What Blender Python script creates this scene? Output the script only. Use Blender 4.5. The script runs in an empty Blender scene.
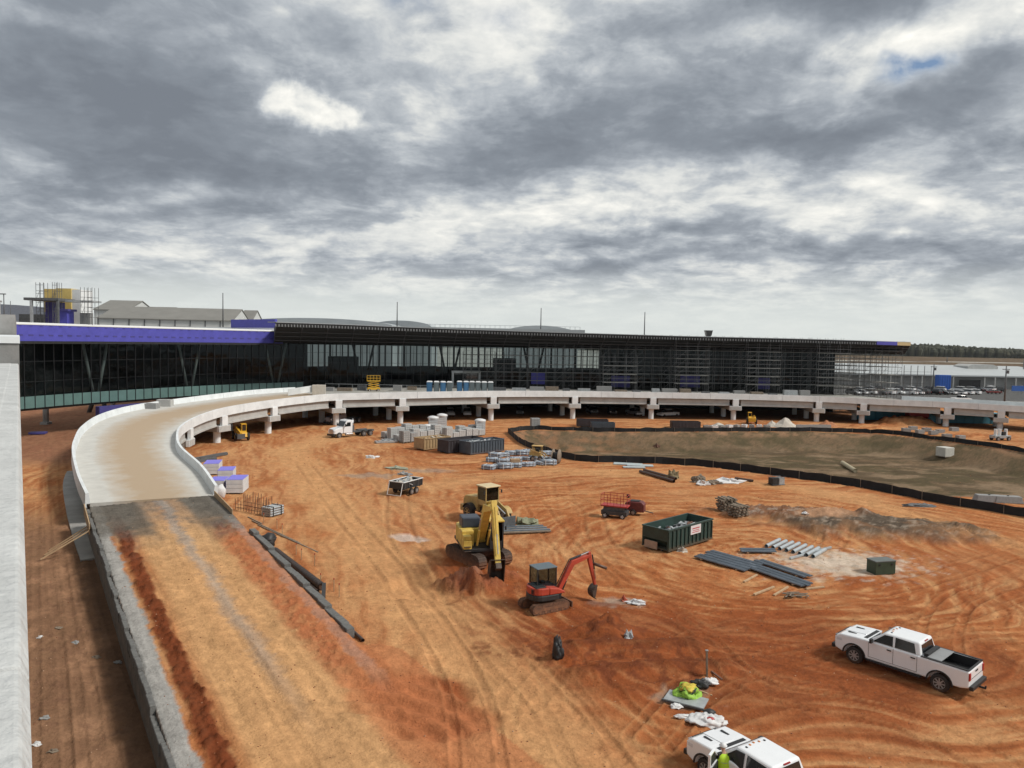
import bpy, bmesh, math, random
import numpy as np
from mathutils import Matrix, Vector, Euler, noise as mnoise
random.seed(7)
R = math.radians
C = bpy.context.scene.collection
SC = bpy.context.scene

# ------------------------------------------------------------------ camera
FPX, CAMZ = 740.0, 17.0
cd = bpy.data.cameras.new("camera"); cam = bpy.data.objects.new("camera", cd); C.objects.link(cam)
cd.sensor_width = 36.0; cd.lens = 36.0 * FPX / 1024.0; cd.clip_end = 20000; cd.clip_start = 0.05
CM = Matrix.Rotation(R(90 - 3.29), 4, 'X') @ Matrix.Rotation(R(1.1), 4, 'Z')
cam.matrix_world = Matrix.Translation((0, 0, CAMZ)) @ CM
SC.camera = cam

def ray(u, v):
    return (CM.to_3x3() @ Vector(((u - 512) / FPX, -(v - 384) / FPX, -1)))
def G(u, v, z=0.0):
    d = ray(u, v); t = (z - CAMZ) / d.z
    return Vector((d.x * t, d.y * t, z))
def AT(u, v, Y):
    d = ray(u, v); t = Y / d.y
    return Vector((d.x * t, Y, CAMZ + d.z * t))

# ------------------------------------------------------------------ sky and sun
SUN_EL, SUN_AZ = R(44), R(104)          # azimuth measured from +Y towards +X
W = bpy.data.worlds.new("World"); SC.world = W; W.use_nodes = True
nt = W.node_tree; N = nt.nodes; L = nt.links
for n in list(N): N.remove(n)
def nd(t, **k):
    n = N.new(t)
    for a, b in k.items(): setattr(n, a, b)
    return n
def M(op, a, b=None, c=None, clamp=False):
    n = nd('ShaderNodeMath', operation=op, use_clamp=clamp)
    for i, x in enumerate((a, b, c)):
        if x is None: continue
        if isinstance(x, (int, float)): n.inputs[i].default_value = x
        else: L.new(x, n.inputs[i])
    return n.outputs[0]
out = nd('ShaderNodeOutputWorld'); bg = nd('ShaderNodeBackground'); L.new(bg.outputs[0], out.inputs[0])
tc = nd('ShaderNodeTexCoord'); sp = nd('ShaderNodeSeparateXYZ'); L.new(tc.outputs['Generated'], sp.inputs[0])
X_, Y_, Z_ = sp.outputs
zc = M('MAXIMUM', Z_, 0.0)
zz = M('ADD', zc, 0.21)
cmb = nd('ShaderNodeCombineXYZ')
L.new(M('DIVIDE', X_, zz), cmb.inputs[0]); L.new(M('DIVIDE', Y_, zz), cmb.inputs[1])
cmb.inputs[2].default_value = 3.3
def noise(scale, detail=8, rough=0.55, dist=0.0, vec=None, off=0.0):
    n = nd('ShaderNodeTexNoise'); n.inputs['Scale'].default_value = scale; n.inputs['Detail'].default_value = detail
    n.inputs['Roughness'].default_value = rough; n.inputs['Distortion'].default_value = dist
    mp = nd('ShaderNodeMapping'); mp.inputs['Location'].default_value = (off, off * .7, off * .3)
    L.new(vec or cmb.outputs[0], mp.inputs[0]); L.new(mp.outputs[0], n.inputs['Vector'])
    return n.outputs[0]
n1 = noise(1.2, 12, .56, .25, off=4.0)
n2 = noise(3.3, 12, .60, .35, off=9.0)
n3 = noise(0.3, 4, .5, 0, off=1.0)
n4 = noise(9.0, 9, .62, .3, off=2.0)
EL = M('ARCSINE', Z_); AZ = M('ARCTAN2', X_, Y_)
wz = noise(3.0, 6, .6, 0, off=6.0, vec=tc.outputs['Generated']); wz2 = noise(3.0, 6, .6, 0, off=16.0, vec=tc.outputs['Generated'])
ELw = M('ADD', EL, M('MULTIPLY', M('SUBTRACT', wz, .5), .16))
AZw = M('ADD', AZ, M('MULTIPLY', M('SUBTRACT', wz2, .5), .45))
def blob(u, v, su, sv, amp, tilt=0.0, sharp=False, warp=1.0):
    d = ray(u, v).normalized(); a0 = math.atan2(d.x, d.y); e0 = math.asin(d.z)
    sa = su / FPX; se = sv / FPX; ct, st = math.cos(R(tilt)), math.sin(R(tilt))
    if warp == 1.0: ea, ee = AZw, ELw
    else:
        ea = M('ADD', AZ, M('MULTIPLY', M('SUBTRACT', wz2, .5), .45 * warp)); ee = M('ADD', EL, M('MULTIPLY', M('SUBTRACT', wz, .5), .16 * warp))
    da = M('SUBTRACT', ea, a0); de = M('SUBTRACT', ee, e0)
    p = M('DIVIDE', M('ADD', M('MULTIPLY', da, ct), M('MULTIPLY', de, st)), sa)
    q = M('DIVIDE', M('SUBTRACT', M('MULTIPLY', de, ct), M('MULTIPLY', da, st)), se)
    r2 = M('ADD', M('MULTIPLY', p, p), M('MULTIPLY', q, q))
    g = M('EXPONENT', M('MULTIPLY', r2, -1.0))
    return M('MULTIPLY', g, amp)
def sharp(v, lo, hi):
    n = nd('ShaderNodeMapRange', interpolation_type='SMOOTHSTEP'); L.new(v, n.inputs[0]); n.inputs[1].default_value = lo; n.inputs[2].default_value = hi; return n.outputs[0]
base = M('ADD', M('MULTIPLY', M('SUBTRACT', sharp(n1, .38, .62), .5), .28), .51)
base = M('ADD', base, M('MULTIPLY', M('SUBTRACT', sharp(n2, .40, .60), .5), .17))
base = M('ADD', base, M('MULTIPLY', M('SUBTRACT', n3, .5), .35))
base = M('ADD', base, M('MULTIPLY', M('SUBTRACT', n4, .5), .50))
for b in [(120, 130, 240, 85, -.24, 0), (330, 165, 150, 34, -.20, -6), (100, 235, 170, 35, -.12, 0), (40, 60, 120, 40, -.14, 0),
          (440, 50, 90, 50, .24, -20), (560, 50, 70, 50, .18, 0), (15, 5, 80, 14, .22, 0), (350, 15, 90, 20, .14, 0),
          (590, 120, 95, 30, -.30, 0), (545, 165, 60, 24, -.2, 0), (830, 8, 90, 26, -.42, 0), (800, 148, 80, 15, -.26, 0), (700, 95, 90, 22, -.12, 0),
          (965, 25, 60, 34, .34, 20), (905, 70, 60, 26, .26, 0), (965, 110, 90, 22, -.26, 14), (720, 262, 250, 8, -.26, 0), (640, 235, 120, 8, -.2, 0), (930, 245, 80, 7, -.16, 0),
          (430, 200, 90, 22, .16, 0), (700, 185, 130, 22, .13, 0), (860, 215, 150, 22, .10, 0), (610, 200, 90, 16, .12, 0), (250, 205, 70, 10, .2, 0), (150, 210, 90, 8, .12, 0), (880, 130, 60, 8, .2, 0), (780, 60, 60, 14, .22, 0), (160, 70, 200, 30, -.06, 0)]:
    base = M('ADD', base, blob(*b))
# the bright puff and the small dark scrap of cloud
puff = None
for (u, v, r) in [(294, 98, 24), (318, 110, 22), (345, 117, 20), (272, 106, 15), (366, 120, 13)]:
    b = blob(u, v, r, r * .75, 1.0, 0, warp=.30); puff = b if puff is None else M('ADD', puff, b)
pn = noise(34, 7, .62, 0.2, vec=tc.outputs['Generated'])
puff = M('ADD', puff, M('MULTIPLY', M('SUBTRACT', pn, .5), 1.9))
pm_ = nd('ShaderNodeMapRange', interpolation_type='SMOOTHSTEP'); L.new(puff, pm_.inputs[0]); pm_.inputs[1].default_value = .15; pm_.inputs[2].default_value = 1.5
base = M('ADD', base, M('MULTIPLY', pm_.outputs[0], .42))
base = M('ADD', base, blob(164, 170, 20, 7, -.22, 0, warp=.25))
cr = nd('ShaderNodeValToRGB'); L.new(base, cr.inputs[0]); e = cr.color_ramp
e.elements[0].position = 0.0; e.elements[0].color = (.165, .185, .215, 1)
e.elements[1].position = 1.0; e.elements[1].color = (.95, .94, .90, 1)
for p, c in [(.22, (.21, .235, .268)), (.38, (.29, .318, .352)), (.52, (.41, .437, .465)), (.66, (.60, .612, .60)), (.84, (.80, .79, .74))]:
    x = e.elements.new(p); x.color = (*c, 1)
# pale band low over the horizon
hz = nd('ShaderNodeMapRange', interpolation_type='SMOOTHSTEP'); L.new(M('ADD', EL, M('MULTIPLY', M('SUBTRACT', n1, .5), .05)), hz.inputs[0])
hz.inputs[1].default_value = R(6.2); hz.inputs[2].default_value = R(1.8); hz.inputs[3].default_value = 0; hz.inputs[4].default_value = .9
mx = nd('ShaderNodeMix', data_type='RGBA'); L.new(hz.outputs[0], mx.inputs[0]); L.new(cr.outputs[0], mx.inputs[6]); mx.inputs[7].default_value = (.60, .63, .61, 1)
# clear sky in the gaps
sky = nd('ShaderNodeTexSky'); sky.sky_type = 'NISHITA'; sky.sun_disc = False
sky.sun_elevation = SUN_EL; sky.sun_rotation = SUN_AZ
skm = nd('ShaderNodeMix', data_type='RGBA', blend_type='MULTIPLY'); skm.inputs[0].default_value = 1; L.new(sky.outputs[0], skm.inputs[6]); skm.inputs[7].default_value = (.085, .085, .085, 1)
hole = blob(922, 76, 13, 8, 1.0, 0, warp=.8)
hole = M('ADD', hole, blob(445, 8, 26, 12, .6, 0, warp=.7)); hole = M('ADD', hole, blob(906, 68, 9, 5, .6, 0, warp=.8))
hole = M('ADD', hole, blob(520, 20, 26, 12, .45, 0, warp=.5))
hole = M('MULTIPLY', hole, M('ADD', -.15, M('MULTIPLY', pn, 1.9)), clamp=True)
mx2 = nd('ShaderNodeMix', data_type='RGBA'); L.new(hole, mx2.inputs[0]); L.new(mx.outputs[2], mx2.inputs[6]); L.new(skm.outputs[2], mx2.inputs[7])
# the overcast is brightest round the sun, high above the frame
dt = nd('ShaderNodeVectorMath', operation='DOT_PRODUCT'); L.new(tc.outputs['Generated'], dt.inputs[0])
sd = Vector((math.sin(SUN_AZ) * math.cos(SUN_EL), math.cos(SUN_AZ) * math.cos(SUN_EL), math.sin(SUN_EL)))
dt.inputs[1].default_value = sd
gl = M('POWER', M('MAXIMUM', dt.outputs['Value'], 0.0), 14.0)
up = nd('ShaderNodeMapRange', interpolation_type='SMOOTHSTEP'); L.new(EL, up.inputs[0]); up.inputs[1].default_value = R(26); up.inputs[2].default_value = R(60); up.inputs[3].default_value = 1; up.inputs[4].default_value = .90
stn = M('ADD', up.outputs[0], M('MULTIPLY', gl, .55))
bm2 = nd('ShaderNodeVectorMath', operation='SCALE'); L.new(mx2.outputs[2], bm2.inputs[0]); L.new(stn, bm2.inputs['Scale'])
L.new(bm2.outputs[0], bg.inputs[0]); bg.inputs[1].default_value = 0.72
W.cycles.sampling_method = 'MANUAL'; W.cycles.sample_map_resolution = 1024

sl = bpy.data.lights.new("sun", 'SUN'); so = bpy.data.objects.new("sun", sl); C.objects.link(so)
sl.energy = 1.85; sl.angle = R(11); sl.color = (1, .95, .87)
so.rotation_euler = (-sd).to_track_quat('-Z', 'Y').to_euler()
VS = SC.view_settings; VS.view_transform = 'Standard'; VS.look = 'None'; VS.gamma = 1; VS.use_curve_mapping = False; VS.exposure = 0.76
SC.cycles.max_bounces = 6; SC.cycles.diffuse_bounces = 3; SC.cycles.glossy_bounces = 3; SC.cycles.transparent_max_bounces = 10
SC.cycles.use_denoising = True

# ------------------------------------------------------------------ helpers
def tag(o, label=None, cat=None, group=None, kind=None):
    if label: o['label'] = label
    if cat: o['category'] = cat
    if group: o['group'] = group
    if kind: o['kind'] = kind
    return o
def thing(name, label, cat, loc=(0, 0, 0), rz=0.0, group=None):
    o = bpy.data.objects.new(name, None); C.objects.link(o); o.location = loc; o.rotation_euler = (0, 0, rz)
    o.empty_display_size = .3
    return tag(o, label, cat, group)
def copy_tree(o, parent=None):
    c = o.copy(); C.objects.link(c)
    if parent: c.parent = parent; c.matrix_parent_inverse = o.matrix_parent_inverse
    for ch in o.children: copy_tree(ch, c)
    return c
def dup(o, loc, rz, label, s=None):
    c = copy_tree(o); c.location = loc; c.rotation_euler = (0, 0, rz); c['label'] = label
    if s: c.scale = s
    return c

class MB:
    def __init__(s): s.v = []; s.f = []; s.m = []; s.sm = []
    def add(s, vs, fs, mi=0, sm=False):
        b = len(s.v); s.v += [tuple(v) for v in vs]
        for f in fs: s.f.append([b + i for i in f]); s.m.append(mi); s.sm.append(sm)
        return s
    def hexa(s, p, mi=0):   # 8 points: bottom 4 ccw, top 4 ccw
        return s.add(p, [(3, 2, 1, 0), (4, 5, 6, 7), (0, 1, 5, 4), (1, 2, 6, 5), (2, 3, 7, 6), (3, 0, 4, 7)], mi)
    def box(s, c, d, rz=0.0, mi=0, rot=None):
        x, y, z = d[0] / 2, d[1] / 2, d[2] / 2
        m = rot or Matrix.Rotation(rz, 3, 'Z'); c = Vector(c)
        p = [c + m @ Vector(q) for q in [(-x, -y, -z), (x, -y, -z), (x, y, -z), (-x, y, -z), (-x, -y, z), (x, -y, z), (x, y, z), (-x, y, z)]]
        return s.hexa(p, mi)
    def taper(s, c, d0, d1, h, off=(0, 0), mi=0):  # base centre, base size, top size, height
        x, y, z = c
        p = [(x + i * d0[0] / 2, y + j * d0[1] / 2, z) for i, j in ((-1, -1), (1, -1), (1, 1), (-1, 1))]
        p += [(x + off[0] + i * d1[0] / 2, y + off[1] + j * d1[1] / 2, z + h) for i, j in ((-1, -1), (1, -1), (1, 1), (-1, 1))]
        return s.hexa(p, mi)
    def beam(s, a, b, w, h, mi=0, up=(0, 0, 1)):
        a = Vector(a); b = Vector(b); d = (b - a); l = d.length
        if l < 1e-6: return s
        d /= l; u = Vector(up)
        if abs(d.dot(u)) > .98: u = Vector((1, 0, 0))
        x = d.cross(u).normalized(); y = x.cross(d)
        p = []
        for q in (a, b):
            p += [q + x * w / 2 * i + y * h / 2 * j for i, j in ((-1, -1), (1, -1), (1, 1), (-1, 1))]
        return s.hexa([p[0], p[1], p[2], p[3], p[4], p[5], p[6], p[7]], mi)
    def cyl(s, a, b, r0, r1=None, n=10, mi=0, cap=True):
        r1 = r0 if r1 is None else r1
        a = Vector(a); b = Vector(b); d = (b - a).normalized(); u = Vector((0, 0, 1)) if abs(d.z) < .95 else Vector((1, 0, 0))
        x = d.cross(u).normalized(); y = d.cross(x); vs = []
        for q, r in ((a, r0), (b, r1)):
            vs += [q + x * r * math.cos(t * 2 * math.pi / n) + y * r * math.sin(t * 2 * math.pi / n) for t in range(n)]
        s.add(vs, [(i, (i + 1) % n, n + (i + 1) % n, n + i) for i in range(n)], mi, True)
        if cap: s.add(vs, [tuple(range(n))[::-1], tuple(range(n, 2 * n))], mi)
        return s
    def tube(s, pts, r, n=6, mi=0):
        pts = [Vector(p) for p in pts]; vs = []; k = len(pts)
        for i, p in enumerate(pts):
            d = (pts[min(i + 1, k - 1)] - pts[max(i - 1, 0)]).normalized(); u = Vector((0, 0, 1)) if abs(d.z) < .95 else Vector((1, 0, 0))
            x = d.cross(u).normalized(); y = d.cross(x)
            vs += [p + x * r * math.cos(t * 2 * math.pi / n) + y * r * math.sin(t * 2 * math.pi / n) for t in range(n)]
        fs = [(i * n + t, i * n + (t + 1) % n, (i + 1) * n + (t + 1) % n, (i + 1) * n + t) for i in range(k - 1) for t in range(n)]
        s.add(vs, fs, mi, True); s.add(vs, [tuple(range(n))[::-1], tuple(range((k - 1) * n, k * n))], mi)
        return s
    def prism(s, poly, y0, y1, mi=0, axis='y'):   # poly in (a,b); axis y: (x,z) extruded along y ; z: (x,y) extruded along z ; x: (y,z) along x
        n = len(poly)
        def P(a, b, t): return (a, t, b) if axis == 'y' else ((a, b, t) if axis == 'z' else (t, a, b))
        vs = [P(a, b, y0) for a, b in poly] + [P(a, b, y1) for a, b in poly]
        return s.add(vs, [tuple(range(n)), tuple(range(n, 2 * n))[::-1]] + [(i, n + i, n + (i + 1) % n, (i + 1) % n) for i in range(n)], mi)
    def lathe(s, prof, c=(0, 0, 0), axis='y', n=20, mi=0, cap=True):   # prof: (along, radius)
        vs = []; c = Vector(c)
        for a, r in prof:
            for t in range(n):
                q = (r * math.cos(t * 2 * math.pi / n), r * math.sin(t * 2 * math.pi / n))
                vs.append(c + Vector((q[0], a, q[1]) if axis == 'y' else ((q[0], q[1], a) if axis == 'z' else (a, q[0], q[1]))))
        k = len(prof)
        s.add(vs, [(i * n + t, i * n + (t + 1) % n, (i + 1) * n + (t + 1) % n, (i + 1) * n + t) for i in range(k - 1) for t in range(n)], mi, True)
        return s.add(vs, [tuple(range(n))[::-1], tuple(range((k - 1) * n, k * n))], mi) if cap else s
    def blobm(s, c, r, seed=0, amp=.25, nu=10, nv=6, mi=0, flat=0.0):
        vs = []; rx, ry, rz = r
        for j in range(nv + 1):
            ph = math.pi * j / nv
            for i in range(nu):
                th = 2 * math.pi * i / nu; d = Vector((math.sin(ph) * math.cos(th), math.sin(ph) * math.sin(th), math.cos(ph)))
                k = 1 + amp * mnoise.noise(d * 1.7 + Vector((seed * 3.1, seed, 0)))
                vs.append((c[0] + d.x * rx * k, c[1] + d.y * ry * k, max(c[2] + d.z * rz * k, flat if flat else -1e9)))
        return s.add(vs, [(j * nu + i, (j + 1) * nu + i, (j + 1) * nu + (i + 1) % nu, j * nu + (i + 1) % nu) for j in range(nv) for i in range(nu)], mi, True)
    def sweep(s, path, prof, mi=0, closed=True):
        # path: 3D points; prof: (lateral to the right of travel, z)
        vs = []; k = len(path); n = len(prof)
        for i, p in enumerate(path):
            a = Vector(path[max(i - 1, 0)]); b = Vector(path[min(i + 1, k - 1)]); d = (b - a); d.z = 0; d.normalize(); r = Vector((d.y, -d.x, 0))
            vs += [Vector(p) + r * q + Vector((0, 0, z)) for q, z in prof]
        m = n if closed else n - 1
        s.add(vs, [(i * n + t, (i + 1) * n + t, (i + 1) * n + (t + 1) % n, i * n + (t + 1) % n) for i in range(k - 1) for t in range(m)], mi)
        if closed: s.add(vs, [tuple(range(n)), tuple(range((k - 1) * n, k * n))[::-1]], mi)
        return s
    def build(s, name, mats, parent=None, bevel=0.0, seg=2, loc=None, rz=None, fix=True):
        me = bpy.data.meshes.new(name); me.from_pydata(s.v, [], s.f)
        if not isinstance(mats, (list, tuple)): mats = [mats]
        for m in mats: me.materials.append(m)
        me.polygons.foreach_set('material_index', s.m); me.polygons.foreach_set('use_smooth', s.sm)
        if fix:
            b = bmesh.new(); b.from_mesh(me); bmesh.ops.remove_doubles(b, verts=b.verts, dist=1e-5)
            bmesh.ops.recalc_face_normals(b, faces=b.faces); b.to_mesh(me); b.free()
        o = bpy.data.objects.new(name, me); C.objects.link(o)
        if parent: o.parent = parent
        if loc is not None: o.location = loc
        if rz is not None: o.rotation_euler = (0, 0, rz)
        if bevel:
            m = o.modifiers.new('bevel', 'BEVEL'); m.width = bevel; m.segments = seg; m.limit_method = 'ANGLE'; m.angle_limit = R(35)
        return o
def cut(o, cutters):
    """boolean-difference the cutter meshes (MB) out of o and bake the result"""
    tmp = []
    for c in cutters:
        q = c.build('cutter', [], o.parent); tmp.append(q)
        m = o.modifiers.new('b', 'BOOLEAN'); m.operation = 'DIFFERENCE'; m.object = q; m.solver = 'EXACT'
    bpy.context.view_layer.update()
    dg = bpy.context.evaluated_depsgraph_get(); me = bpy.data.meshes.new_from_object(o.evaluated_get(dg))
    o.modifiers.clear(); old = o.data; o.data = me; me.name = o.name
    for q in tmp: bpy.data.objects.remove(q)
    return o

def catmull(pts, step):
    P = [Vector(p) for p in pts]; P = [P[0] * 2 - P[1]] + P + [P[-1] * 2 - P[-2]]; res = []
    for i in range(1, len(P) - 2):
        a, b, c, d = P[i - 1:i + 3]; n = max(1, int((c - b).length / step + .5))
        for k in range(n):
            t = k / n
            res.append(.5 * ((2 * b) + (c - a) * t + (2 * a - 5 * b + 4 * c - d) * t * t + (3 * b - a - 3 * c + d) * t ** 3))
    res.append(P[-2]); return res
def resample(path, n):
    L_ = [0]; 
    for i in range(1, len(path)): L_.append(L_[-1] + (path[i] - path[i - 1]).length)
    o = []; j = 0
    for k in range(n):
        t = L_[-1] * k / (n - 1)
        while j < len(path) - 2 and L_[j + 1] < t: j += 1
        s = (t - L_[j]) / max(1e-9, L_[j + 1] - L_[j]); o.append(path[j].lerp(path[j + 1], min(1, s)))
    return o

# ------------------------------------------------------------------ materials
def mat(name, col, rough=.7, var=.18, scale=2.5, metal=0.0, bump=0.0, bscale=20.0, dirt=0.0, dcol=(.30, .13, .06), dh=1.0, spec=.5, col2=None, coat=0.0, alpha=None, coords='Object'):
    m = bpy.data.materials.new(name); m.use_nodes = True; t = m.node_tree; n = t.nodes; l = t.links
    b = n['Principled BSDF']; b.inputs['Roughness'].default_value = rough; b.inputs['Metallic'].default_value = metal
    b.inputs['Specular IOR Level'].default_value = spec; b.inputs['Coat Weight'].default_value = coat
    tc = n.new('ShaderNodeTexCoord'); nz = n.new('ShaderNodeTexNoise'); nz.inputs['Scale'].default_value = scale; nz.inputs['Detail'].default_value = 6; nz.inputs['Roughness'].default_value = .62
    l.new(tc.outputs[coords], nz.inputs['Vector'])
    mx = n.new('ShaderNodeMix'); mx.data_type = 'RGBA'
    mr = n.new('ShaderNodeMapRange'); mr.inputs[1].default_value = .3; mr.inputs[2].default_value = .7; l.new(nz.outputs[0], mr.inputs[0]); l.new(mr.outputs[0], mx.inputs[0])
    c2 = col2 or tuple(min(1, c * (1 + var)) for c in col); c1 = col if col2 else tuple(c * (1 - var) for c in col)
    mx.inputs[6].default_value = (*c1, 1); mx.inputs[7].default_value = (*c2, 1); o = mx.outputs[2]
    if dirt:
        sx = n.new('ShaderNodeSeparateXYZ'); l.new(tc.outputs['Object'], sx.inputs[0])
        n2 = n.new('ShaderNodeTexNoise'); n2.inputs['Scale'].default_value = 3.5; n2.inputs['Detail'].default_value = 7; l.new(tc.outputs['Object'], n2.inputs['Vector'])
        ad = n.new('ShaderNodeMath'); ad.operation = 'MULTIPLY_ADD'; l.new(n2.outputs[0], ad.inputs[0]); ad.inputs[1].default_value = 1.6 * dh; l.new(sx.outputs[2], ad.inputs[2])
        m2 = n.new('ShaderNodeMapRange'); l.new(ad.outputs[0], m2.inputs[0]); m2.inputs[1].default_value = dh * .75; m2.inputs[2].default_value = dh * 2.0; m2.inputs[3].default_value = dirt; m2.inputs[4].default_value = dirt * .06
        mx2 = n.new('ShaderNodeMix'); mx2.data_type = 'RGBA'; l.new(m2.outputs[0], mx2.inputs[0]); l.new(o, mx2.inputs[6]); mx2.inputs[7].default_value = (*dcol, 1); o = mx2.outputs[2]
    l.new(o, b.inputs['Base Color'])
    if bump:
        n3 = n.new('ShaderNodeTexNoise'); n3.inputs['Scale'].default_value = bscale; n3.inputs['Detail'].default_value = 5; l.new(tc.outputs['Object'], n3.inputs['Vector'])
        bp = n.new('ShaderNodeBump'); bp.inputs['Strength'].default_value = bump; bp.inputs['Distance'].default_value = .05; l.new(n3.outputs[0], bp.inputs['Height']); l.new(bp.outputs[0], b.inputs['Normal'])
    if alpha is not None: b.inputs['Alpha'].default_value = alpha
    return m
m_white = mat('white_paint', (.76, .78, .80), .25, .03, 1.5, dirt=.16, dh=.4, coat=.5)
m_white2 = mat('white_plain', (.66, .67, .67), .5, .06, 2)
m_glassd = mat('dark_glass', (.012, .014, .016), .06, .1, 1, spec=.8)
m_tyre = mat('tyre_rubber', (.022, .02, .019), .85, .3, 8, dirt=.28, dh=.3, bump=.3, bscale=40)
m_rim = mat('rim_metal', (.42, .42, .42), .35, .15, 5, metal=.5, dirt=.12, dh=.3)
m_black = mat('black_plastic', (.018, .018, .019), .55, .25, 4)
m_red = mat('red_lens', (.35, .02, .02), .3, .1)
m_chrome = mat('steel_bright', (.55, .55, .56), .3, .1, 3, metal=.9)
m_yel = mat('yellow_paint', (.60, .42, .085), .5, .25, 1.8, dirt=.75, dh=.8, bump=.05)
m_yel2 = mat('yellow_paint_clean', (.68, .38, .03), .45, .15, 1.6, dirt=.3, dh=.5)
m_orange = mat('orange_red_paint', (.42, .055, .03), .42, .15, 2, dirt=.5, dh=.35)
m_track = mat('track_steel', (.045, .032, .026), .8, .4, 5, dirt=.85, dh=.7, bump=.5, bscale=25)
m_trackd = mat('muddy_track', (.13, .062, .035), .9, .5, 6, bump=.5, bscale=25)
m_conc = mat('concrete_white', (.66, .69, .70), .75, .12, .6, bump=.12, bscale=14)
m_conc2 = mat('concrete_grey', (.40, .40, .385), .85, .14, .7, bump=.12, bscale=10)
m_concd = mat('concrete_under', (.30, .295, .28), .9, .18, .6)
m_steel = mat('galvanised', (.36, .38, .39), .5, .2, 3, metal=.3)
m_steeld = mat('steel_dark', (.10, .105, .11), .6, .3, 3, metal=.2)
m_rust = mat('rust_steel', (.13, .062, .04), .85, .4, 6)
m_wood = mat('lumber', (.42, .29, .17), .8, .22, 3)
m_wood2 = mat('weathered_wood', (.20, .16, .12), .9, .3, 4)
m_purple = mat('purple_sheathing', (.068, .066, .36), .6, .12, .8)
m_purpled = mat('purple_sheathing_dark', (.05, .045, .20), .7, .15, .8)
m_blackp = mat('black_pipe', (.02, .02, .021), .5, .3, 3, dirt=.25, dh=.3)
m_fence = mat('silt_fabric', (.012, .012, .013), .9, .35, 1.2)
m_block = mat('grey_block', (.25, .25, .245), .9, .14, 5, bump=.3, bscale=30)
m_tarp = mat('white_tarp', (.60, .60, .60), .6, .12, 3, bump=.3, bscale=6)
m_sand = mat('pale_sand', (.50, .46, .40), .95, .12, 2, bump=.5, bscale=7)
# ------------------------------------------------------------------ shared lines of the site (metres)
RS = np.array([-32.0, 66.0]); RU = np.array([.556, -.831]); RV = np.array([.831, .556])     # ramp: start, along (towards camera), across
INNER = catmull([(-27.9, 69, 2.0), (-32.9, 77.4, 2.5), (-38.8, 86, 3.0), (-42, 92, 3.4), (-45, 99.5, 3.75), (-46.6, 107.4, 4.1), (-46.6, 114, 4.5), (-45.3, 119, 4.85), (-42.4, 128, 5.1), (-38, 137.5, 5.3),
                 (-33.5, 142.5, 5.45), (-20.6, 149.5, 5.5), (-4, 158, 5.5), (14, 164.5, 5.35), (32, 167.3, 5.25), (51, 168.3, 5.2), (70, 168.3, 5.0), (82.5, 166, 4.8), (96, 162.5, 4.7), (108, 157, 4.5), (122, 148, 4.2), (140, 133, 3.8)], 1.5)
OUTER = catmull([(-37.1, 64.7, 2.0), (-42, 71.7, 2.5), (-49, 82.7, 3.0), (-52.9, 89.8, 3.4), (-56.8, 98, 3.8), (-59.9, 107.8, 4.3), (-60.6, 117.3, 4.7), (-58.5, 126.5, 5.0), (-54.5, 139.5, 5.3), (-51, 148.8, 5.45), (-46, 157, 5.5)], 1.5)
FAC = catmull([(-77.5, 112, 0), (-76, 116, 0), (-74.2, 122.5, 0), (-72, 129, 0), (-69, 136, 0), (-65, 144.5, 0), (-59.5, 154, 0), (-52.5, 163, 0), (-44, 171, 0), (-34, 177, 0), (-22, 181.5, 0), (-8, 185, 0), (8, 187.5, 0), (24, 189.5, 0), (40, 191, 0), (56, 192, 0), (72, 192.8, 0), (84, 193.3, 0)], 1.0)
FENCE_NEAR = [G(u, v) for u, v in [(508, 433), (520, 443), (545, 452.5), (580, 461), (640, 463), (700, 466), (770, 474), (860, 487), (930, 501), (1024, 517), (1110, 534)]]
FENCE_FAR = [G(u, v) for u, v in [(508, 433), (530, 430), (565, 430.5), (640, 431.5), (700, 431.5), (780, 431.5), (870, 433), (930, 439), (1024, 452), (1110, 466)]]

# ------------------------------------------------------------------ numpy noise
_rng = np.random.RandomState(5); _perm = np.concatenate([_rng.permutation(1024)] * 3); _ga = _rng.rand(1024) * 2 * np.pi
def pn2(x, y):
    xi = np.floor(x).astype(np.int64); yi = np.floor(y).astype(np.int64); xf = x - xi; yf = y - yi; xi &= 1023; yi &= 1023
    def g(ix, iy, dx, dy):
        a = _ga[_perm[_perm[ix & 1023] + (iy & 1023)]]; return np.cos(a) * dx + np.sin(a) * dy
    u = xf * xf * xf * (xf * (xf * 6 - 15) + 10); v = yf * yf * yf * (yf * (yf * 6 - 15) + 10)
    a = g(xi, yi, xf, yf); b = g(xi + 1, yi, xf - 1, yf); c = g(xi, yi + 1, xf, yf - 1); d = g(xi + 1, yi + 1, xf - 1, yf - 1)
    return (a + (b - a) * u) * (1 - v) + (c + (d - c) * u) * v
def fbm(x, y, oct=4, gain=.5):
    s = 0; a = 1.0
    for i in range(oct): s = s + a * pn2(x + 17.3 * i, y - 9.1 * i); x = x * 2.03; y = y * 2.03; a *= gain
    return s
def sst(a, b, x):
    t = np.clip((x - a) / (b - a), 0, 1); return t * t * (3 - 2 * t)
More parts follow.
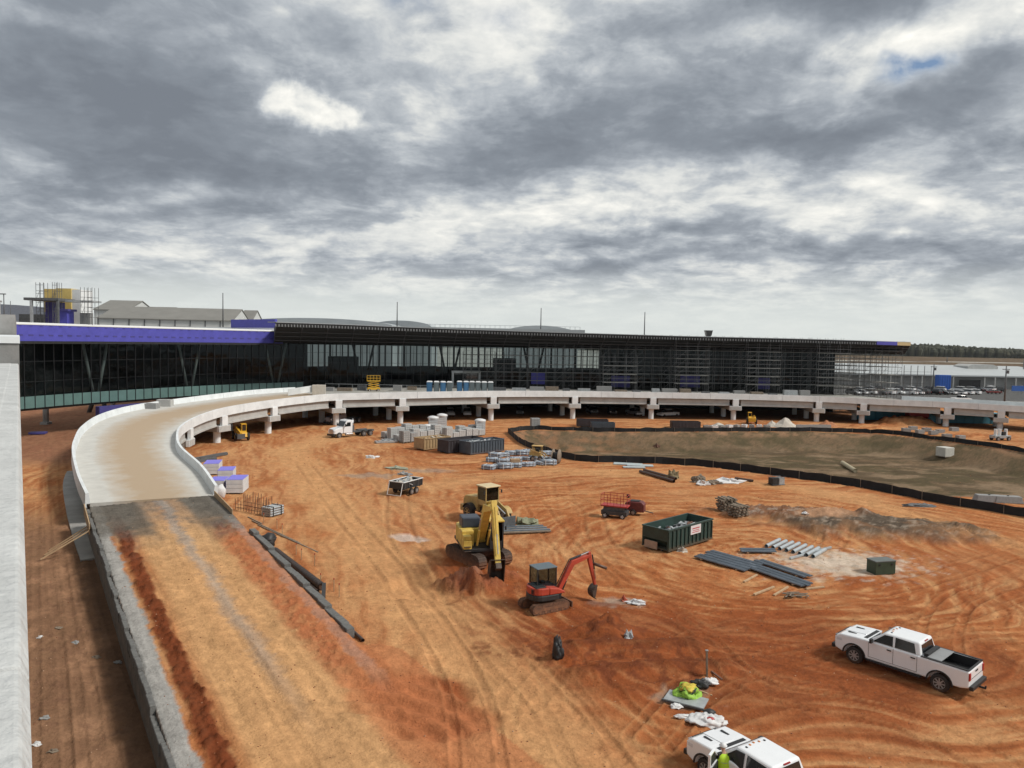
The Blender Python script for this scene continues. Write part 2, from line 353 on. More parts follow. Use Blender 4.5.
def seg_dist(px, py, pts):
    """distance to a polyline, the signed side and the arc length of the nearest point"""
    best = np.full(px.shape, 1e9); side = np.zeros(px.shape); arc = np.zeros(px.shape); L0 = 0
    for a, b in zip(pts[:-1], pts[1:]):
        dx, dy = b[0] - a[0], b[1] - a[1]; l2 = dx * dx + dy * dy + 1e-9; l = math.sqrt(l2)
        t = np.clip(((px - a[0]) * dx + (py - a[1]) * dy) / l2, 0, 1); ex = px - a[0] - t * dx; ey = py - a[1] - t * dy
        d = np.hypot(ex, ey); k = d < best
        best = np.where(k, d, best); side = np.where(k, (px - a[0]) * dy - (py - a[1]) * dx, side); arc = np.where(k, L0 + t * l, arc); L0 += l
    return best, np.sign(side), arc
def inside(px, py, poly):
    c = np.zeros(px.shape, bool); n = len(poly)
    for i in range(n):
        x1, y1 = poly[i][0], poly[i][1]; x2, y2 = poly[i - 1][0], poly[i - 1][1]
        if y1 == y2: continue
        c ^= ((y1 > py) != (y2 > py)) & (px < (x2 - x1) * (py - y1) / (y2 - y1) + x1)
    return c

# ------------------------------------------------------------------ the ground sheet
rows = np.concatenate([np.linspace(-40, 14, 12, endpoint=False), np.geomspace(14, 22, 40, endpoint=False), np.geomspace(22, 235, 540, endpoint=False), np.geomspace(235, 4500, 60)])
cdn = np.linspace(-.88, .88, 760); cols = np.concatenate([-np.geomspace(2.4, .9, 20), cdn, np.geomspace(.9, 2.4, 20)])
GY, GC = np.meshgrid(rows, cols, indexing='ij'); GX = GC * np.maximum(GY, 14.0)
x = GX.ravel(); y = GY.ravel()
s_ = (x - RS[0]) * RU[0] + (y - RS[1]) * RU[1]; t_ = (x - RS[0]) * RV[0] + (y - RS[1]) * RV[1]
near = sst(240, 200, y)
# base relief
z = near * (.16 * fbm(x / 14, y / 14, 3) + .045 * fbm(x / 2.6, y / 2.6, 3)) - .02
rough = .020 * fbm(x * 1.3, y * 1.3, 3, .6)
# flow fields for the streaks that traffic and blades leave
cx, cy = 19.0, 60.0
rr = np.hypot(x - cx, y - cy); th = np.arctan2(y - cy, x - cx)
wx = .9 * fbm(x / 9, y / 9, 2); 
stA = fbm((rr + 3 * wx) * 1.25, th * 3.0 + 5, 4, .6)                 # round the yard
ua = (x * .30 - y * .954); va = (x * .954 + y * .30)
stB = fbm((va + 2 * wx) * 1.3, ua * .10, 4, .6)                      # the haul road to the camera
ub = x * .97 + y * .24; vb = -x * .24 + y * .97
stC = fbm(ub * .09 + 3, (vb + 2.5 * wx) * 1.15, 4, .6)               # across, by the fence
stR = fbm(s_ * .07, (t_ + .5 * wx) * 1.6, 4, .6)                     # along the ramp
wB = sst(4, -6, x + (y - 60) * .22 + 2 * wx); wC = sst(78, 92, y + 3 * wx) * (1 - wB)
ramp = (np.abs(t_) < 5.2) & (s_ > -.5) & (s_ < 60)
rampw = sst(7.5, 5, t_) * sst(-5.6, -5.2, t_) * sst(-1, 0, s_)
st = stA * (1 - wB) * (1 - wC) + stC * wC + stB * wB
st = st * (1 - rampw) + stR * rampw

# ---- ramp and the low alley beside the parking deck
zr = np.clip(2.0 * (1 - s_ / 41.0), -.15, 2.0)
alley = sst(-5.12, -5.34, t_) * sst(75, 60, y)
zA = np.where(s_ > 0, -.2 - .038 * np.clip(s_, 0, 45), -.2 * sst(-12, 0, s_))
z = z * (1 - alley) + alley * (zA + z * .9)
on = (s_ >= -.35) & (t_ > -5.23)
side = np.where(s_ < 33.4, sst(5.35, 5.18, t_), sst(9.5, 4.2, t_))
side = np.where((s_ >= 33.4) & (s_ < 37), side * sst(33.0, 37, s_) + sst(5.35, 5.18, t_) * (1 - sst(33.0, 37, s_)), side)
rh = zr + .06 * fbm(s_ / 5, t_ / 2, 3) * sst(0, 4, s_)
z = np.where(on & (side > 0), z * (1 - side) + rh * side, z)

# ---- detention basin
poly = [(p[0], p[1]) for p in FENCE_NEAR] + [(p[0], p[1]) for p in FENCE_FAR[::-1]]
far_m = (y > 85) & (y < 200) & (x > -8) & (x < 190)
ins = np.zeros(x.shape, bool); dB = np.zeros(x.shape)
xi_, yi_ = x[far_m], y[far_m]
di = inside(xi_, yi_, poly); dd, _, _ = seg_dist(xi_, yi_, poly + [poly[0]])
ins[far_m] = di; dB[far_m] = np.where(di, dd, 0)
bd = np.minimum(2.8, dB * .34) + .0
z = z - np.where(ins, bd + .12 * fbm(x / 5, y / 5, 3), 0)

# ---- mounds, pits, scrapes: (centre px u,v, radii m, height, rotation)
def ell(u, v, ru, rv, rot=0.0, p=1.0, warp=.35, ws=3.0):
    c = G(u, v); a = R(rot); dx = x - c.x; dy = y - c.y
    p_ = (dx * math.cos(a) + dy * math.sin(a)) / ru; q_ = (-dx * math.sin(a) + dy * math.cos(a)) / rv
    d = np.hypot(p_, q_) + warp * fbm(x / ws + u, y / ws + v, 3); return sst(1.0, .25 if p == 1 else p, d)
def lump(m, h, k=1.0, sc=.9):
    global z
    z = z + m * (h + k * h * .35 * fbm(x / sc, y / sc, 4, .6))
mnd = ell(466, 583, 2.6, 1.5, -20); lump(mnd, 1.1, 2.2, .7); mnd2 = ell(489, 588, 1.5, 1.0, 0); lump(mnd2, .5, 2, .5); mnd3 = ell(508, 578, 1.6, 1.2, 0); lump(mnd3, .5, 2, .5)
m2 = ell(606, 632, 3.0, 2.0, 10); lump(m2, .7, 1.0, 1.1)
mnd_b = ell(878, 529, 11.5, 5.4, -8, .45); lump(mnd_b, .85, .7, 1.5)
mnd_c = ell(785, 515, 10.0, 3.6, -5, .4); lump(mnd_c, .55, 1.6, .8)
terr = ell(640, 660, 6.5, 4.5, -12, .6); z = z + terr * (.20 * np.sin((y * .95 - x * .18 + 1.6 * wx) * 2.6) + .22 + .12 * fbm(x * .9, y * .9, 3))
pit = ell(435, 585, 4.2, 3.4, -40, .4); z = z - pit * .55
scr = ell(415, 702, 4.4, 3.6, -25, .6); rip = np.sin((np.hypot(x - G(340, 760).x, y - G(340, 760).y)) * 5.6 + 1.5 * wx); z = z + scr * (.10 * rip - .12)
pud = ell(408, 537, 2.3, 1.2, -30, .55, .3, 2.0); z = z - pud * .1
shoulder = sst(.62, .30, np.abs(t_ + 3.55 + .35 * fbm(s_ / 3, t_ * 0, 2) + .2 * fbm(s_ * 1.1, t_ * 1.1, 3))) * sst(2, 9, s_) * sst(-5.2, -4.4, t_)   # clods along the left wall
clod = np.maximum(0, fbm(x * 1.9, y * 1.9, 3, .6)); z = z + shoulder * clod * .38
shr = sst(1.5, .2, np.abs(t_ - 3.6 - .3 * fbm(s_ / 3, t_ * 0 + 4, 2))) * sst(7, 10, s_) * sst(42, 34, s_); z = z + shr * clod * .33
# sloping mud under the bridge at the right
for (u, v, a, b, h) in [(905, 424, 9, 4, 1.6), (960, 436, 6, 3, .8), (868, 428, 6, 2.5, .8), (848, 431, 7, 2.0, .5)]: lump(ell(u, v, a, b, 0), h, 1, 1.5)

# ---- wheel tracks
track = np.zeros(x.shape); trackg = np.zeros(x.shape)
def tracks(px, gauge=1.9, w=.28, depth=.08, k=1.0, zh=0.0):
    global z
    pts = catmull([G(u, v, zh) for u, v in px], 2.0)
    xs = [p.x for p in pts]; ys = [p.y for p in pts]
    mk = (x > min(xs) - 3) & (x < max(xs) + 3) & (y > min(ys) - 3) & (y < max(ys) + 3)
    if not mk.any(): return
    d, sd_, ar = seg_dist(x[mk], y[mk], pts)
    dd_ = np.abs(d - gauge / 2); m = sst(w, w * .45, dd_); rim = sst(w * .8, w, dd_) * sst(w * 1.7, w * 1.1, dd_)
    tread = .5 + .5 * np.sin(ar * 16)
    z[mk] += (-depth * m * (.6 + .4 * tread) + depth * .7 * rim) * k
    fd = sst(-.35, .25, fbm(x[mk] / 7 + len(pts), y[mk] / 7, 2)); m = m * fd; rim = rim * fd
    track[mk] = np.maximum(track[mk], m * k); trackg[mk] = np.maximum(trackg[mk], rim * k)
T = [[(600, 768), (560, 700), (500, 640), (420, 570), (350, 500), (320, 450)], [(480, 768), (470, 700), (440, 640), (390, 570), (340, 510), (300, 460)],
     [(340, 440), (380, 480), (430, 540), (470, 620), (560, 720)], [(660, 768), (600, 700), (520, 630), (450, 590), (400, 530), (400, 470)],
     [(1024, 560), (960, 590), (880, 620), (800, 640), (720, 640), (650, 600), (600, 560), (570, 520), (560, 480)],
     [(1024, 590), (950, 615), (870, 640), (780, 660), (700, 690), (650, 740)], [(1024, 620), (940, 630), (860, 600), (780, 605), (700, 620)],
     [(1024, 720), (960, 690), (940, 640), (960, 600), (1024, 575)], [(1024, 660), (990, 640), (985, 610), (1024, 590)],
     [(560, 480), (640, 490), (700, 500), (780, 495), (880, 505), (960, 530), (1024, 545)], [(540, 470), (640, 480), (720, 485), (820, 490), (920, 512), (1024, 535)],
     [(500, 480), (580, 500), (600, 540), (640, 580), (720, 600), (820, 600), (920, 580), (1024, 550)],
     [(300, 450), (400, 460), (500, 480), (600, 500), (680, 510)], [(420, 500), (500, 500), (580, 490), (650, 480)], [(360, 480), (440, 520), (540, 540), (640, 570)],
     [(380, 450), (470, 470), (520, 490), (560, 540), (600, 580)], [(820, 690), (760, 700), (700, 720), (640, 768)], [(1000, 768), (900, 720), (800, 700), (740, 680), (700, 640)],
     [(1024, 700), (940, 700), (850, 660)],
     [(830, 545), (850, 520), (900, 515), (960, 535)], [(520, 700), (560, 660), (610, 650), (700, 660)]]
for i, q in enumerate(T): tracks(q, 1.9 if i % 3 else 2.2, .26 + .12 * (i % 4 == 0), .06, .55 + .45 * (i % 2))
for i, q in enumerate([[(60, 768), (55, 640), (50, 540), (52, 450)], [(95, 768), (80, 650), (62, 540), (58, 430)], [(120, 700), (85, 600), (62, 500)]]): tracks(q, 1.8, .25, .05, .8, -1)
for i, q in enumerate([[(300, 768), (230, 640), (180, 560), (150, 500)], [(360, 768), (270, 640), (205, 560), (170, 500)]]): tracks(q, 1.9, .4, .03, .5, 1)
strk = near * (.055 * st * np.where(wC > .5, 1.6, 1) + rough)
z = z + strk * np.where(ins, .12, 1)
# terrain far away: flat airfield, gently rising wooded land at the horizon
z = np.where(y > 240, -.05 + 0 * x, z) + 3.0 * sst(196, 207, y) * sst(91, 99, x) * sst(900, 420, y)

# ---- colours: the soil's own, with some relief and wall shade painted in
def C3(*c): return np.array(c)
pale, tan, orange, red, dark = C3(.52, .285, .13), C3(.44, .212, .094), C3(.365, .135, .050), C3(.26, .070, .023), C3(.10, .034, .016)
grey, gravel, olive = C3(.26, .235, .20), C3(.30, .295, .28), C3(.125, .098, .055)
col = np.empty((x.size, 3)); col[:] = tan
def paint(m, c, k=1.0):
    global col
    m = np.clip(m * k, 0, 1)[:, None]; col = col * (1 - m) + c * m
big = fbm(x / 11 + 7, y / 11, 4); med = fbm(x / 3.1, y / 3.1 + 3, 4, .6); fin = fbm(x * 1.1, y * 1.1, 4, .65)
yd = (1 - wB)
paint(sst(-.15, .45, big + .25 * st), orange, .75)
paint(yd * sst(120, 95, y) * sst(-.25, .35, .5 * big + .5 * st + .1), orange, .85)
paint(yd * sst(62, 42, y) * sst(8, 2 + 0 * x, np.abs(x - 10) - 4), red, .35)
paint(ell(720, 655, 20, 9, -5, .4, .6, 5), red, .72)
paint(ell(620, 640, 8.5, 7, 0, .5, .5, 3), red, .95); paint(ell(640, 655, 6, 4, -10, .5, .5, 2) * sst(-.1, .3, fin + .3 * st), dark, .6)
paint(ell(560, 700, 5, 3.2, 30, .4, .6, 2), red, .55)
paint(ell(900, 600, 24, 5, 12, .4, .6, 4), red, .5)
paint(ell(700, 575, 12, 3, 0, .4, .6, 4), orange, .7)
paint(ell(470, 580, 8.5, 6.5, -25, .45, .5, 3), red, .85)
paint(ell(440, 575, 4.5, 3.5, -25, .45, .5, 2), dark, .55)
paint(ell(520, 478, 14, 8, 0, .3, .6, 5), red, .5); paint(ell(440, 452, 12, 9, 0, .3, .7, 5), red, .55)
paint(ell(560, 530, 8, 6, 0, .3, .7, 4), red, .4)
paint(sst(.0, .4, st) * near, red, .5); paint(sst(-.05, -.5, st) * near, pale, .6); paint(sst(.35, .7, st + .4 * med) * near * yd, dark, .3)
rz_ = ell(740, 650, 17, 8.5, -5, .5, .6, 5); paint(rz_, C3(.25, .072, .026), .7); paint(rz_ * sst(-.1, .35, fin + .5 * st), dark, .45)
rz2 = ell(960, 560, 16, 6, 20, .5, .6, 5); paint(rz2, C3(.30, .095, .035), .45)
# the pale haul road
road_, _, _ = seg_dist(x, y, [G(u, v) for u, v in [(560, 780), (520, 705), (450, 640), (380, 560), (330, 500), (300, 465), (290, 450), (350, 432)]])
paint(sst(4.8, 1.2, road_ + 1.6 * med) * sst(-8, -4, -y * 0 + 1), pale, .75)
road2, _, _ = seg_dist(x, y, [G(u, v) for u, v in [(1080, 560), (960, 532), (860, 498), (760, 483), (640, 474), (560, 470), (470, 480), (400, 490)]])
paint(sst(3.6, .8, road2 + 1.3 * med), pale, .6)
paint(sst(30, 10, y) * sst(.2, -.6, med) * sst(2, 12, x + 12), pale, .5)
paint(scr, C3(.30, .082, .030), .92); paint(scr * (rip > .2), dark, .18)
# grey brown rubble mound and pale spill
paint(mnd_b, C3(.17, .105, .065), .95); paint(mnd_b * sst(-.3, .1, med), C3(.085, .07, .055), .85); paint(mnd_b * sst(.1, .4, fin), C3(.33, .27, .21), .5); paint(mnd_c, C3(.19, .095, .055), .85); paint(mnd_c * sst(-.1, .3, med), C3(.10, .06, .04), .6); paint(mnd_c * sst(.0, .4, fin), C3(.34, .29, .24), .6)
paint(ell(825, 520, 4.2, 3.0, 20, .4, .4, 2), C3(.42, .24, .14), .8); paint(ell(838, 563, 7, 4.0, 10, .35, .9, 2), C3(.47, .38, .29), .75); paint(ell(840, 563, 7, 4.2, 10, .35, 1.2, .8), C3(.58, .52, .44), .45)
paint(pud, C3(.52, .40, .33), .95); paint(ell(425, 470, 5, 2.2, 0, .4, .6, 2), grey, .5); paint(ell(500, 528, 5.5, 2.0, 0, .4, .6, 2), C3(.22, .10, .06), .7)
paint(ell(372, 476, 4.0, 2.4, 0, .4, .8, 2), grey, .55); paint(ell(620, 602, 2.0, 1.2, 0, .3, .8, 1), C3(.36, .28, .22), .8)
paint(ell(687, 700, 1.6, 1.2, 0, .3, .8, 1), C3(.33, .24, .18), .8)
paint(track * sst(-.6, .1, fin), dark, .30); paint(trackg, pale, .20)  # dark grooves, pale rims: moist soil tones that also boost weak relief shading
paint(m2 * sst(0, .4, fin), dark, .4); paint(np.maximum(mnd, np.maximum(mnd2, mnd3)), C3(.25, .085, .045), .7); paint(np.maximum(mnd, mnd3) * sst(0, .3, fin), C3(.13, .045, .03), .6); paint(mnd * sst(0, -.4, fin), C3(.40, .2, .13), .5)  # dark and light mottle on the red spoil stands in for weak relief shading
paint(terr * sst(.1, .9, np.sin((y * .95 - x * .18 + 1.6 * wx) * 2.6)), dark, .42)
dmp = ell(560, 610, 8, 5, -10, .45, .8, 3); paint(dmp * sst(-.2, .3, med + .4 * st), C3(.17, .05, .022), .75)
parC = ell(600, 655, 7, 4.5, -12, .5, .8, 3); paint(parC * sst(-.15, .3, fin + .3 * st), C3(.13, .038, .018), .7)
# ramp: gravel at the bridge, worn wheel lanes, grey stone beside the walls
rm = (on & (side > .4)).astype(float)
paint(rm * sst(17, 3, s_ + 5 * med) * sst(.5, 1.9, np.abs(t_ + .4 + .7 * med)), C3(.135, .12, .10), .92)
paint(rm * sst(8, .5, s_ + 4 * med), C3(.15, .135, .115), .6)
paint(rm * sst(26, 10, s_) * sst(1.2, .5, np.abs(np.abs(t_ - .2) - 1.15) + .25 * med), C3(.37, .235, .14), .75)
paint(rm * sst(3.4, 2.6, np.abs(t_ - .4)) * sst(2, 12, s_), C3(.52, .31, .15), .8); paint(rm * sst(.75, .1, np.abs(t_ - .35 + .5 * fbm(s_ / 6, t_ * 0, 2)) + .4 * fin) * sst(44, 30, s_), gravel, .6)
paint(rm * sst(12, 20, s_) * sst(2.2, .8, np.abs(np.abs(t_ - .35) - 1.7) + .3 * med), pale, .5)
paint(on * sst(.66, .46, np.abs(t_ + 4.85) + .22 * fin + .16 * med), gravel * 1.1, .97); paint(on * (t_ > -5.7) * sst(-4.9, -5.1, t_), gravel * .9, .95)
paint(rm * sst(.5, .25, np.abs(t_ - 4.7) + .3 * fin) * sst(41, 36, s_), gravel * 1.1, .85)
paint(shoulder, C3(.16, .042, .017), .95); paint(shoulder * sst(.05, .4, clod), dark, .55); paint(shr * sst(-.2, .1, fin), C3(.20, .045, .018), .95)
paint(rm * sst(3.1, 2.4, np.abs(t_ - 5.4) + .5 * med) * sst(8, 14, s_), C3(.42, .16, .07), .7)
# alley: browner, drier, with wall shade painted along the ramp side
paint(alley * 1.0, C3(.22, .125, .075), .93); paint(alley * sst(-.1, .5, med), C3(.32, .18, .105), .8); paint(alley * sst(.1, .5, fin), C3(.12, .062, .04), .5)
paint(alley * sst(-7.0, -5.8, t_ + .6 * fin), C3(.10, .065, .045), .6)  # dark strip paints the wall's shade into the soil at its foot
paint(sst(-52, -60, x) * sst(90, 100, y), C3(.22, .11, .07), .8)
paint(rm * sst(15, 5, s_ + 4 * med) * sst(1.0, 2.2, np.abs(t_ - .4 + .5 * med)), C3(.12, .108, .092), .85); paint(rm * sst(10, 3, s_ + 5 * fin) * sst(-.1, .3, med), C3(.15, .135, .115), .6)
# the basin
bm_ = ins.astype(float)
paint(bm_, C3(.17, .115, .07)); paint(bm_ * sst(-.3, .15, big + .5 * med), olive * .8, .9); paint(bm_ * sst(-.1, .45, fin + .4 * med), C3(.055, .047, .028), .6); paint(bm_ * sst(3.5, .8, dB) * sst(-.2, .2, med + .3 * big), C3(.24, .15, .09), .7)
flo = bm_ * sst(4.5, 9, dB)
paint(flo * sst(.0, .35, fbm(x / 13, y / 6, 5, .6)), C3(.24, .17, .11), .8); paint(flo * sst(.0, .35, fbm(x / 10 + 4, y / 5 + 9, 5, .6)), C3(.085, .062, .038), .75)
paint(bm_ * sst(0, .35, med) * sst(3.2, .5, dB), C3(.30, .17, .10), .7)
paint(bm_ * sst(30, 12, x) * sst(-.2, .3, med), C3(.30, .15, .08), .55)
paint(bm_ * sst(95, 112, x) * sst(-.3, .2, med), olive, .7)
# beyond the terminal
fb = (y > 205).astype(float)
apr = fbm(x / 160, y / 90, 3)
paint(fb, C3(.42, .42, .40)); paint(fb * sst(.0, .35, apr), C3(.36, .36, .34), .8)
gl_ = sst(430, 520, y + (x - 200) * -.1) * sst(100, 260, x); paint(gl_, C3(.12, .085, .055)); paint(gl_ * sst(0, .4, fbm(x / 60, y / 200, 3)), C3(.15, .11, .07), .8)
paint(gl_ * sst(26, 18, np.abs(y - 1020 - .12 * (x - 500))), C3(.50, .50, .46), .9); paint(gl_ * sst(12, 8, np.abs(y - 690 - .06 * (x - 400))), C3(.42, .40, .36), .9)
lot = sst(203, 208, y) * sst(300, 296, y) * sst(92, 100, x); paint(lot, C3(.11, .11, .108))
paint(sst(1600, 1900, y), C3(.06, .065, .035))
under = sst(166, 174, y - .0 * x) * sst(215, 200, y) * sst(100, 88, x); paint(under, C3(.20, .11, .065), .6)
col *= (1 + .22 * fin + .10 * med)[:, None]; col = np.clip(col, .01, .8)

nr, nc = GX.shape; idx = np.arange(nr * nc).reshape(nr, nc)
quads = np.stack([idx[:-1, :-1], idx[:-1, 1:], idx[1:, 1:], idx[1:, :-1]], -1).reshape(-1, 4)
me = bpy.data.meshes.new('ground'); me.vertices.add(x.size); me.vertices.foreach_set('co', np.stack([x, y, z], 1).astype(np.float32).ravel())
me.loops.add(quads.size); me.loops.foreach_set('vertex_index', quads.ravel().astype(np.int32))
me.polygons.add(len(quads)); me.polygons.foreach_set('loop_start', np.arange(0, quads.size, 4, dtype=np.int32)); me.polygons.foreach_set('loop_total', np.full(len(quads), 4, np.int32))
me.polygons.foreach_set('use_smooth', np.ones(len(quads), bool)); me.update(); me.validate()
ca = me.color_attributes.new('soil', 'FLOAT_COLOR', 'POINT'); ca.data.foreach_set('color', np.concatenate([col, np.ones((x.size, 1))], 1).astype(np.float32).ravel())
ZG = z.reshape(nr, nc)
def gz(X, Y):
    """ground height at a point"""
    i = int(np.clip(np.searchsorted(rows, Y) - 1, 0, nr - 2)); c = X / max(Y, 14.0); j = int(np.clip(np.searchsorted(cols, c) - 1, 0, nc - 2)); return float(ZG[i, j])
def ground_mat():
    m = bpy.data.materials.new('soil'); m.use_nodes = True; n = m.node_tree.nodes; l = m.node_tree.links; b = n['Principled BSDF']
    at = n.new('ShaderNodeVertexColor'); at.layer_name = 'soil'; tc = n.new('ShaderNodeTexCoord')
    def nz(s, d, r): q = n.new('ShaderNodeTexNoise'); q.inputs['Scale'].default_value = s; q.inputs['Detail'].default_value = d; q.inputs['Roughness'].default_value = r; l.new(tc.outputs['Object'], q.inputs['Vector']); return q.outputs[0]
    a = nz(3.0, 8, .72); c = nz(.5, 6, .6)
    mr = n.new('ShaderNodeMapRange'); l.new(a, mr.inputs[0]); mr.inputs[1].default_value = .3; mr.inputs[2].default_value = .7; mr.inputs[3].default_value = .80; mr.inputs[4].default_value = 1.18
    mr2 = n.new('ShaderNodeMapRange'); l.new(c, mr2.inputs[0]); mr2.inputs[1].default_value = .3; mr2.inputs[2].default_value = .7; mr2.inputs[3].default_value = .93; mr2.inputs[4].default_value = 1.07
    mu = n.new('ShaderNodeMath'); mu.operation = 'MULTIPLY'; l.new(mr.outputs[0], mu.inputs[0]); l.new(mr2.outputs[0], mu.inputs[1])
    sc = n.new('ShaderNodeVectorMath'); sc.operation = 'SCALE'; l.new(at.outputs[0], sc.inputs[0]); l.new(mu.outputs[0], sc.inputs['Scale']); l.new(sc.outputs[0], b.inputs['Base Color'])
    b.inputs['Roughness'].default_value = .93; b.inputs['Specular IOR Level'].default_value = .04
    vn = n.new('ShaderNodeTexVoronoi'); vn.inputs['Scale'].default_value = 7.0; l.new(tc.outputs['Object'], vn.inputs['Vector'])
    ad = n.new('ShaderNodeMath'); ad.operation = 'MULTIPLY_ADD'; l.new(vn.outputs['Distance'], ad.inputs[0]); ad.inputs[1].default_value = -.25; l.new(a, ad.inputs[2])
    bp = n.new('ShaderNodeBump'); bp.inputs['Strength'].default_value = .8; bp.inputs['Distance'].default_value = .12; l.new(ad.outputs[0], bp.inputs['Height']); l.new(bp.outputs[0], b.inputs['Normal'])
    return m
m_soil = ground_mat(); me.materials.append(m_soil)
ground = bpy.data.objects.new('ground', me); C.objects.link(ground); tag(ground, kind='structure')
# ------------------------------------------------------------------ parking deck parapet the picture is taken over
DV = Vector((-.5555, .8315, 0)); RVv = Vector((.8315, .5555, 0))
def par(l, r, z): return DV * l + RVv * r + Vector((0, 0, z))
g = thing('parking_garage', 'pale concrete parapet and outer wall of the parking deck running away along the left edge', 'parking garage')
e0 = G(32.5, 768, 16.0).dot(RVv)
pz = 16.0
mb = MB(); 
prof = [(e0, pz - .05), (e0 - .025, pz), (e0 - .20, pz + .004), (e0 - .22, pz + .012), (e0 - .62, pz + .012), (e0 - .62, -2.5), (e0, -2.5)]
m_par = mat('parapet_concrete', (.47, .48, .475), .85, .16, 2.2, bump=.5, bscale=16)
for l0, l1 in ((-6, 2.6), (2.62, 9.6), (9.62, 18.9), (18.92, 28.2)): MB().sweep([par(l0, 0, 0), par(l1, 0, 0)], [(a, b) for a, b in prof]).build('parapet', m_par, g, bevel=.012)
mb = MB(); mb.sweep([par(28.25, 0, 0), par(44, 0, 0)], [(e0 + .02, 16.62), (e0 - 9, 16.62), (e0 - 9, -1), (e0 + .02, -1)]); mb.build('stair_wall', mat('raw_concrete', (.20, .20, .195), .9, .25, 1.2, bump=.2), g)
mb = MB(); mb.sweep([par(28.2, 0, 0), par(44.2, 0, 0)], [(e0 + .04, 16.85), (e0 - 9, 16.85), (e0 - 9, 16.64), (e0 + .04, 16.64)]); mb.build('coping', m_conc, g)
mb = MB(); mb.sweep([par(44.3, 0, 0), par(84, 0, 0)], [(e0 - .1, 17.85), (e0 - 9, 17.85), (e0 - 9, -1), (e0 - .1, -1)]); mb.build('stair_wall', mat('raw_concrete2', (.25, .25, .245), .9, .25, 1.0), g)
mb = MB(); mb.sweep([par(-6, 0, 0), par(28, 0, 0)], [(e0 - .64, 14.9), (e0 - 30, 14.9), (e0 - 30, 14.6), (e0 - .64, 14.6)]); mb.build('deck_slab', m_conc2, g)
# light masts standing on it
def mast(name, u, v0, v1, Y, r, lab, cat='light pole', arm=False, grp=None):
    b = AT(u, v0, Y); t = AT(u, v1, Y); th_ = thing(name, lab, cat, b, group=grp); h = t.z - b.z
    MB().cyl((0, 0, 0), (0, 0, h), r, r * .6, 8).build('pole', m_steeld, th_)
    if arm:
        MB().beam((-1.3 * arm, 0, h), (.2, 0, h), .12, .10).build('arm', m_steeld, th_)
        MB().box((-1.3 * arm, 0, h - .05), (.7, .3, .12)).build('lamp_head', m_steel, th_)
    return th_
mast('light_pole', 4.5, 333, 294, 75, .07, 'slim grey light pole at the far left edge on the parking deck', arm=1)
mast('light_pole', 11, 333, 301, 79, .05, 'thin short pole second from the left edge of the photo')
MB().box((0, 0, 3), (9, 6, 6)).build('x', m_conc2) if False else None
t = thing('grey_block_building', 'plain grey block building at the far left behind the parking deck', 'building', G(6, 345, 0) * 0 + Vector((-98, 128, 0)), R(20))
MB().box((0, 0, 11), (14, 9, 22.3)).build('wall', m_conc2, t); MB().box((0, 0, 22.45), (14.4, 9.4, .3)).build('roof', m_concd, t)
for k in range(3): MB().box((-4 + 4 * k, -4.52, 19.5), (1.4, .06, 1.6)).build('window', m_glassd, t)

# ------------------------------------------------------------------ elevated road
def dmat():
    m = mat('deck_concrete', (.50, .49, .455), .85, .1, .8, bump=.1, bscale=10); t = m.node_tree; n = t.nodes; l = t.links; b = n['Principled BSDF']
    src = b.inputs['Base Color'].links[0].from_socket; vc = n.new('ShaderNodeVertexColor'); vc.layer_name = 'dust'
    tc = n.new('ShaderNodeTexCoord'); nz = n.new('ShaderNodeTexNoise'); nz.inputs['Scale'].default_value = .5; nz.inputs['Detail'].default_value = 8; nz.inputs['Roughness'].default_value = .7; l.new(tc.outputs['Object'], nz.inputs['Vector'])
    sp = n.new('ShaderNodeSeparateColor'); l.new(vc.outputs[0], sp.inputs[0]); a = n.new('ShaderNodeMath'); a.operation = 'MULTIPLY_ADD'; l.new(nz.outputs[0], a.inputs[0]); a.inputs[1].default_value = .9; l.new(sp.outputs[0], a.inputs[2])
    mr = n.new('ShaderNodeMapRange'); l.new(a.outputs[0], mr.inputs[0]); mr.inputs[1].default_value = .55; mr.inputs[2].default_value = 1.25; mr.inputs[4].default_value = .95
    mx = n.new('ShaderNodeMix'); mx.data_type = 'RGBA'; l.new(mr.outputs[0], mx.inputs[0]); l.new(src, mx.inputs[6]); mx.inputs[7].default_value = (.39, .29, .19, 1); l.new(mx.outputs[2], b.inputs['Base Color']); return m
m_deck = dmat()
br = thing('elevated_road', 'long curved white concrete viaduct with barriers sweeping from the ramp past the terminal', 'bridge')
iN = [i for i, p in enumerate(INNER) if p.x > -34 and p.y > 140][0]
NA = 60
ia = resample(INNER[:iN + 1], NA); oa = resample(OUTER, NA)
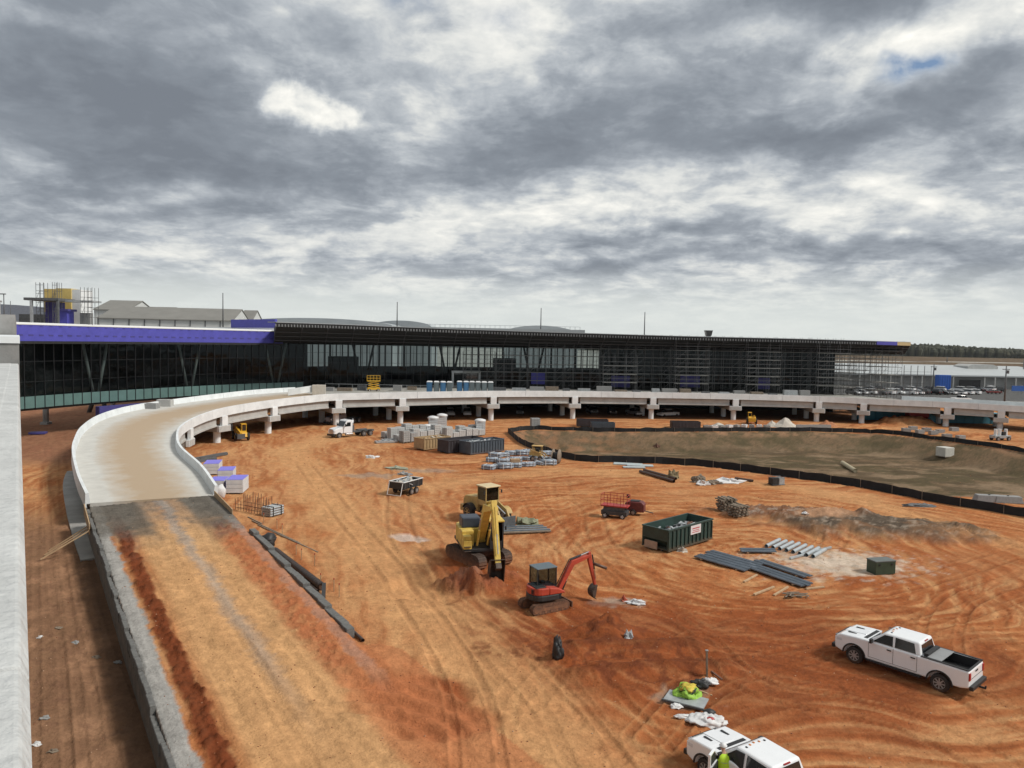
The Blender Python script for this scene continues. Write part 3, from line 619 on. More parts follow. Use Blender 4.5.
def strip(name, A, B, m, thick, dust, parent, nacross=14):
    vs = []; ds = []
    for p, q in zip(A, B):
        for k in range(nacross + 1):
            f = k / nacross; vs.append(p.lerp(q, f)); ds.append(dust(f))
    n = nacross + 1; fs = [(i * n + k, i * n + k + 1, (i + 1) * n + k + 1, (i + 1) * n + k) for i in range(len(A) - 1) for k in range(nacross)]
    nt_ = len(vs); bot = [v - Vector((0, 0, thick)) for v in vs]
    fs2 = [(nt_ + a, nt_ + d, nt_ + c, nt_ + b) for a, b, c, d in fs]
    e = []
    L_ = len(A) - 1
    for i in range(L_):
        for k in (0, nacross): e.append((i * n + k, (i + 1) * n + k, nt_ + (i + 1) * n + k, nt_ + i * n + k))
    for k in range(nacross):
        for i in (0, L_): e.append((i * n + k, i * n + k + 1, nt_ + i * n + k + 1, nt_ + i * n + k))
    me = bpy.data.meshes.new(name); me.from_pydata(vs + bot, [], fs + fs2 + e); me.materials.append(m)
    c = me.color_attributes.new('dust', 'FLOAT_COLOR', 'POINT'); dd = ds + ds
    for i, v in enumerate(dd): c.data[i].color = (v, v, v, 1)
    b = bmesh.new(); b.from_mesh(me); bmesh.ops.recalc_face_normals(b, faces=b.faces); b.to_mesh(me); b.free()
    o = bpy.data.objects.new(name, me); C.objects.link(o); o.parent = parent; return o
strip('road_deck', ia, oa, m_deck, .55, lambda f: max(0, 1 - abs(f - .47) / .38) ** .6, br)
# the wide kerbside deck in front of the terminal, then the narrower road off to the right
far = [Vector((p.x, p.y, 0)) for p in FAC]
kA = resample(INNER[iN:], 90)
kB = []
fp = [Vector((-46, 157, 5.5)), Vector((-44, 170.5, 5.5))] + [Vector((p.x, p.y - .6, 5.45)) for p in FAC if p.x > -42] + [Vector((88, 190, 5.2)), Vector((92, 179, 4.9)), Vector((101, 175.5, 4.7)), Vector((116, 168, 4.4)), Vector((133, 157, 4.1)), Vector((150, 143, 3.8))]
i88 = [i for i, p in enumerate(kA) if p.x > 84][0]
f1 = resample(fp[:-5], i88 + 1); f2 = resample(fp[-5:], 90 - i88)
for i in range(90):
    q = f1[i] if i <= i88 else f2[i - i88]; kB.append(Vector((q.x, q.y, kA[i].z)))
kA[0] = ia[-1].copy()
strip('kerbside_deck', kA, kB, mat('deck_grey', (.34, .335, .31), .9, .2, .35, bump=.1), .5, lambda f: 0, br, 4)
# barriers: the profile leans and its outer face runs down over the deck edge
bprof = [(-.02, .02), (.10, .90), (.36, .90), (.40, -.42), (.28, -.42), (.28, -.05), (-.02, -.05)]
barI = [Vector((p.x, p.y, p.z)) for p in INNER]
def cutlen(path, L_):
    out_ = [[path[0]]]; acc = 0
    for a, b in zip(path[:-1], path[1:]):
        acc += (b - a).length; out_[-1].append(b)
        if acc > L_ and b is not path[-1]: out_.append([b]); acc = 0
    return [o for o in out_ if len(o) > 1]
def gap(seg, g=.05):
    s = list(seg); d = (s[1] - s[0]).normalized(); s[0] = s[0] + d * g; return s
for k, sg in enumerate(cutlen(barI, 7.5)):
    MB().sweep(gap(sg), bprof).build('barrier', m_conc, br)
for k, sg in enumerate(cutlen(OUTER, 7.5)):
    MB().sweep(gap(sg), [(-a, b) for a, b in bprof]).build('barrier', m_conc, br)
# far side barrier of the right hand stretch
MB().sweep([Vector((p.x, p.y, p.z)) for p in resample([Vector((q.x, q.y, q.z)) for q in kB[i88 + 1:]], 30)], [(-a, b) for a, b in bprof]).build('barrier', m_conc, br)
def nearest(path, u):
    best = None
    for p in path:
        pr = Vector((p.x, p.y, p.z - CAMZ)); q = CM.to_3x3().transposed() @ pr; uu = 512 + FPX * q.x / -q.z
        if best is None or abs(uu - u) < best[0]: best = (abs(uu - u), p)
    return best[1]
def frame(path, p):
    i = min(range(len(path)), key=lambda k: (path[k] - p).length); a = path[max(i - 1, 0)]; b = path[min(i + 1, len(path) - 1)]; d = b - a; d.z = 0; d.normalize(); return d
cols_u = [189, 223, 271, 325, 404, 493, 574.5, 653, 737, 817, 866, 944, 1003, 1080]
IN2 = [p for p in INNER if p.y > 104]
base_pts = []
for u in cols_u: base_pts.append(nearest(IN2 if u < 300 else INNER[iN:], u))
for bi, p in enumerate(base_pts):
    d = frame(INNER, p); r = Vector((d.y, -d.x, 0))  # to the right of travel = outwards on the inner side
    W_ = 13.0 if bi < 3 else (20.0 if bi < 10 else 12.0)
    zt = p.z - .5
    ang = math.atan2(d.y, d.x)
    # crosshead with the pale end blocks seen under the barrier
    cc = p - r * (W_ / 2 - .3)
    cb = MB(); q = Matrix.Rotation(ang, 3, 'Z')
    cb.box(cc + Vector((0, 0, -2.55 + .12)), (2.5, W_ + .5, .95), rot=q); cb.build('crosshead', m_conc2, br, bevel=.05)
    MB().box(p + r * .22 + Vector((0, 0, -2.43)), (2.7, .55, 1.0), rot=q).box(p + r * .25 + Vector((0, 0, -1.17)), (1.35, .5, 1.5), rot=q).build('end_block', m_conc, br, bevel=.03)
    for off in ([1.1, W_ - 3.2] if W_ < 16 else [1.1, 8.5, W_ - 2.0]):
        c = p - r * off; gzv = gz(c.x, c.y) - .3
        MB().cyl((c.x, c.y, gzv), (c.x, c.y, p.z - 2.9), .58, n=18).build('column', m_conc, br, fix=False)
# girders between the bents (outer faces first, then those behind)
allb = [INNER[6]] + base_pts
for a, b in zip(allb[:-1], allb[1:]):
    i0 = min(range(len(INNER)), key=lambda k: (INNER[k] - a).length); i1 = min(range(len(INNER)), key=lambda k: (INNER[k] - b).length)
    if i1 - i0 < 3: continue
    sg = INNER[i0:i1 + 1]; L_ = 0
    sg = [sg[0].lerp(sg[1], .9 if (sg[1]-sg[0]).length<1.6 else .5)] + sg[1:-1] + [sg[-1].lerp(sg[-2], .9)]
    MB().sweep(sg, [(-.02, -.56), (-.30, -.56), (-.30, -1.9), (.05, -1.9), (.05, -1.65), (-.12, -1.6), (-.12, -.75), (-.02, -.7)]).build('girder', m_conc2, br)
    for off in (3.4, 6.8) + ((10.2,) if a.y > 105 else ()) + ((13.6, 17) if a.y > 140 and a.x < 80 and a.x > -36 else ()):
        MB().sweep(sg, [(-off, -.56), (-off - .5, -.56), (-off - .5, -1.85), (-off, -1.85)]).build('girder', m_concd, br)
# outer side: solid fascia girder and a few columns along the approach
MB().sweep(OUTER[6:], [(.05, -.56), (.45, -.56), (.45, -1.7), (.05, -1.7)]).build('girder', m_conc2, br)
# abutment at the ramp
am = MB(); 
a0, a1 = Vector((-27.9, 69, 0)), Vector((-37.1, 64.7, 0)); dd_ = (a1 - a0).normalized(); back = Vector((-dd_.y, dd_.x, 0)); back = back if back.y > 0 else -back
am.hexa([a0 - Vector((0, 0, .6)) + back * .4, a1 - Vector((0, 0, .6)) + back * .4, a1 + back * 6 - Vector((0, 0, .6)), a0 + back * 6 - Vector((0, 0, .6)),
         a0 + Vector((0, 0, 1.46)) + back * .4, a1 + Vector((0, 0, 1.46)) + back * .4, a1 + back * 6 + Vector((0, 0, 1.6)), a0 + back * 6 + Vector((0, 0, 1.6))])
am.build('abutment', m_conc2, br)
# pale splash pad on the ground along the outside
pad = [G(u, v, -.1) for u, v in [(82, 556), (72, 530), (66, 505), (64, 485), (68, 472)]]
pp = catmull(pad, 1.0); o = MB().sweep([Vector((p.x, p.y, gz(p.x, p.y) + .04)) for p in pp], [(-.1, .12), (1.7, .16), (1.7, -.4), (-.1, -.4)]).build('drainage_pad', m_concd); tag(o, kind='structure')

# ------------------------------------------------------------------ block walls that hold the ramp
def blockwall(name, lab, t0, t1, s0, s1, zt, zb, up=1):
    w = thing(name, lab, 'retaining wall'); mm = MB(); L_ = 1.35; s = s0
    def P(s, t, z): return Vector((RS[0] + RU[0] * s + RV[0] * t, RS[1] + RU[1] * s + RV[1] * t, z))
    top = MB(); fc = MB(); k = 0
    while s < s1 - .1:
        e = min(s + L_, s1); j = random.uniform(-.04, .04); zt_ = round((zt((s + e) / 2)) / .2) * .2 + random.uniform(-.015, .015)
        tgt = top
        tgt.hexa([P(s + .02, t0 + j, zt_ - .62), P(e - .02, t0 + j, zt_ - .62), P(e - .02, t1 + j, zt_ - .62), P(s + .02, t1 + j, zt_ - .62), P(s + .02, t0 + j, zt_), P(e - .02, t0 + j, zt_), P(e - .02, t1 + j, zt_), P(s + .02, t1 + j, zt_)])
        s = e
    s = s0
    while s < s1 - .1:
        e = min(s + 4, s1); zz_ = min(zt(s), zt(e)) - .55; z0, z1 = zb(s), zb(e)
        fc.hexa([P(s, t0 + .05, z0), P(e, t0 + .05, z1), P(e, t1 - .05, z1), P(s, t1 - .05, z0), P(s, t0 + .05, zz_), P(e, t0 + .05, zz_), P(e, t1 - .05, zz_), P(s, t1 - .05, zz_)]); s = e
    top.build('cap_course', mat('cap_block', (.13, .13, .125), .95, .3, 4, bump=.4, bscale=20), w, bevel=.03, seg=1); fc.build('wall_face', mat('wall_face', (.16, .145, .13), .95, .3, 2, bump=.3), w); return w
zrf = lambda s: max(-.15, 2.0 * (1 - s / 41.0))
blockwall('block_wall', 'grey block retaining wall holding the left edge of the dirt ramp', -5.44, -5.18, .6, 47, lambda s: zrf(round(s / 5) * 5) + .05, lambda s: -.7 - .045 * s)
blockwall('block_wall', 'short grey block wall on the right shoulder of the dirt ramp beside the black pipes', 5.14, 5.62, 12.4, 33.6, lambda s: zrf(s) + .16, lambda s: -.4)
def RP(s, t, z): return Vector((RS[0] + RU[0] * s + RV[0] * t, RS[1] + RU[1] * s + RV[1] * t, z))
o = MB().beam(RP(.4, 5.0, 2.0), RP(7.0, 5.1, 1.55), .07, 1.1).build('plywood_form', m_wood); tag(o, 'long tan plywood form board on edge beside the gravel where the bridge ends', 'form board')
o = MB().beam(RP(.2, -5.55, 1.95), RP(6.5, -5.6, 1.6), .08, .9).build('plywood_form', m_wood); tag(o, 'thin form board braced with props on the left edge of the ramp', 'form board')
for k in range(3):
    o = MB().beam(RP(5.0 + .8 * k, -5.65, 1.5), RP(4.2 + k * 1.2, -8.3 - .3 * k, -.3), .09, .09).build('timber_prop', m_wood)
    tag(o, ['slanting timber prop leaning on the left ramp edge, the farthest of three', 'middle slanting timber prop against the left ramp edge', 'nearest slanting timber prop against the left ramp edge'][k], 'timber prop', 'timber props on the left of the ramp')
# ------------------------------------------------------------------ terminal building
def mk_glass(name, tint, refl=.16, rough=.03):
    m = bpy.data.materials.new(name); m.use_nodes = True; n = m.node_tree.nodes; l = m.node_tree.links
    for q in list(n): n.remove(q)
    o = n.new('ShaderNodeOutputMaterial'); mx = n.new('ShaderNodeMixShader'); t = n.new('ShaderNodeBsdfTransparent'); g = n.new('ShaderNodeBsdfGlossy'); lw = n.new('ShaderNodeLayerWeight'); lw.inputs[0].default_value = .35
    tc = n.new('ShaderNodeTexCoord'); nz = n.new('ShaderNodeTexNoise'); nz.inputs['Scale'].default_value = .35; l.new(tc.outputs['Object'], nz.inputs['Vector']); bp = n.new('ShaderNodeBump'); bp.inputs['Strength'].default_value = .15; bp.inputs['Distance'].default_value = .3; l.new(nz.outputs[0], bp.inputs['Height']); l.new(bp.outputs[0], g.inputs['Normal'])
    t.inputs[0].default_value = (*tint, 1); g.inputs['Roughness'].default_value = rough; g.inputs[0].default_value = (.8, .9, .95, 1)
    ad = n.new('ShaderNodeMath'); ad.operation = 'MULTIPLY_ADD'; l.new(lw.outputs['Fresnel'], ad.inputs[0]); ad.inputs[1].default_value = refl * 1.6; ad.inputs[2].default_value = refl * .04
    l.new(ad.outputs[0], mx.inputs[0]); l.new(t.outputs[0], mx.inputs[1]); l.new(g.outputs[0], mx.inputs[2]); l.new(mx.outputs[0], o.inputs[0]); return m
m_cw = mk_glass('curtain_wall_glass', (.42, .47, .46))
m_mull = mat('mullion', (.016, .017, .019), .5, .2)
m_span = mat('spandrel_green', (.10, .175, .165), .35, .12, .6)
m_soff = mat('canopy_black', (.014, .014, .015), .8, .3)
m_roof = mat('roof_membrane', (.46, .47, .47), .8, .1, .3)
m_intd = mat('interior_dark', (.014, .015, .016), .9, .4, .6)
ter = thing('terminal_building', 'long low airport terminal with dark glass front, purple sheathed end and black canopy', 'terminal')
F2 = resample(FAC, 113)                                   # 28 bays of 4 panes
def nrm(path, i):
    a = path[max(i - 1, 0)]; b = path[min(i + 1, len(path) - 1)]; d = (b - a).normalized(); return Vector((d.y, -d.x, 0))   # towards the viewer
for k in range(28):
    i0 = k * 4; w = MB(); mu = MB(); sp_ = MB()
    left = F2[i0 + 2].x < -49
    z0 = 6.9 if left else 5.6; z1 = 15.55
    for j in range(4):
        a, b = F2[i0 + j], F2[i0 + j + 1]
        w.add([(a.x, a.y, z0), (b.x, b.y, z0), (b.x, b.y, z1), (a.x, a.y, z1)], [(0, 1, 2, 3)])
        n_ = nrm(F2, i0 + j)
        mu.beam(a + n_ * .06 + Vector((0, 0, z0 - (1.9 if left else 0))), a + n_ * .06 + Vector((0, 0, z1)), .07, .18, up=n_)
        if left: sp_.hexa([Vector((p.x, p.y, q)) + n_ * o_ for q in (5.0, 6.88) for p, o_ in ((a, .02), (b, .02), (b, -.2), (a, -.2))])
    for zz_ in ((9.2, 12.4) if left else (8.4, 11.2, 13.6)):
        for j in range(4):
            a, b = F2[i0 + j], F2[i0 + j + 1]; n_ = nrm(F2, i0 + j); mu.beam(a + n_ * .04 + Vector((0, 0, zz_)), b + n_ * .04 + Vector((0, 0, zz_)), .10, .06)
    wo = w.build('window_bay', m_cw, ter, fix=False); mu.build('mullion', m_mull, wo)
    if left: sp_.build('spandrel_panel', m_span, ter)
# floor, ceiling and back wall of the hall
def offset(path, d): return [p - nrm(path, i) * d for i, p in enumerate(path)]
in1 = offset(F2, .5); in2 = [Vector((p.x * 1.0 - 6 + (p.x + 77) * .06, max(p.y + 42, 205), 0)) for p in F2]
def slab(name, A, B, z0, z1, m, par_):
    q = MB()
    for i in range(len(A) - 1): q.hexa([Vector((p.x, p.y, zq)) for zq in (z0, z1) for p in (A[i], A[i + 1], B[i + 1], B[i])])
    return q.build(name, m, par_)
ev = list(range(0, 113, 4))
A4 = [in1[i] for i in ev]; B4 = [in2[i] for i in ev]
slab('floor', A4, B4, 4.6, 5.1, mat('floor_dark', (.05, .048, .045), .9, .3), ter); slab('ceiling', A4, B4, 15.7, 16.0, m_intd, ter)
nl = [i for i in range(29) if F2[ev[i]].x < -50][-1] + 1
bw = MB()
for i in range(28):
    a, b = B4[i], B4[i + 1]
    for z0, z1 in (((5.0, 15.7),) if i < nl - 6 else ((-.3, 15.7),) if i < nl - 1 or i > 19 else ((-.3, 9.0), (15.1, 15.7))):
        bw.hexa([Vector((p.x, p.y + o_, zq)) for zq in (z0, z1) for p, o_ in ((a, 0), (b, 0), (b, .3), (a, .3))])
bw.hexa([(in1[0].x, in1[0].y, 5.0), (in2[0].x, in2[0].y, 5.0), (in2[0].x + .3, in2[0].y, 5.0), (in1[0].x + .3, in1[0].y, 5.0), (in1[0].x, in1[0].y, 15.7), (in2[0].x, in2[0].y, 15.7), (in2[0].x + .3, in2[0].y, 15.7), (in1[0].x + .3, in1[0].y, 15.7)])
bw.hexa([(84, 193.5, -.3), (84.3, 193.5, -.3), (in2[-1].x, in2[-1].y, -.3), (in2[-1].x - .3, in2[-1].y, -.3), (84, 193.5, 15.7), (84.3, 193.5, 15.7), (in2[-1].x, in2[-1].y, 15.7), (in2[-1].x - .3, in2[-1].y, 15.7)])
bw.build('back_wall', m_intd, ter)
bm_ = MB()
for i in range(nl - 1, 20):
    for f in (0, .25, .5, .75):
        p = B4[i].lerp(B4[i + 1], f); bm_.box((p.x, p.y - .1, 12.05), (.35 if f else .6, .15, 6.1))
bm_.build('back_window_frame', m_mull, ter)
mz = MB()
for i in range(3, 27, 1):      # dark kiosks and core walls seen through the glass
    if i % 3 == 1:
        p = A4[i].lerp(B4[i], .45); mz.box((p.x, p.y, 5.1 + (2.4 if i % 2 else 3.6)), (5.5 + (i % 4), 4, 4.8 if i % 2 else 7.2), rz=.3)
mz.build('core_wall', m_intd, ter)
m_vcol = mat('column_pale', (.55, .56, .56), .6, .05)
for k in range(2, 27, 3):     # forked columns behind the glass
    p = A4[k].lerp(B4[k], .07); d = (A4[k + 1] - A4[k - 1]).normalized(); m = m_vcol if k < nl + 1 else m_mull
    for s in (-1, 1): MB().cyl(p + Vector((0, 0, 6.2)) + d * .5 * s, p + Vector((0, 0, 15.6)) + d * 2.6 * s, .26, n=8).build('forked_column', m, ter)
# ground storey in the shade of the deck
gw = MB()
for i in range(len(A4) - 1):
    a, b = A4[i], A4[i + 1]
    if a.x > -62: gw.hexa([Vector((p.x, p.y + o_, zq)) for zq in (-.3, 4.6) for p, o_ in ((a, 6), (b, 6), (b, 6.4), (a, 6.4))])
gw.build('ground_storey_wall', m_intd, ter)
MB().box((-69.5, 131.5, 2.1), (9.5, 1.0, 4.6), rz=1.15).build('basement_wall', m_purpled, ter)
for (u, v) in [(46, 424), (113, 410)]:
    p = G(u, v); MB().cyl((p.x, p.y, -.3), (p.x, p.y, 5.0), .5, n=14).box((p.x, p.y, .15), (1.4, 1.4, .5)).build('column', m_conc2, ter)
for k, (u, v) in enumerate([(93, 412), (104, 413)]):
    p = G(u, v); MB().cyl((p.x - .9 + 1.2 * k, p.y, -.2), (p.x + .9 - 1.2 * k, p.y, 4.8), .45, n=12).build('raking_column', m_steeld, ter)
# purple fascia over the left half
iP = [i for i, p in enumerate(F2) if p.x < -51.2][-1]
LF = F2[:iP + 1]
fm = MB().sweep(LF, [(.55, 15.62), (.55, 18.15), (.0, 18.15), (.0, 15.62)])
for i in range(0, iP):
    for f in (.5,):
        p = LF[i].lerp(LF[i + 1], f); d = (LF[i + 1] - LF[i]).normalized(); n_ = nrm(F2, i); q = p + n_ * .57; fm.beam(q + Vector((0, 0, 16.55)) - d * .42, q + Vector((0, 0, 16.55)) + d * .42, .04, .24, 1)
        fm.beam(q + Vector((0, 0, 17.98)) - d * .25, q + Vector((0, 0, 17.98)) + d * .25, .04, .10, 1)
fm.build('fascia', [m_purple, m_purpled], ter)
MB().sweep(LF, [(.75, 15.2), (.75, 15.6), (-.3, 15.6), (-.3, 15.2)]).build('soffit_band', m_soff, ter)
pe = [p for p in LF]
MB().sweep(pe, [(.62, 18.17), (.62, 18.3), (-1.2, 18.55), (-1.2, 18.17)]).build('roof_edge', mat('roof_white', (.72, .72, .70), .7, .04), ter)
# roof of the whole building
def roofz(i): return 18.1
q = MB()
for i in range(28): q.hexa([Vector((p.x, p.y, zq)) for zq in (16.05, 18.0) for p in (A4[i], A4[i + 1], B4[i + 1], B4[i])])
q.build('roof', m_roof, ter)
# canopy
CE = [(-48, 150, 20.0), (-38, 159.5, 20.0), (-25, 167, 19.8), (-10, 172.5, 19.6), (8, 176.5, 19.4), (24, 179, 19.25), (40, 181, 19.1), (56, 182.5, 19.05), (72, 184, 19.0), (90, 186, 18.85), (101, 188.5, 18.75)]
CEp = resample(catmull(CE, 2.0), 80)
Fb = [p for p in F2 if p.x > -53] + [Vector((90, 199, 0)), Vector((101.5, 192, 0))]
Fb = resample(Fb, 80)
cn = MB()
for i in range(79):
    a, b, c, d = CEp[i], CEp[i + 1], Fb[i + 1], Fb[i]
    cn.hexa([(a.x, a.y, a.z - .95), (b.x, b.y, b.z - .95), (c.x, c.y, 15.62), (d.x, d.y, 15.62), (a.x, a.y, a.z - .25), (b.x, b.y, b.z - .25), (c.x, c.y, 18.9), (d.x, d.y, 18.9)])
MB().sweep(CEp, [(.12, -.08), (.12, .06), (-3.5, .12), (-3.5, -.08)]).build('canopy_roof_edge', mat('gutter_grey', (.30, .32, .34), .6, .1), ter)
MB().sweep(CEp, [(.05, -.30), (.05, -.1), (-.4, -.1), (-.4, -.30)]).build('canopy_gutter', m_soff, ter)
rb = cn
m_rib = mat('canopy_rib', (.15, .155, .16), .6, .2)
for i, p in enumerate(resample(CEp, 230)):
    if i % 1 == 0:
        n_ = Vector((0.05, -1, 0)) if p.x > -10 else Vector((.55, -.83, 0)); rb.beam(p + n_ * .06 + Vector((0, 0, -.9)), p + n_ * .06 + Vector((0, 0, -.38)), .24, .16, 1, up=n_)
rb.build('canopy', [m_soff, m_rib], ter)
rs = MB()
for f in (.25, .5, .75):
    pts = [Vector((a.x, a.y, a.z - 1.0)).lerp(Vector((d.x, d.y, 15.5)), f) for a, d in zip(CEp, Fb)]
    rs.sweep(pts, [(.1, 0), (.1, -.18), (-.1, -.18), (-.1, 0)])
for i in range(0, 80, 3):
    a, d = CEp[i], Fb[i]; rs.beam((a.x, a.y, a.z - 1.05), (d.x, d.y, 15.5), .15, .25)
rs.build('soffit_frame', mat('soffit_steel', (.055, .055, .058), .7, .2), ter)
# purple and tan sheathed tip of the canopy at the right
MB().sweep(CEp[-6:-2], [(.16, -.9), (.16, -.05), (.07, -.05), (.07, -.9)]).build('canopy_tip_cladding', m_purple, ter)
MB().sweep(CEp[-3:], [(.16, -.9), (.16, -.05), (.07, -.05), (.07, -.9)]).build('canopy_tip_panel', mat('tan_board', (.50, .38, .20), .8, .1), ter)
# purple box over the joint between the two roofs
pA, pB = AT(232, 322, 185), AT(276, 323, 172)
MB().beam((pA.x, pA.y, 20.1), (pB.x, pB.y, 20.1), .6, 2.0).build('plant_screen', m_purple, ter)
MB().box((pA.x - 1, pA.y + .4, 18.9), (40, .5, .6), rz=-.3).build('roof_upstand', m_white2, ter)
# doorway
p = Vector((-11.7, 183.2, 0)); d = Vector((.97, .22, 0)).normalized(); pr = MB(); pn_ = Vector((.22, -.97, 0)).normalized(); p = p + pn_ * 1.5
pr.beam(p - d * 3.3 + Vector((0, 0, 5.5)), p - d * 3.3 + Vector((0, 0, 9.6)), .45, 1.2, up=pn_); pr.beam(p + d * 3.3 + Vector((0, 0, 5.5)), p + d * 3.3 + Vector((0, 0, 9.6)), .45, 1.2, up=pn_)
pr.beam(p - d * 3.6 + Vector((0, 0, 9.35)), p + d * 3.6 + Vector((0, 0, 9.35)), 1.2, .5); pr.build('entrance_portal', m_steel, ter)
MB().beam(p - d * 3.05 + Vector((0, 0, 7.3)) - pn_ * .3, p + d * 3.05 + Vector((0, 0, 7.3)) - pn_ * .3, .2, 3.6).build('doorway', m_glassd, ter)
for (u0, u1, v0, v1) in [(531, 545, 373, 384), (680, 700, 376, 387), (758, 770, 378, 389), (611, 630, 376, 387)]:
    Y = nearest([Vector((q.x, q.y, 8)) for q in FAC], (u0 + u1) / 2).y - .35
    a = AT(u0, v1, Y); b = AT(u1, v0, Y); MB().box(((a.x + b.x) / 2, Y, (a.z + b.z) / 2), (b.x - a.x, .25, b.z - a.z)).build('purple_sheathing', m_purpled if u0 != 531 else m_purple, ter)

# ------------------------------------------------------------------ scaffold bays in front of the right half
m_sc = mat('scaffold_tube', (.13, .133, .136), .5, .3, 5, metal=.2); m_pl = mat('scaffold_plank', (.30, .295, .27), .8, .2, 2)
def scaffold(name, lab, A, B, nb, z0, z1, lift=2.0, depth=1.3, grp=None, planks=True, pr_=.042):
    A = Vector(A); B = Vector(B); d = (B - A); L_ = d.length; d.normalize(); n_ = Vector((d.y, -d.x, 0)); t = thing(name, lab, 'scaffold', (A.x, A.y, z0), math.atan2(d.y, d.x), grp); H = z1 - z0; nl_ = int(H / lift)
    pm = None
    for i in range(nb + 1):
        for r in (0, 1):
            if pm is None: o = MB().cyl((0, 0, 0), (0, 0, H + .8), pr_, n=5).build('standard', m_sc, t, fix=False); pm = o
            else: o = pm.copy(); C.objects.link(o); o.parent = t
            o.location = (L_ * i / nb, depth * r, 0)
    for k in range(1, nl_ + 1):
        zz_ = k * lift
        if planks: MB().box((L_ / 2, depth / 2, zz_), (L_, depth * .8, .11)).build('plank_deck', m_pl, t)
        q = MB()
        for zo in (0, 1.0):
            q.beam((0, 0, zz_ + zo), (L_, 0, zz_ + zo), pr_ * 1.4, pr_ * 1.4)
        q.beam((0, depth, zz_), (L_, depth, zz_), pr_ * 1.4, pr_ * 1.4); q.build('ledger', m_sc, t)
    for i in range(0, nb, 3):
        q = MB()
        for k in range(nl_): q.beam((L_ * i / nb, 0, k * lift), (L_ * (i + 1) / nb, 0, (k + 1) * lift), pr_, pr_)
        q.build('brace', m_sc, t)
    return t
cuts = [-12, -4, 4, 13, 22, 31, 40, 49, 58, 67, 76, 84.5]
def fy(X):
    for a, b in zip(FAC[:-1], FAC[1:]):
        if a.x <= X <= b.x: return a.y + (b.y - a.y) * (X - a.x) / (b.x - a.x)
    return FAC[-1].y
ordw = ['first', 'second', 'third', 'fourth', 'fifth', 'sixth', 'seventh', 'eighth', 'ninth', 'tenth', 'eleventh', 'twelfth']
for k, (a, b) in enumerate(zip(cuts[:-1], cuts[1:])):
    top = 13.6 if k < 2 else (16.5 if k < 4 else 18.6)
    scaffold('scaffold_tower', 'steel scaffold bay on the terminal front, %s from the left of the row' % ordw[k], (a + .15, fy(a) - 4.2, 0), (b - .15, fy(b) - 4.2, 0), 4, 5.35 + .0, top, 2.05, 1.4, 'scaffold bays along the terminal front')
    if k in (4, 6, 8, 10):
        scaffold('scaffold_tower', 'outer steel scaffold bay under the canopy edge, %s of four from the left' % ordw[k // 2 - 2], (a + .3, fy(a) - 8.6, 0), (b - .3, fy(b) - 8.6, 0), 3, 5.35, 17.6 if k > 4 else 13.5, 2.05, 1.2, 'outer scaffold bays under the canopy edge', planks=True)
for k, (a, b, yy, tp) in enumerate([((86), (92), 190, 17), ((92.5), (99.5), 189, 17.5), ((100), (107), 189, 12), (85.5, 92, 196, 17), (92.5, 99, 195, 16), (85.5, 94, 202, 16)]):
    scaffold('scaffold_tower', ['open scaffold just past the end of the glass front', 'open scaffold under the purple canopy tip', 'low open scaffold right of the canopy tip', 'second open scaffold row past the end of the glass front', 'second scaffold row behind the purple canopy tip', 'rearmost open scaffold past the end of the glass front'][k], (a, yy, 0), (b, yy, 0), 4, 5.1 if k == 0 else .0, tp, 2.05, 5 if k < 2 else 3, 'open scaffolds past the terminal end', planks=(k < 2 or k > 2))

# rooftop tower wrapped in yellow board, left
tw = thing('rooftop_tower', 'yellow sheathed stair tower under construction on the left end of the terminal roof', 'rooftop tower')
def bx(name, u0, u1, v0, v1, Y, dep, m, par_):
    a = AT(u0, v1, Y); b = AT(u1, v0, Y); return MB().box(((a.x + b.x) / 2, Y + dep / 2, (a.z + b.z) / 2), (abs(b.x - a.x), dep, b.z - a.z)).build(name, m, par_)
m_yb = mat('yellow_board', (.56, .42, .14), .8, .14, .8)
bx('sheathing', 44.5, 56, 289, 312, 134, 4, m_yb, tw); bx('sheathing', 56.3, 71, 288.5, 325, 133, 5, m_yb, tw); bx('white_panel', 72, 80, 289.5, 325, 133.2, 4, m_white2, tw)
bx('purple_panel', 58, 67, 310, 325.5, 128, 2, m_purple, tw); bx('purple_panel', 57, 68, 309, 311, 127.6, 2.6, m_purpled, tw); bx('dark_panel', 45.5, 58, 302, 324, 129, 2, m_purpled, tw)
bx('block_wall', 80, 90, 313, 325, 131, 1, m_block, tw)
cp = thing('steel_canopy', 'dark steel canopy frame on posts in front of the yellow rooftop tower', 'canopy')
bx('roof_beam', 23.5, 58, 298, 300, 126, 5, m_steeld, cp); bx('post', 30, 31.6, 300, 324, 126, .4, m_steel, cp); bx('post', 56.5, 58, 300, 324, 126, .4, m_steeld, cp); bx('roof_beam', 58, 92, 300.5, 301.6, 128, 3, m_steel, cp)
pl_ = AT(81, 326, 128); pr2 = AT(92.5, 326, 128)
scaffold('scaffold_tower', 'thin scaffold at the right of the yellow rooftop tower', (pl_.x, 128, 0), (pr2.x, 128, 0), 3, 18.1, AT(90, 292, 128).z, 1.7, 2.0, planks=False)
pl_ = AT(53, 326, 127); pr2 = AT(58, 326, 127)
scaffold('scaffold_tower', 'narrow scaffold poles in front of the yellow rooftop tower', (pl_.x, 127, 0), (pr2.x, 127, 0), 2, 18.1, AT(56, 287, 127).z, 1.5, 1.2, planks=False)
pl_ = AT(36.5, 326, 127); pr2 = AT(44, 326, 127)
scaffold('scaffold_tower', 'leftmost scaffold poles rising beside the dark canopy frame on the roof', (pl_.x, 127, 0), (pr2.x, 127, 0), 2, 18.1, AT(38, 287, 127).z, 1.5, 1.2, planks=False)
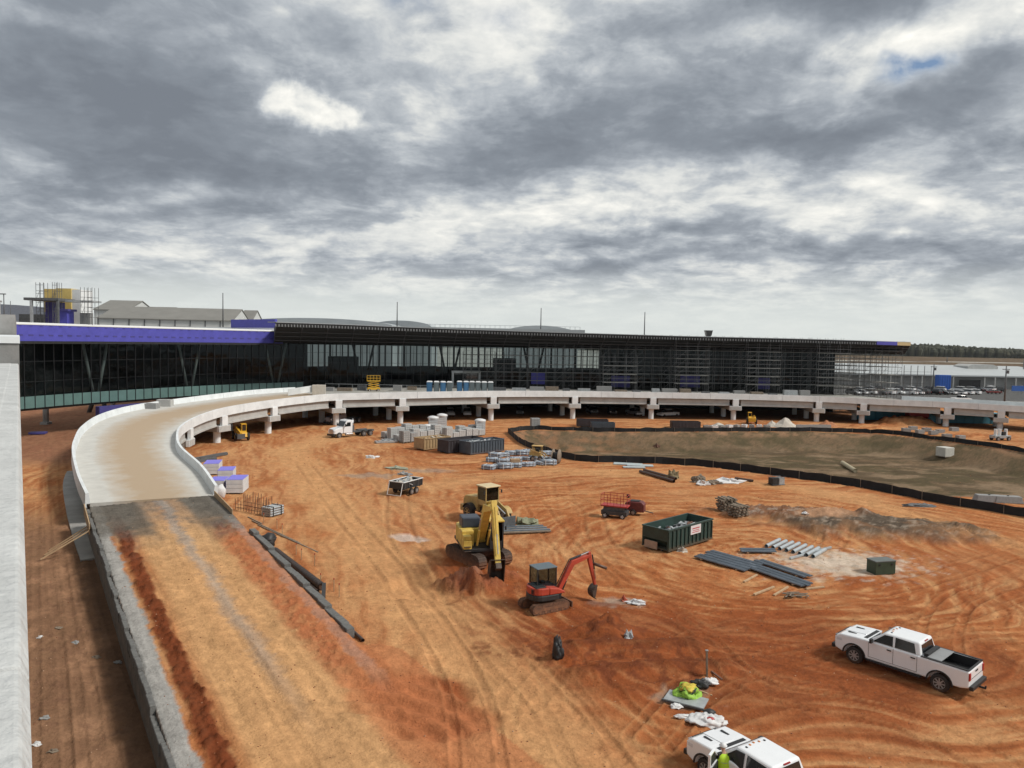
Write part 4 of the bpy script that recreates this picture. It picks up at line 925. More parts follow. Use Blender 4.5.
# parapet block at left, dark band behind the canopy
o = bx('roof_plant_room', 19, 46, 314.5, 326, 139, 3, m_steeld, None); tag(o, 'low dark plant room on the roof behind the canopy frame', 'plant room')
hb = thing('blue_grey_shed', 'blue grey shed roof showing behind the left end of the terminal', 'shed', (-150, 215, 0))
MB().prism([(-7, 0), (14.5, 0), (14.5, 24.2), (6, 24.8), (-7, 25.2)], 0, 12).build('wall', mat('blue_grey', (.22, .25, .30), .7, .15), hb)

# ------------------------------------------------------------------ buildings behind
m_shed = mat('shed_wall', (.50, .51, .50), .7, .08, .2); m_srf = mat('shed_roof', (.19, .185, .17), .8, .1, .2)
def hangar(name, lab, P0, L_, Wd, he, hr, rz, cols_=True):
    t = thing(name, lab, 'hangar', P0, rz)
    MB().prism([(0, -1), (0, he), (Wd / 2, hr), (Wd, he), (Wd, -1)], 0, L_, axis='x').build('wall', m_shed, t)
    rf = MB()
    for s in (0, 1):
        a, b = ((-.6, he - .15), (Wd / 2, hr + .1)) if s == 0 else ((Wd / 2, hr + .1), (Wd + .6, he - .15))
        rf.hexa([(-.3, a[0], a[1]), (L_ + .3, a[0], a[1]), (L_ + .3, b[0], b[1]), (-.3, b[0], b[1]), (-.3, a[0], a[1] + .3), (L_ + .3, a[0], a[1] + .3), (L_ + .3, b[0], b[1] + .3), (-.3, b[0], b[1] + .3)])
    rf.build('roof', m_srf, t)
    if cols_:
        for k in range(int(L_ / 5) + 1): MB().box((k * 5, -.12, he / 2), (.3, .2, he)).build('pilaster', m_steeld, t)
    return t
a = AT(98, 318, 255); b = AT(232, 320, 262)
hangar('hangar', 'long white hangar with grey pitched roof behind the purple fascia', (a.x, a.y, 0), (b - a).length, 34, a.z, a.z + 4.4, math.atan2(b.y - a.y, b.x - a.x))
a = AT(94, 309.5, 285); b = AT(112, 309.5, 290)
hangar('hangar', 'tall narrow grey gabled hangar behind the yellow rooftop tower', (a.x, a.y, 0), 12, 30, a.z, a.z + 4, .1, False)
a = AT(238, 319, 300)
hangar('hangar', 'small white gable just right of the long white hangar', (a.x, a.y, 0), 5, 16, a.z - 2, a.z + 3.5, .0, False)
a = AT(148, 309, 330)
hangar('hangar', 'small roof ridge peeping over the long white hangar', (a.x - 4, a.y, 0), 12, 20, a.z - 3, a.z + 1.0, .0, False)
def arched(name, lab, u0, u1, vt, vb, Y, m, e=.5):
    a = AT(u0, vb, Y); b = AT(u1, vb, Y); top = AT((u0 + u1) / 2, vt, Y).z; n = 16; w_ = (b.x - a.x)
    poly = [(a.x, 0)] + [(a.x + w_ * i / n, a.z + (top - a.z) * math.sin(math.pi * i / n) ** e) for i in range(n + 1)] + [(b.x, 0)]
    o = MB().prism(poly, Y, Y + 30).build(name, m); return tag(o, lab, 'hangar')
m_arc = mat('arched_roof_grey', (.34, .37, .39), .8, .1, .1)
arched('arched_hangar', 'long low arched grey roof beyond the terminal, left of centre', 236, 392, 318, 322, 360, m_arc, .6)
arched('arched_hangar', 'domed grey hangar roof behind the tall pole, right of centre', 503, 578, 325.5, 333, 420, m_arc, .5)
arched('arched_hangar', 'shallow domed roof behind the canopy near the second pole', 370, 432, 320.5, 326, 400, m_arc, .5)
o = bx('concourse_roof', 330, 585, 330.0, 345, 260, 40, mat('pale_roof', (.34, .36, .37), .7, .1), None); tag(o, 'pale flat concourse roof showing along the top of the canopy', 'concourse')
rl = thing('roof_railing', 'thin railing running along the concourse roof', 'railing')
a = AT(400, 327, 262); b = AT(580, 331, 262)
for k in range(37): p = a.lerp(b, k / 36); MB().box((p.x, p.y, a.z + .3), (.12, .12, 1.9)).build('post', m_steel, rl)
MB().beam((a.x, a.y, a.z + 1.2), (b.x, b.y, a.z + 1.2), .1, .1).build('rail', m_steel, rl)
mast('light_mast', 223, 330, 293, 230, .22, 'tall thin mast in front of the long white hangar roof', 'mast')
mast('light_mast', 397, 330, 302, 330, .28, 'tall thin mast left of centre on the skyline', 'mast')
mast('light_mast', 540.5, 340, 308, 330, .28, 'tall thin mast over the domed hangar roof', 'mast')
m_ = mast('light_mast', 644, 345, 312, 330, .30, 'slightly leaning tall mast right of the domed roof', 'mast')
ct = thing('control_tower', 'small dark tower cab standing over the canopy right of centre', 'tower', AT(708, 345, 500) * 1.0)
MB().taper((0, 0, 0), (3.2, 3.2), (2.6, 2.6), 6.2).build('shaft', m_steeld, ct); MB().taper((0, 0, 6.2), (3.4, 3.4), (4.6, 4.6), 3.2).build('cab', m_glassd, ct); MB().box((0, 0, 9.6), (4.8, 4.8, .5)).build('roof', m_steeld, ct)

# long white low building and its neighbours at the right
wb = thing('white_low_building', 'long low white warehouse with pale metal roof behind the car park', 'warehouse')
a = AT(778, 380, 272); b = AT(1090, 385, 272); he = 7.3
L_ = b.x - a.x
MB().box((a.x + L_ / 2, 292, he / 2 - .5), (L_, 38, he + 1)).build('wall', mat('grey_wall', (.30, .30, .29), .8, .12, .15), wb)
q = MB(); q.hexa([(a.x - 1, 271.4, he), (b.x + 1, 271.4, he), (b.x + 1, 313, he + 2.9), (a.x - 1, 313, he + 2.9), (a.x - 1, 271.4, he + .5), (b.x + 1, 271.4, he + .5), (b.x + 1, 313, he + 3.3), (a.x - 1, 313, he + 3.3)]); q.build('roof', mat('metal_roof', (.40, .425, .43), .5, .08, .08), wb)
g_ = AT(980, 366, 300); MB().prism([(-6, 0), (-6, 1.4), (-4, 2.2), (4, 2.2), (6, 1.4), (6, 0)], 0, 10).build('roof_gable', m_conc2, wb, loc=(g_.x, 298, 9.2))
for k in range(0, 30):
    xx = a.x + 3 + k * L_ / 30
    if k in (17, 18, 25): MB().box((xx, 271.0, 4.6), (3.8, .3, 3.2)).build('loading_door', m_intd, wb)
    else: MB().box((xx, 271.7, 4.9), (.4, .5, 4.4)).build('pilaster', m_conc2, wb)
p = AT(942.5, 389, 262); bc = thing('blue_container', 'bright blue upright container standing in front of the white warehouse', 'container', (p.x, 262, 2.9))
MB().box((0, 0, 2.6), (4.2, 2.6, 5.2)).build('body', mat('blue_paint', (.02, .10, .42), .5, .1), bc, bevel=.05)
for k in range(5): MB().box((-1.7 + .85 * k, -1.33, 2.6), (.12, .06, 4.9)).build('rib', mat('blue_rib', (.015, .07, .3), .5, .1), bc)
p = AT(1022, 392, 250); bc = thing('blue_fence_panel', 'short blue panel at the right edge beside the white warehouse', 'panel', (p.x, 250, 3)); MB().box((0, 0, 1.4), (7, .3, 1.8)).build('panel', mat('blue_paint2', (.04, .12, .40), .5, .1), bc); MB().box((0, .2, 1.2), (.2, .2, 2.4)).build('post', m_steel, bc)
for (u, v0, v1, Y, lab) in [(932.7, 392, 364, 240, 'dark wooden pole beside the blue container'), (1004.3, 404, 366, 200, 'dark wooden pole near the right edge over the car park'), (1022.5, 384, 360, 300, 'dark pole at the very right edge'), (947, 362, 357, 420, 'small distant pole on the airfield')]:
    p = mast('utility_pole', u, v0, v1, Y, .24 if Y < 400 else .3, lab, 'pole'); h = AT(u, v1, Y).z - AT(u, v0, Y).z
    p.location.z -= max(0, p.location.z) if False else 0
    if Y < 400: MB().beam((-1.0, 0, h - .9), (1.0, 0, h - .9), .18, .18).build('crossarm', m_steeld, p); MB().box((.45, 0, h - 1.6), (.5, .5, .9)).build('transformer', m_steeld, p)

# distant woods: one mass of clumps
rng = np.random.RandomState(3); wd = MB()
NC = 6000
for i in range(NC):
    yy = rng.uniform(1750, 2150); xx = rng.uniform(.30, .95) * yy if rng.rand() < .75 else rng.uniform(-.9, .30) * yy
    hgt = 19 + 5 * pn2(np.array([xx / 160]), np.array([yy / 160]))[0] * 2 + rng.uniform(-4, 4); hgt -= 5 if xx / yy < .3 else 0
    hgt += 5 * max(0, 1 - abs(xx / yy - .56) / .12)
    r_ = rng.uniform(4, 9); n = 6; c0 = (xx, yy); vs = []
    for zz_, k in ((0, .7), (hgt * .55, 1.05), (hgt * .85, .8), (hgt, .15)):
        a0 = rng.uniform(0, 6); vs += [(c0[0] + r_ * k * rng.uniform(.75, 1.2) * math.cos(a0 * 0 + t * math.pi / 3), c0[1] + r_ * k * math.sin(t * math.pi / 3), zz_ + rng.uniform(-1, 1)) for t in range(n)]
    wd.add(vs, [(j * n + t, j * n + (t + 1) % n, (j + 1) * n + (t + 1) % n, (j + 1) * n + t) for j in range(3) for t in range(n)])
o = wd.build('distant_woods', mat('woods', (.040, .046, .030), .95, .5, .02, col2=(.065, .060, .032)), fix=False); tag(o, 'dark line of distant woods along the horizon', 'woods', kind='stuff')
# ------------------------------------------------------------------ vehicles
def xf(mb, Mx):
    mb.v = [tuple(Mx @ Vector(v)) for v in mb.v]; return mb
def wheel(par_, x, y, r, w, side, rim=m_rim, spokes=8, rr_=.6, name='wheel'):
    t = MB().lathe([(-w / 2, r * .8), (-w / 2 * .92, r * .95), (-w * .36, r), (w * .36, r), (w / 2 * .92, r * .95), (w / 2, r * .8)], (x, y, r), 'y', 22)
    for k in range(22): a = k * math.pi / 11; t.box((x + math.cos(a) * r * .995, y, r + math.sin(a) * r * .995), (.03, w * .8, .05), rot=Matrix.Rotation(-a, 3, 'Y'))
    ty = t.build(name, m_tyre, par_, fix=False)
    q = MB(); o = side * w / 2
    q.lathe([(o * .70, r * rr_ * .2), (o * .72, r * rr_ * .93), (o * 1.03, r * rr_), (o * 1.03, r * rr_ * 1.06)], (x, y, r), 'y', 20, cap=False)
    for k in range(spokes):
        a = k * 2 * math.pi / spokes; q.beam((x + math.cos(a) * r * rr_ * .15, y + o * .95, r + math.sin(a) * r * rr_ * .15), (x + math.cos(a) * r * rr_ * .95, y + o * .95, r + math.sin(a) * r * rr_ * .95), .035 + r * .05, .05, up=(0, 1, 0))
    q.lathe([(o * .8, r * .12), (o * 1.08, r * .12), (o * 1.1, r * .05)], (x, y, r), 'y', 10); q.build('rim', rim, ty, fix=False); return ty
def side_panel(mb, pts, yf, s, off=.007, th=.02):
    n = len(pts); a = [(px_, s * (yf(pz_) + off), pz_) for px_, pz_ in pts]; b = [(px_, s * (yf(pz_) - th), pz_) for px_, pz_ in pts]
    mb.add(a + b, [tuple(range(n)), tuple(range(n, 2 * n))[::-1]] + [(i, (i + 1) % n, n + (i + 1) % n, n + i) for i in range(n)])
m_seam = mat('door_seam', (.12, .12, .12), .6); m_amber = mat('amber_lens', (.5, .16, .02), .3); m_lamp = mat('lamp_clear', (.6, .62, .65), .15, .05)
def pickup(lab, pos, rz, scale=1.0, open_door=False, cargo=True):
    t = thing('pickup_truck', lab, 'pickup truck', pos, rz)
    t.scale = (scale,) * 3
    b = MB().prism([(-3.28, .62), (-3.26, 1.40), (-2.4, 1.43), (-.9, 1.43), (1.35, 1.43), (1.9, 1.42), (2.75, 1.36), (2.98, 1.24), (3.05, .95), (3.03, .58), (2.6, .44), (-2.9, .52)], -1.0, 1.0)
    o = b.build('body', m_white, t); md = o.modifiers.new('b', 'BEVEL'); md.width = .085; md.segments = 3; md.limit_method = 'ANGLE'; md.angle_limit = R(40)
    bpy.context.view_layer.update(); me_ = bpy.data.meshes.new_from_object(o.evaluated_get(bpy.context.evaluated_depsgraph_get())); o.modifiers.clear(); o.data = me_
    cs = []
    for x_ in (2.02, -2.02):
        for s in (-1, 1): cs.append(MB().cyl((x_, s * .68, .45), (x_, s * 1.2, .45), .53, n=28))
    cs.append(MB().box((-2.2, 0, 1.6), (1.96, 1.68, 1.3)))
    cut(o, cs)
    # cab
    yf = lambda z_: .955 - (z_ - 1.40) / .60 * .20
    cb = MB().hexa([(-1.17, -.955, 1.40), (1.42, -.955, 1.40), (1.42, .955, 1.40), (-1.17, .955, 1.40), (-1.02, -.755, 2.0), (.62, -.755, 2.0), (.62, .755, 2.0), (-1.02, .755, 2.0)])
    cb.build('cab', m_white, t, bevel=.09, seg=3)
    for s in (-1, 1):
        q = MB(); side_panel(q, [(1.12, 1.46), (.62, 1.89), (.22, 1.92), (.16, 1.46)], yf, s); q.build('window', m_glassd, t)
        q = MB(); side_panel(q, [(.06, 1.46), (.10, 1.92), (-.78, 1.90), (-.92, 1.46)], yf, s); q.build('window', m_glassd, t)
        q = MB()
        for x_ in (1.30, .11, -1.0):
            q.box((x_, s * 1.001, 1.0), (.018, .012, .78))
        q.box((.15, s * 1.001, .62), (2.3, .012, .018)); q.build('door_seam', m_seam, t)
        for x_ in (.30, -.82): MB().box((x_, s * 1.02, 1.26), (.20, .05, .045)).build('door_handle', m_black, t)
        q = MB().box((1.12, s * 1.16, 1.52), (.12, .24, .22)).box((1.12, s * 1.02, 1.46), (.06, .14, .05)); q.build('mirror', m_black, t, bevel=.03)
        MB().box((.1, s * .96, .44), (2.6, .22, .07)).build('running_board', m_black, t)
        for x_ in (2.02, -2.02):
            q = MB(); n = 14
            pts = [(x_ + .60 * math.cos(a), .45 + .60 * math.sin(a)) for a in [math.pi * k / n for k in range(n + 1)]]; pin = [(x_ + .525 * math.cos(a), .45 + .525 * math.sin(a)) for a in [math.pi * k / n for k in range(n + 1)]]
            for k in range(n): q.hexa([(pts[k][0], s * .99, pts[k][1]), (pts[k + 1][0], s * .99, pts[k + 1][1]), (pin[k + 1][0], s * .99, pin[k + 1][1]), (pin[k][0], s * .99, pin[k][1]), (pts[k][0], s * 1.02, pts[k][1]), (pts[k + 1][0], s * 1.02, pts[k + 1][1]), (pin[k + 1][0], s * 1.02, pin[k + 1][1]), (pin[k][0], s * 1.02, pin[k][1])])
            q.build('arch_trim', m_black, t); wheel(t, x_, s * .84, .42, .27, s)
        MB().box((-3.27, s * .90, 1.14), (.07, .17, .36)).build('tail_light', m_red, t, bevel=.02)
        MB().box((2.98, s * .82, 1.02), (.12, .30, .26)).build('headlight', m_lamp, t, bevel=.03)
        MB().box((3.04, s * .80, 1.2), (.02, .22, .03)).build('grille_bar', m_chrome, t); MB().box((2.80, s * .995, 1.08), (.26, .03, .14)).build('side_lamp', m_lamp, t)
    q = MB(); wz_ = lambda z_: 1.42 - (z_ - 1.40) / .60 * .80
    q.hexa([(wz_(1.47) + .03, -.80, 1.47), (wz_(1.47) + .03, .80, 1.47), (wz_(1.47) - .03, .80, 1.47), (wz_(1.47) - .03, -.80, 1.47), (wz_(1.93) + .03, -.68, 1.93), (wz_(1.93) + .03, .68, 1.93), (wz_(1.93) - .03, .68, 1.93), (wz_(1.93) - .03, -.68, 1.93)]); q.build('windscreen', m_glassd, t)
    rwz = lambda z_: -1.17 + (z_ - 1.40) / .60 * .15
    q = MB(); q.hexa([(rwz(1.50) - .012, -.74, 1.50), (rwz(1.50) - .012, .74, 1.50), (rwz(1.5) + .02, .74, 1.50), (rwz(1.5) + .02, -.74, 1.50), (rwz(1.88) - .012, -.66, 1.88), (rwz(1.88) - .012, .66, 1.88), (rwz(1.88) + .02, .66, 1.88), (rwz(1.88) + .02, -.66, 1.88)]); q.build('rear_window', m_glassd, t)
    MB().box((-1.04, 0, 1.965), (.05, .34, .04)).build('brake_light', m_red, t)
    for k in range(5): MB().box((.50 - .05 * abs(k - 2), -.5 + .25 * k, 2.012), (.09, .07, .03)).build('marker_lamp', m_amber if k % 4 else m_black, t, bevel=.008)
    q = MB().box((3.05, 0, .98), (.08, 1.5, .42)); q.build('grille', m_black, t); MB().box((3.12, 0, .62), (.18, 1.96, .22)).build('front_bumper', m_black, t, bevel=.04)
    MB().box((-3.36, 0, .62), (.18, 1.9, .20)).build('rear_bumper', m_black, t, bevel=.03); MB().box((-3.55, 0, .50), (.30, .08, .08)).box((-3.68, 0, .56), (.06, .06, .12)).build('tow_hitch', m_black, t)
    MB().box((-3.283, 0, 1.24), (.012, .30, .08)).box((-3.283, 0, 1.0), (.012, 1.5, .014)).build('tailgate_handle', m_black, t)
    q = MB().box((-2.2, .93, 1.445), (2.1, .12, .03)).box((-2.2, -.93, 1.445), (2.1, .12, .03)).box((-3.2, 0, 1.425), (.10, 1.7, .03)); q.build('bed_rail', m_black, t)
    q = MB().box((-2.2, 0, .965), (1.94, 1.66, .03)); q.box((-1.25, 0, 1.2), (.03, 1.66, .44)).box((-2.2, .825, 1.2), (1.9, .02, .44)).box((-2.2, -.825, 1.2), (1.9, .02, .44)).box((-3.16, 0, 1.2), (.02, 1.64, .4)); q.build('bed_liner', m_black, t)
    MB().box((2.35, .48, 1.405), (.42, .10, .02)).build('hood_vent', m_black, t); MB().box((2.35, -.48, 1.405), (.42, .10, .02)).build('hood_vent', m_black, t)
    MB().box((1.56, 0, 1.432), (.18, 1.5, .02)).build('cowl', m_black, t)
    MB().prism([(1.7, 1.425), (2.8, 1.362), (2.8, 1.385), (1.72, 1.455)], -.30, .30).build('hood_bulge', m_white, t, bevel=.012)
    if cargo:
        MB().box((-1.72, 0, 1.46), (.62, 1.72, .025)).build('bed_cover', mat('bed_cover_grey', (.24, .245, .25), .6, .1), t)
        q = MB().box((-1.32, 0, 1.50), (.20, 1.5, .14)); q.build('cab_rack', m_black, t)
    if open_door:
        q = MB(); side_panel(q, [(1.05, 1.46), (.62, 1.89), (.22, 1.92), (.16, 1.46), (.16, .7), (1.2, .7), (1.25, 1.40)], lambda z_: 1.0 if z_ < 1.41 else yf(z_) + .035, 1, .02, .012); q.build('door_opening', m_black, t)
        h = Vector((1.28, 1.03, 0)); a = R(-62); d = Vector((-math.cos(a) , -math.sin(a), 0)); d = Vector((-.42, .91, 0)); dr = MB()
        def DP(l, z_, th): n_ = Vector((.91, .42, 0)); return h + d * l + n_ * th + Vector((0, 0, z_))
        def dbox(l0, l1, z0, z1, l0t=None, l1t=None): 
            l0t = l0 if l0t is None else l0t; l1t = l1 if l1t is None else l1t
            dr.hexa([DP(l0, z0, -.05), DP(l1, z0, -.05), DP(l1, z0, .05), DP(l0, z0, .05), DP(l0t, z1, -.05), DP(l1t, z1, -.05), DP(l1t, z1, .05), DP(l0t, z1, .05)])
        dbox(0, 1.12, .62, 1.40); dbox(.06, .14, 1.40, 1.88, .58, .66); dbox(1.04, 1.12, 1.40, 1.88); dbox(.60, 1.12, 1.88, 1.94); dr.build('open_door', m_white, t, bevel=.02)
        dr = MB(); dr.hexa([DP(.02, .66, -.09), DP(1.08, .66, -.09), DP(1.08, .66, -.055), DP(.02, .66, -.055), DP(.02, 1.36, -.09), DP(1.08, 1.36, -.09), DP(1.08, 1.36, -.055), DP(.02, 1.36, -.055)]); dr.hexa([DP(.17, 1.40, -.01), DP(1.03, 1.40, -.01), DP(1.03, 1.40, .01), DP(.17, 1.40, .01), DP(.68, 1.87, -.01), DP(1.03, 1.87, -.01), DP(1.03, 1.87, .01), DP(.68, 1.87, .01)]); dr.build('door_trim', m_black, t)
    return t
PF = math.atan2(3.25, -2.75)
pA_ = G(853.5, 662); pB_ = G(940.4, 691.2); mid = (pA_ + pB_) / 2; fd = (pA_ - pB_).normalized(); rgt = Vector((fd.y, -fd.x, 0)); pc_ = mid + rgt * .92
pickup('white crew cab pickup truck parked alone on the red dirt at the right', (pc_.x, pc_.y, gz(pc_.x, pc_.y) - .01), math.atan2(fd.y, fd.x), 1.045)
p2 = Vector((9.72, 26.95, 0))
pickup2 = pickup('white pickup truck at the bottom edge with its driver door standing open', (p2.x, p2.y, gz(p2.x, p2.y)), R(121.5), .99, True, False)

# ---- excavators
def trackbelt(L_, r, w, n=10, gr=True):
    mb = MB(); h = L_ / 2 - r; prof = []
    for k in range(n + 1): a = -math.pi / 2 + math.pi * k / n; prof.append((h + r * math.cos(a), r + r * math.sin(a)))
    for k in range(n + 1): a = math.pi / 2 + math.pi * k / n; prof.append((-h + r * math.cos(a), r + r * math.sin(a)))
    mb.prism(prof, -w / 2, w / 2)
    if gr:
        P = [Vector((a, 0, b)) for a, b in prof] + [Vector((prof[0][0], 0, prof[0][1]))]; Q = resample(P, int((2 * h * 2 + 2 * math.pi * r) / (r * .42)))
        for i in range(len(Q) - 1):
            d = (Q[i + 1] - Q[i]).normalized(); nn = Vector((-d.z, 0, d.x)) * -1; c = Q[i] + nn * -.0; mb.box(c, (r * .10, w, r * .14), rot=Matrix(((d.x, 0, nn.x), (0, 1, 0), (d.z, 0, nn.z))))
    return mb
def excavator(name, lab, pos, rz, trz, k, pm, cabm, boom, stick, bk, big=True, colr=m_black):
    t = thing(name, lab, 'excavator', pos, rz); RT = Matrix.Rotation(trz - rz, 4, 'Z')
    L_, r, w, gg = 4.1 * k, .44 * k, .60 * k, 1.02 * k
    for s in (-1, 1):
        o = xf(trackbelt(L_, r, w), RT @ Matrix.Translation((0, s * gg, 0))).build('track', m_trackd if not big else m_track, t, fix=False)
        q = MB(); 
        q.box((0, 0, r), (L_ - 2 * r, w * 1.04, r * .62))
        for e in (-1, 1): q.cyl((e * (L_ / 2 - r), -w * .53, r), (e * (L_ / 2 - r), w * .53, r), r * .62, n=14)
        for e in range(5): q.cyl((-L_ * .3 + e * L_ * .15, -w * .54, r * .38), (-L_ * .3 + e * L_ * .15, w * .54, r * .38), r * .25, n=10)
        xf(q, RT @ Matrix.Translation((0, s * gg, 0))).build('track_frame', m_track, o, fix=False)
    q = MB().box((0, 0, .62 * k), (1.5 * k, 1.7 * k, .34 * k)); q.cyl((0, 0, .7 * k), (0, 0, 1.02 * k), .62 * k, n=20); xf(q, RT).build('undercarriage', m_track, t, fix=False)
    if not big:
        q = MB(); q.box((2.35 * k, 0, .38 * k), (.12 * k, 2.6 * k, .55 * k)); q.beam((1.2 * k, .5 * k, .5 * k), (2.3 * k, .7 * k, .4 * k), .14 * k, .14 * k); q.beam((1.2 * k, -.5 * k, .5 * k), (2.3 * k, -.7 * k, .4 * k), .14 * k, .14 * k); xf(q, RT).build('dozer_blade', m_trackd, t)
    def bxs(nm, x0, x1, y0, y1, z0, z1, m, bv=.03, par_=None):
        return MB().box(((x0 + x1) / 2 * k, (y0 + y1) / 2 * k, (z0 + z1) / 2 * k), ((x1 - x0) * k, (y1 - y0) * k, (z1 - z0) * k)).build(nm, m, par_ or t, bevel=bv * k)
    if big:
        bxs('platform', -2.2, 1.5, -1.28, 1.28, 1.0, 1.2, colr)
        n = 10; q = MB(); poly = [(-1.2, -1.3), (-1.2, 1.3)] + [(-1.3 - 1.05 * math.sin(math.pi * j / n) ** .55, 1.3 * math.cos(math.pi * j / n)) for j in range(n + 1)]
        q.prism([(a * k, b * k) for a, b in poly[2:]] + [(-1.2 * k, -1.3 * k), (-1.2 * k, 1.3 * k)], 1.1 * k, 2.15 * k, axis='z'); q.build('counterweight', pm, t, bevel=.04)
        bxs('engine_hood', -1.25, .0, -1.28, 1.28, 1.2, 2.15, pm); bxs('hood_cover', -1.45, -.25, -1.1, .15, 2.16, 2.85, mat('hood_blue_black', (.035, .045, .065), .45, .2), .08)
        bxs('tool_box', .55, 1.5, -1.3, -.75, 1.2, 1.75, pm); bxs('fuel_tank', -.0, .85, -1.3, -.5, 1.2, 2.25, pm, .05); bxs('tool_box', .86, 1.45, -1.28, -.78, 1.76, 2.05, pm)
        for s in range(2): bxs('step', 1.5, 1.62, -1.25, -.8, 1.05 + .3 * s, 1.1 + .3 * s, m_track)
        cx0, cx1, cy0, cy1, cz0, cz1 = .15, 1.62, .42, 1.32, 1.2, 2.95
    else:
        n = 12; q = MB(); q.prism([((-.25 - 1.45 * math.sin(math.pi * j / n) ** .6) * k, 1.25 * k * math.cos(math.pi * j / n)) for j in range(n + 1)] + [(.9 * k, -1.25 * k), (.9 * k, 1.25 * k)], 1.1 * k, 1.62 * k, axis='z'); q.build('lower_body', mat('body_black', (.03, .03, .03), .5, .2), t, bevel=.05)
        q = MB(); q.prism([((-.25 - 1.42 * math.sin(math.pi * j / n) ** .6) * k, 1.22 * k * math.cos(math.pi * j / n)) for j in range(n + 1)] + [(-.1 * k, -1.22 * k), (-.1 * k, 1.22 * k)], 1.63 * k, 2.3 * k, axis='z'); q.build('engine_hood', pm, t, bevel=.06)
        q = MB().prism([(-.08, 1.63), (-.08, 2.28), (.8, 2.15), (1.55, 1.8), (1.6, 1.63)], -1.22, -.35); xf(q, Matrix.Scale(k, 4)); q.build('side_cover', pm, t, bevel=.05)
        q = MB()
        for j in range(4): q.box((-1.25 * k, (-.55 - 0 * j) * k, (1.78 + .12 * j) * k), (.75 * k, .6 * k, .04 * k), rz=-.5)
        q.build('vent', m_black, t)
        q = MB().box((-.85 * k, -.15 * k, 2.34 * k), (1.1 * k, 1.7 * k, .1 * k)); q.build('hood_top', m_black, t, bevel=.04)
        cx0, cx1, cy0, cy1, cz0, cz1 = -.95, 1.15, -.35, 1.2, 1.63, 3.85
    # cab: posts, roof and panes
    cr_ = MB()
    for x_ in (cx0 + .05, cx1 - .05):
        for y_ in (cy0 + .05, cy1 - .05): cr_.box((x_ * k, y_ * k, (cz0 + cz1) / 2 * k), (.10 * k, .10 * k, (cz1 - cz0) * k))
    cr_.box(((cx0 + cx1) / 2 * k, (cy0 + cy1) / 2 * k, (cz0 + .25) * k), ((cx1 - cx0) * k, (cy1 - cy0) * k, .5 * k)); cab_ = cr_.build('cab', m_black if not big else colr, t, bevel=.01)
    MB().box(((cx0 + cx1) / 2 * k, (cy0 + cy1) / 2 * k, (cz1 + .04) * k), ((cx1 - cx0 + .1) * k, (cy1 - cy0 + .1) * k, .12 * k)).build('cab_roof', cabm, cab_, bevel=.04)
    gz0, gz1 = cz0 + .5, cz1 - .05; gm = mk_glass('cab_glass', (.62, .68, .70) if not big else (.2, .24, .25), .18)
    MB().box(((cx1 - .03) * k, (cy0 + cy1) / 2 * k, (gz0 + gz1) / 2 * k), (.02, (cy1 - cy0 - .2) * k, (gz1 - gz0) * k)).build('window', gm, cab_)
    MB().box(((cx0 + .03) * k, (cy0 + cy1) / 2 * k, (gz0 + gz1) / 2 * k), (.02, (cy1 - cy0 - .2) * k, (gz1 - gz0) * k)).build('window', gm, cab_)
    for y_ in (cy0 + .03, cy1 - .03): MB().box(((cx0 + cx1) / 2 * k, y_ * k, (gz0 + gz1) / 2 * k), ((cx1 - cx0 - .2) * k, .02, (gz1 - gz0) * k)).build('window', gm, cab_)
    MB().box(((cx0 + cx1) / 2 * k - .1 * k, (cy0 + cy1) / 2 * k, (cz0 + .75) * k), (.5 * k, .5 * k, .25 * k)).box(((cx0 + .45) * k, (cy0 + cy1) / 2 * k, (cz0 + 1.2) * k), (.15 * k, .5 * k, .8 * k)).build('seat', m_black, cab_, bevel=.04)
    # boom, stick, bucket in metres in the machine's own plane
    def plate(nm, poly, w_, m, par_, y=0.0): return MB().prism(poly, y - w_ / 2, y + w_ / 2).build(nm, m, par_, bevel=.025)
    by = 0.0 if big else -.1
    f, kn, tp = [Vector((a, 0, b)) for a, b in boom]; th_ = .33 if big else .20
    def off(a, b, h): d = (b - a).normalized(); return Vector((-d.z, 0, d.x)) * h
    n1_ = off(f, kn, 1); n2_ = off(kn, tp, 1); nm_ = (n1_ + n2_).normalized()
    tpl = [f - n1_ * th_ * .6, kn - nm_ * th_ * .95, tp - n2_ * th_ * .45, tp + n2_ * th_ * .45, kn + nm_ * th_ * .95, f + n1_ * th_ * .6]
    bo = plate('boom', [(p.x, p.z) for p in tpl], .56 if big else .30, pm, t, by)
    a, b = [Vector((p, 0, q)) for p, q in stick]; n3 = off(a, b, 1)
    so_ = plate('stick', [(p.x, p.z) for p in (a - n3 * th_ * .35, a.lerp(b, .25) - n3 * th_ * .9, b - n3 * th_ * .35, b + n3 * th_ * .35, a.lerp(b, .25) + n3 * th_ * .5, a + n3 * th_ * .6)], .40 if big else .22, pm, t, by)
    def ram(p, q, y, r_, par_):
        p = Vector((p.x, y, p.z)); q = Vector((q.x, y, q.z)); mdl = p.lerp(q, .58); MB().cyl(p, mdl, r_, n=10).build('ram_barrel', pm if big else m_black, par_, fix=False); MB().cyl(mdl, q, r_ * .55, n=8).build('ram_rod', m_chrome, par_, fix=False)
    for s in ((-1, 1) if big else (1,)): ram(f + Vector((.55 * (1 if big else .5), 0, -.35 * (1 if big else .6))), f.lerp(kn, .75) - n1_ * th_ * .9, s * (.40 if big else 0) + by, .085 * (1 if big else .6), bo)
    ram(kn + nm_ * th_ * 1.2, a + n3 * 0, by, .085 * (1 if big else .6), bo)
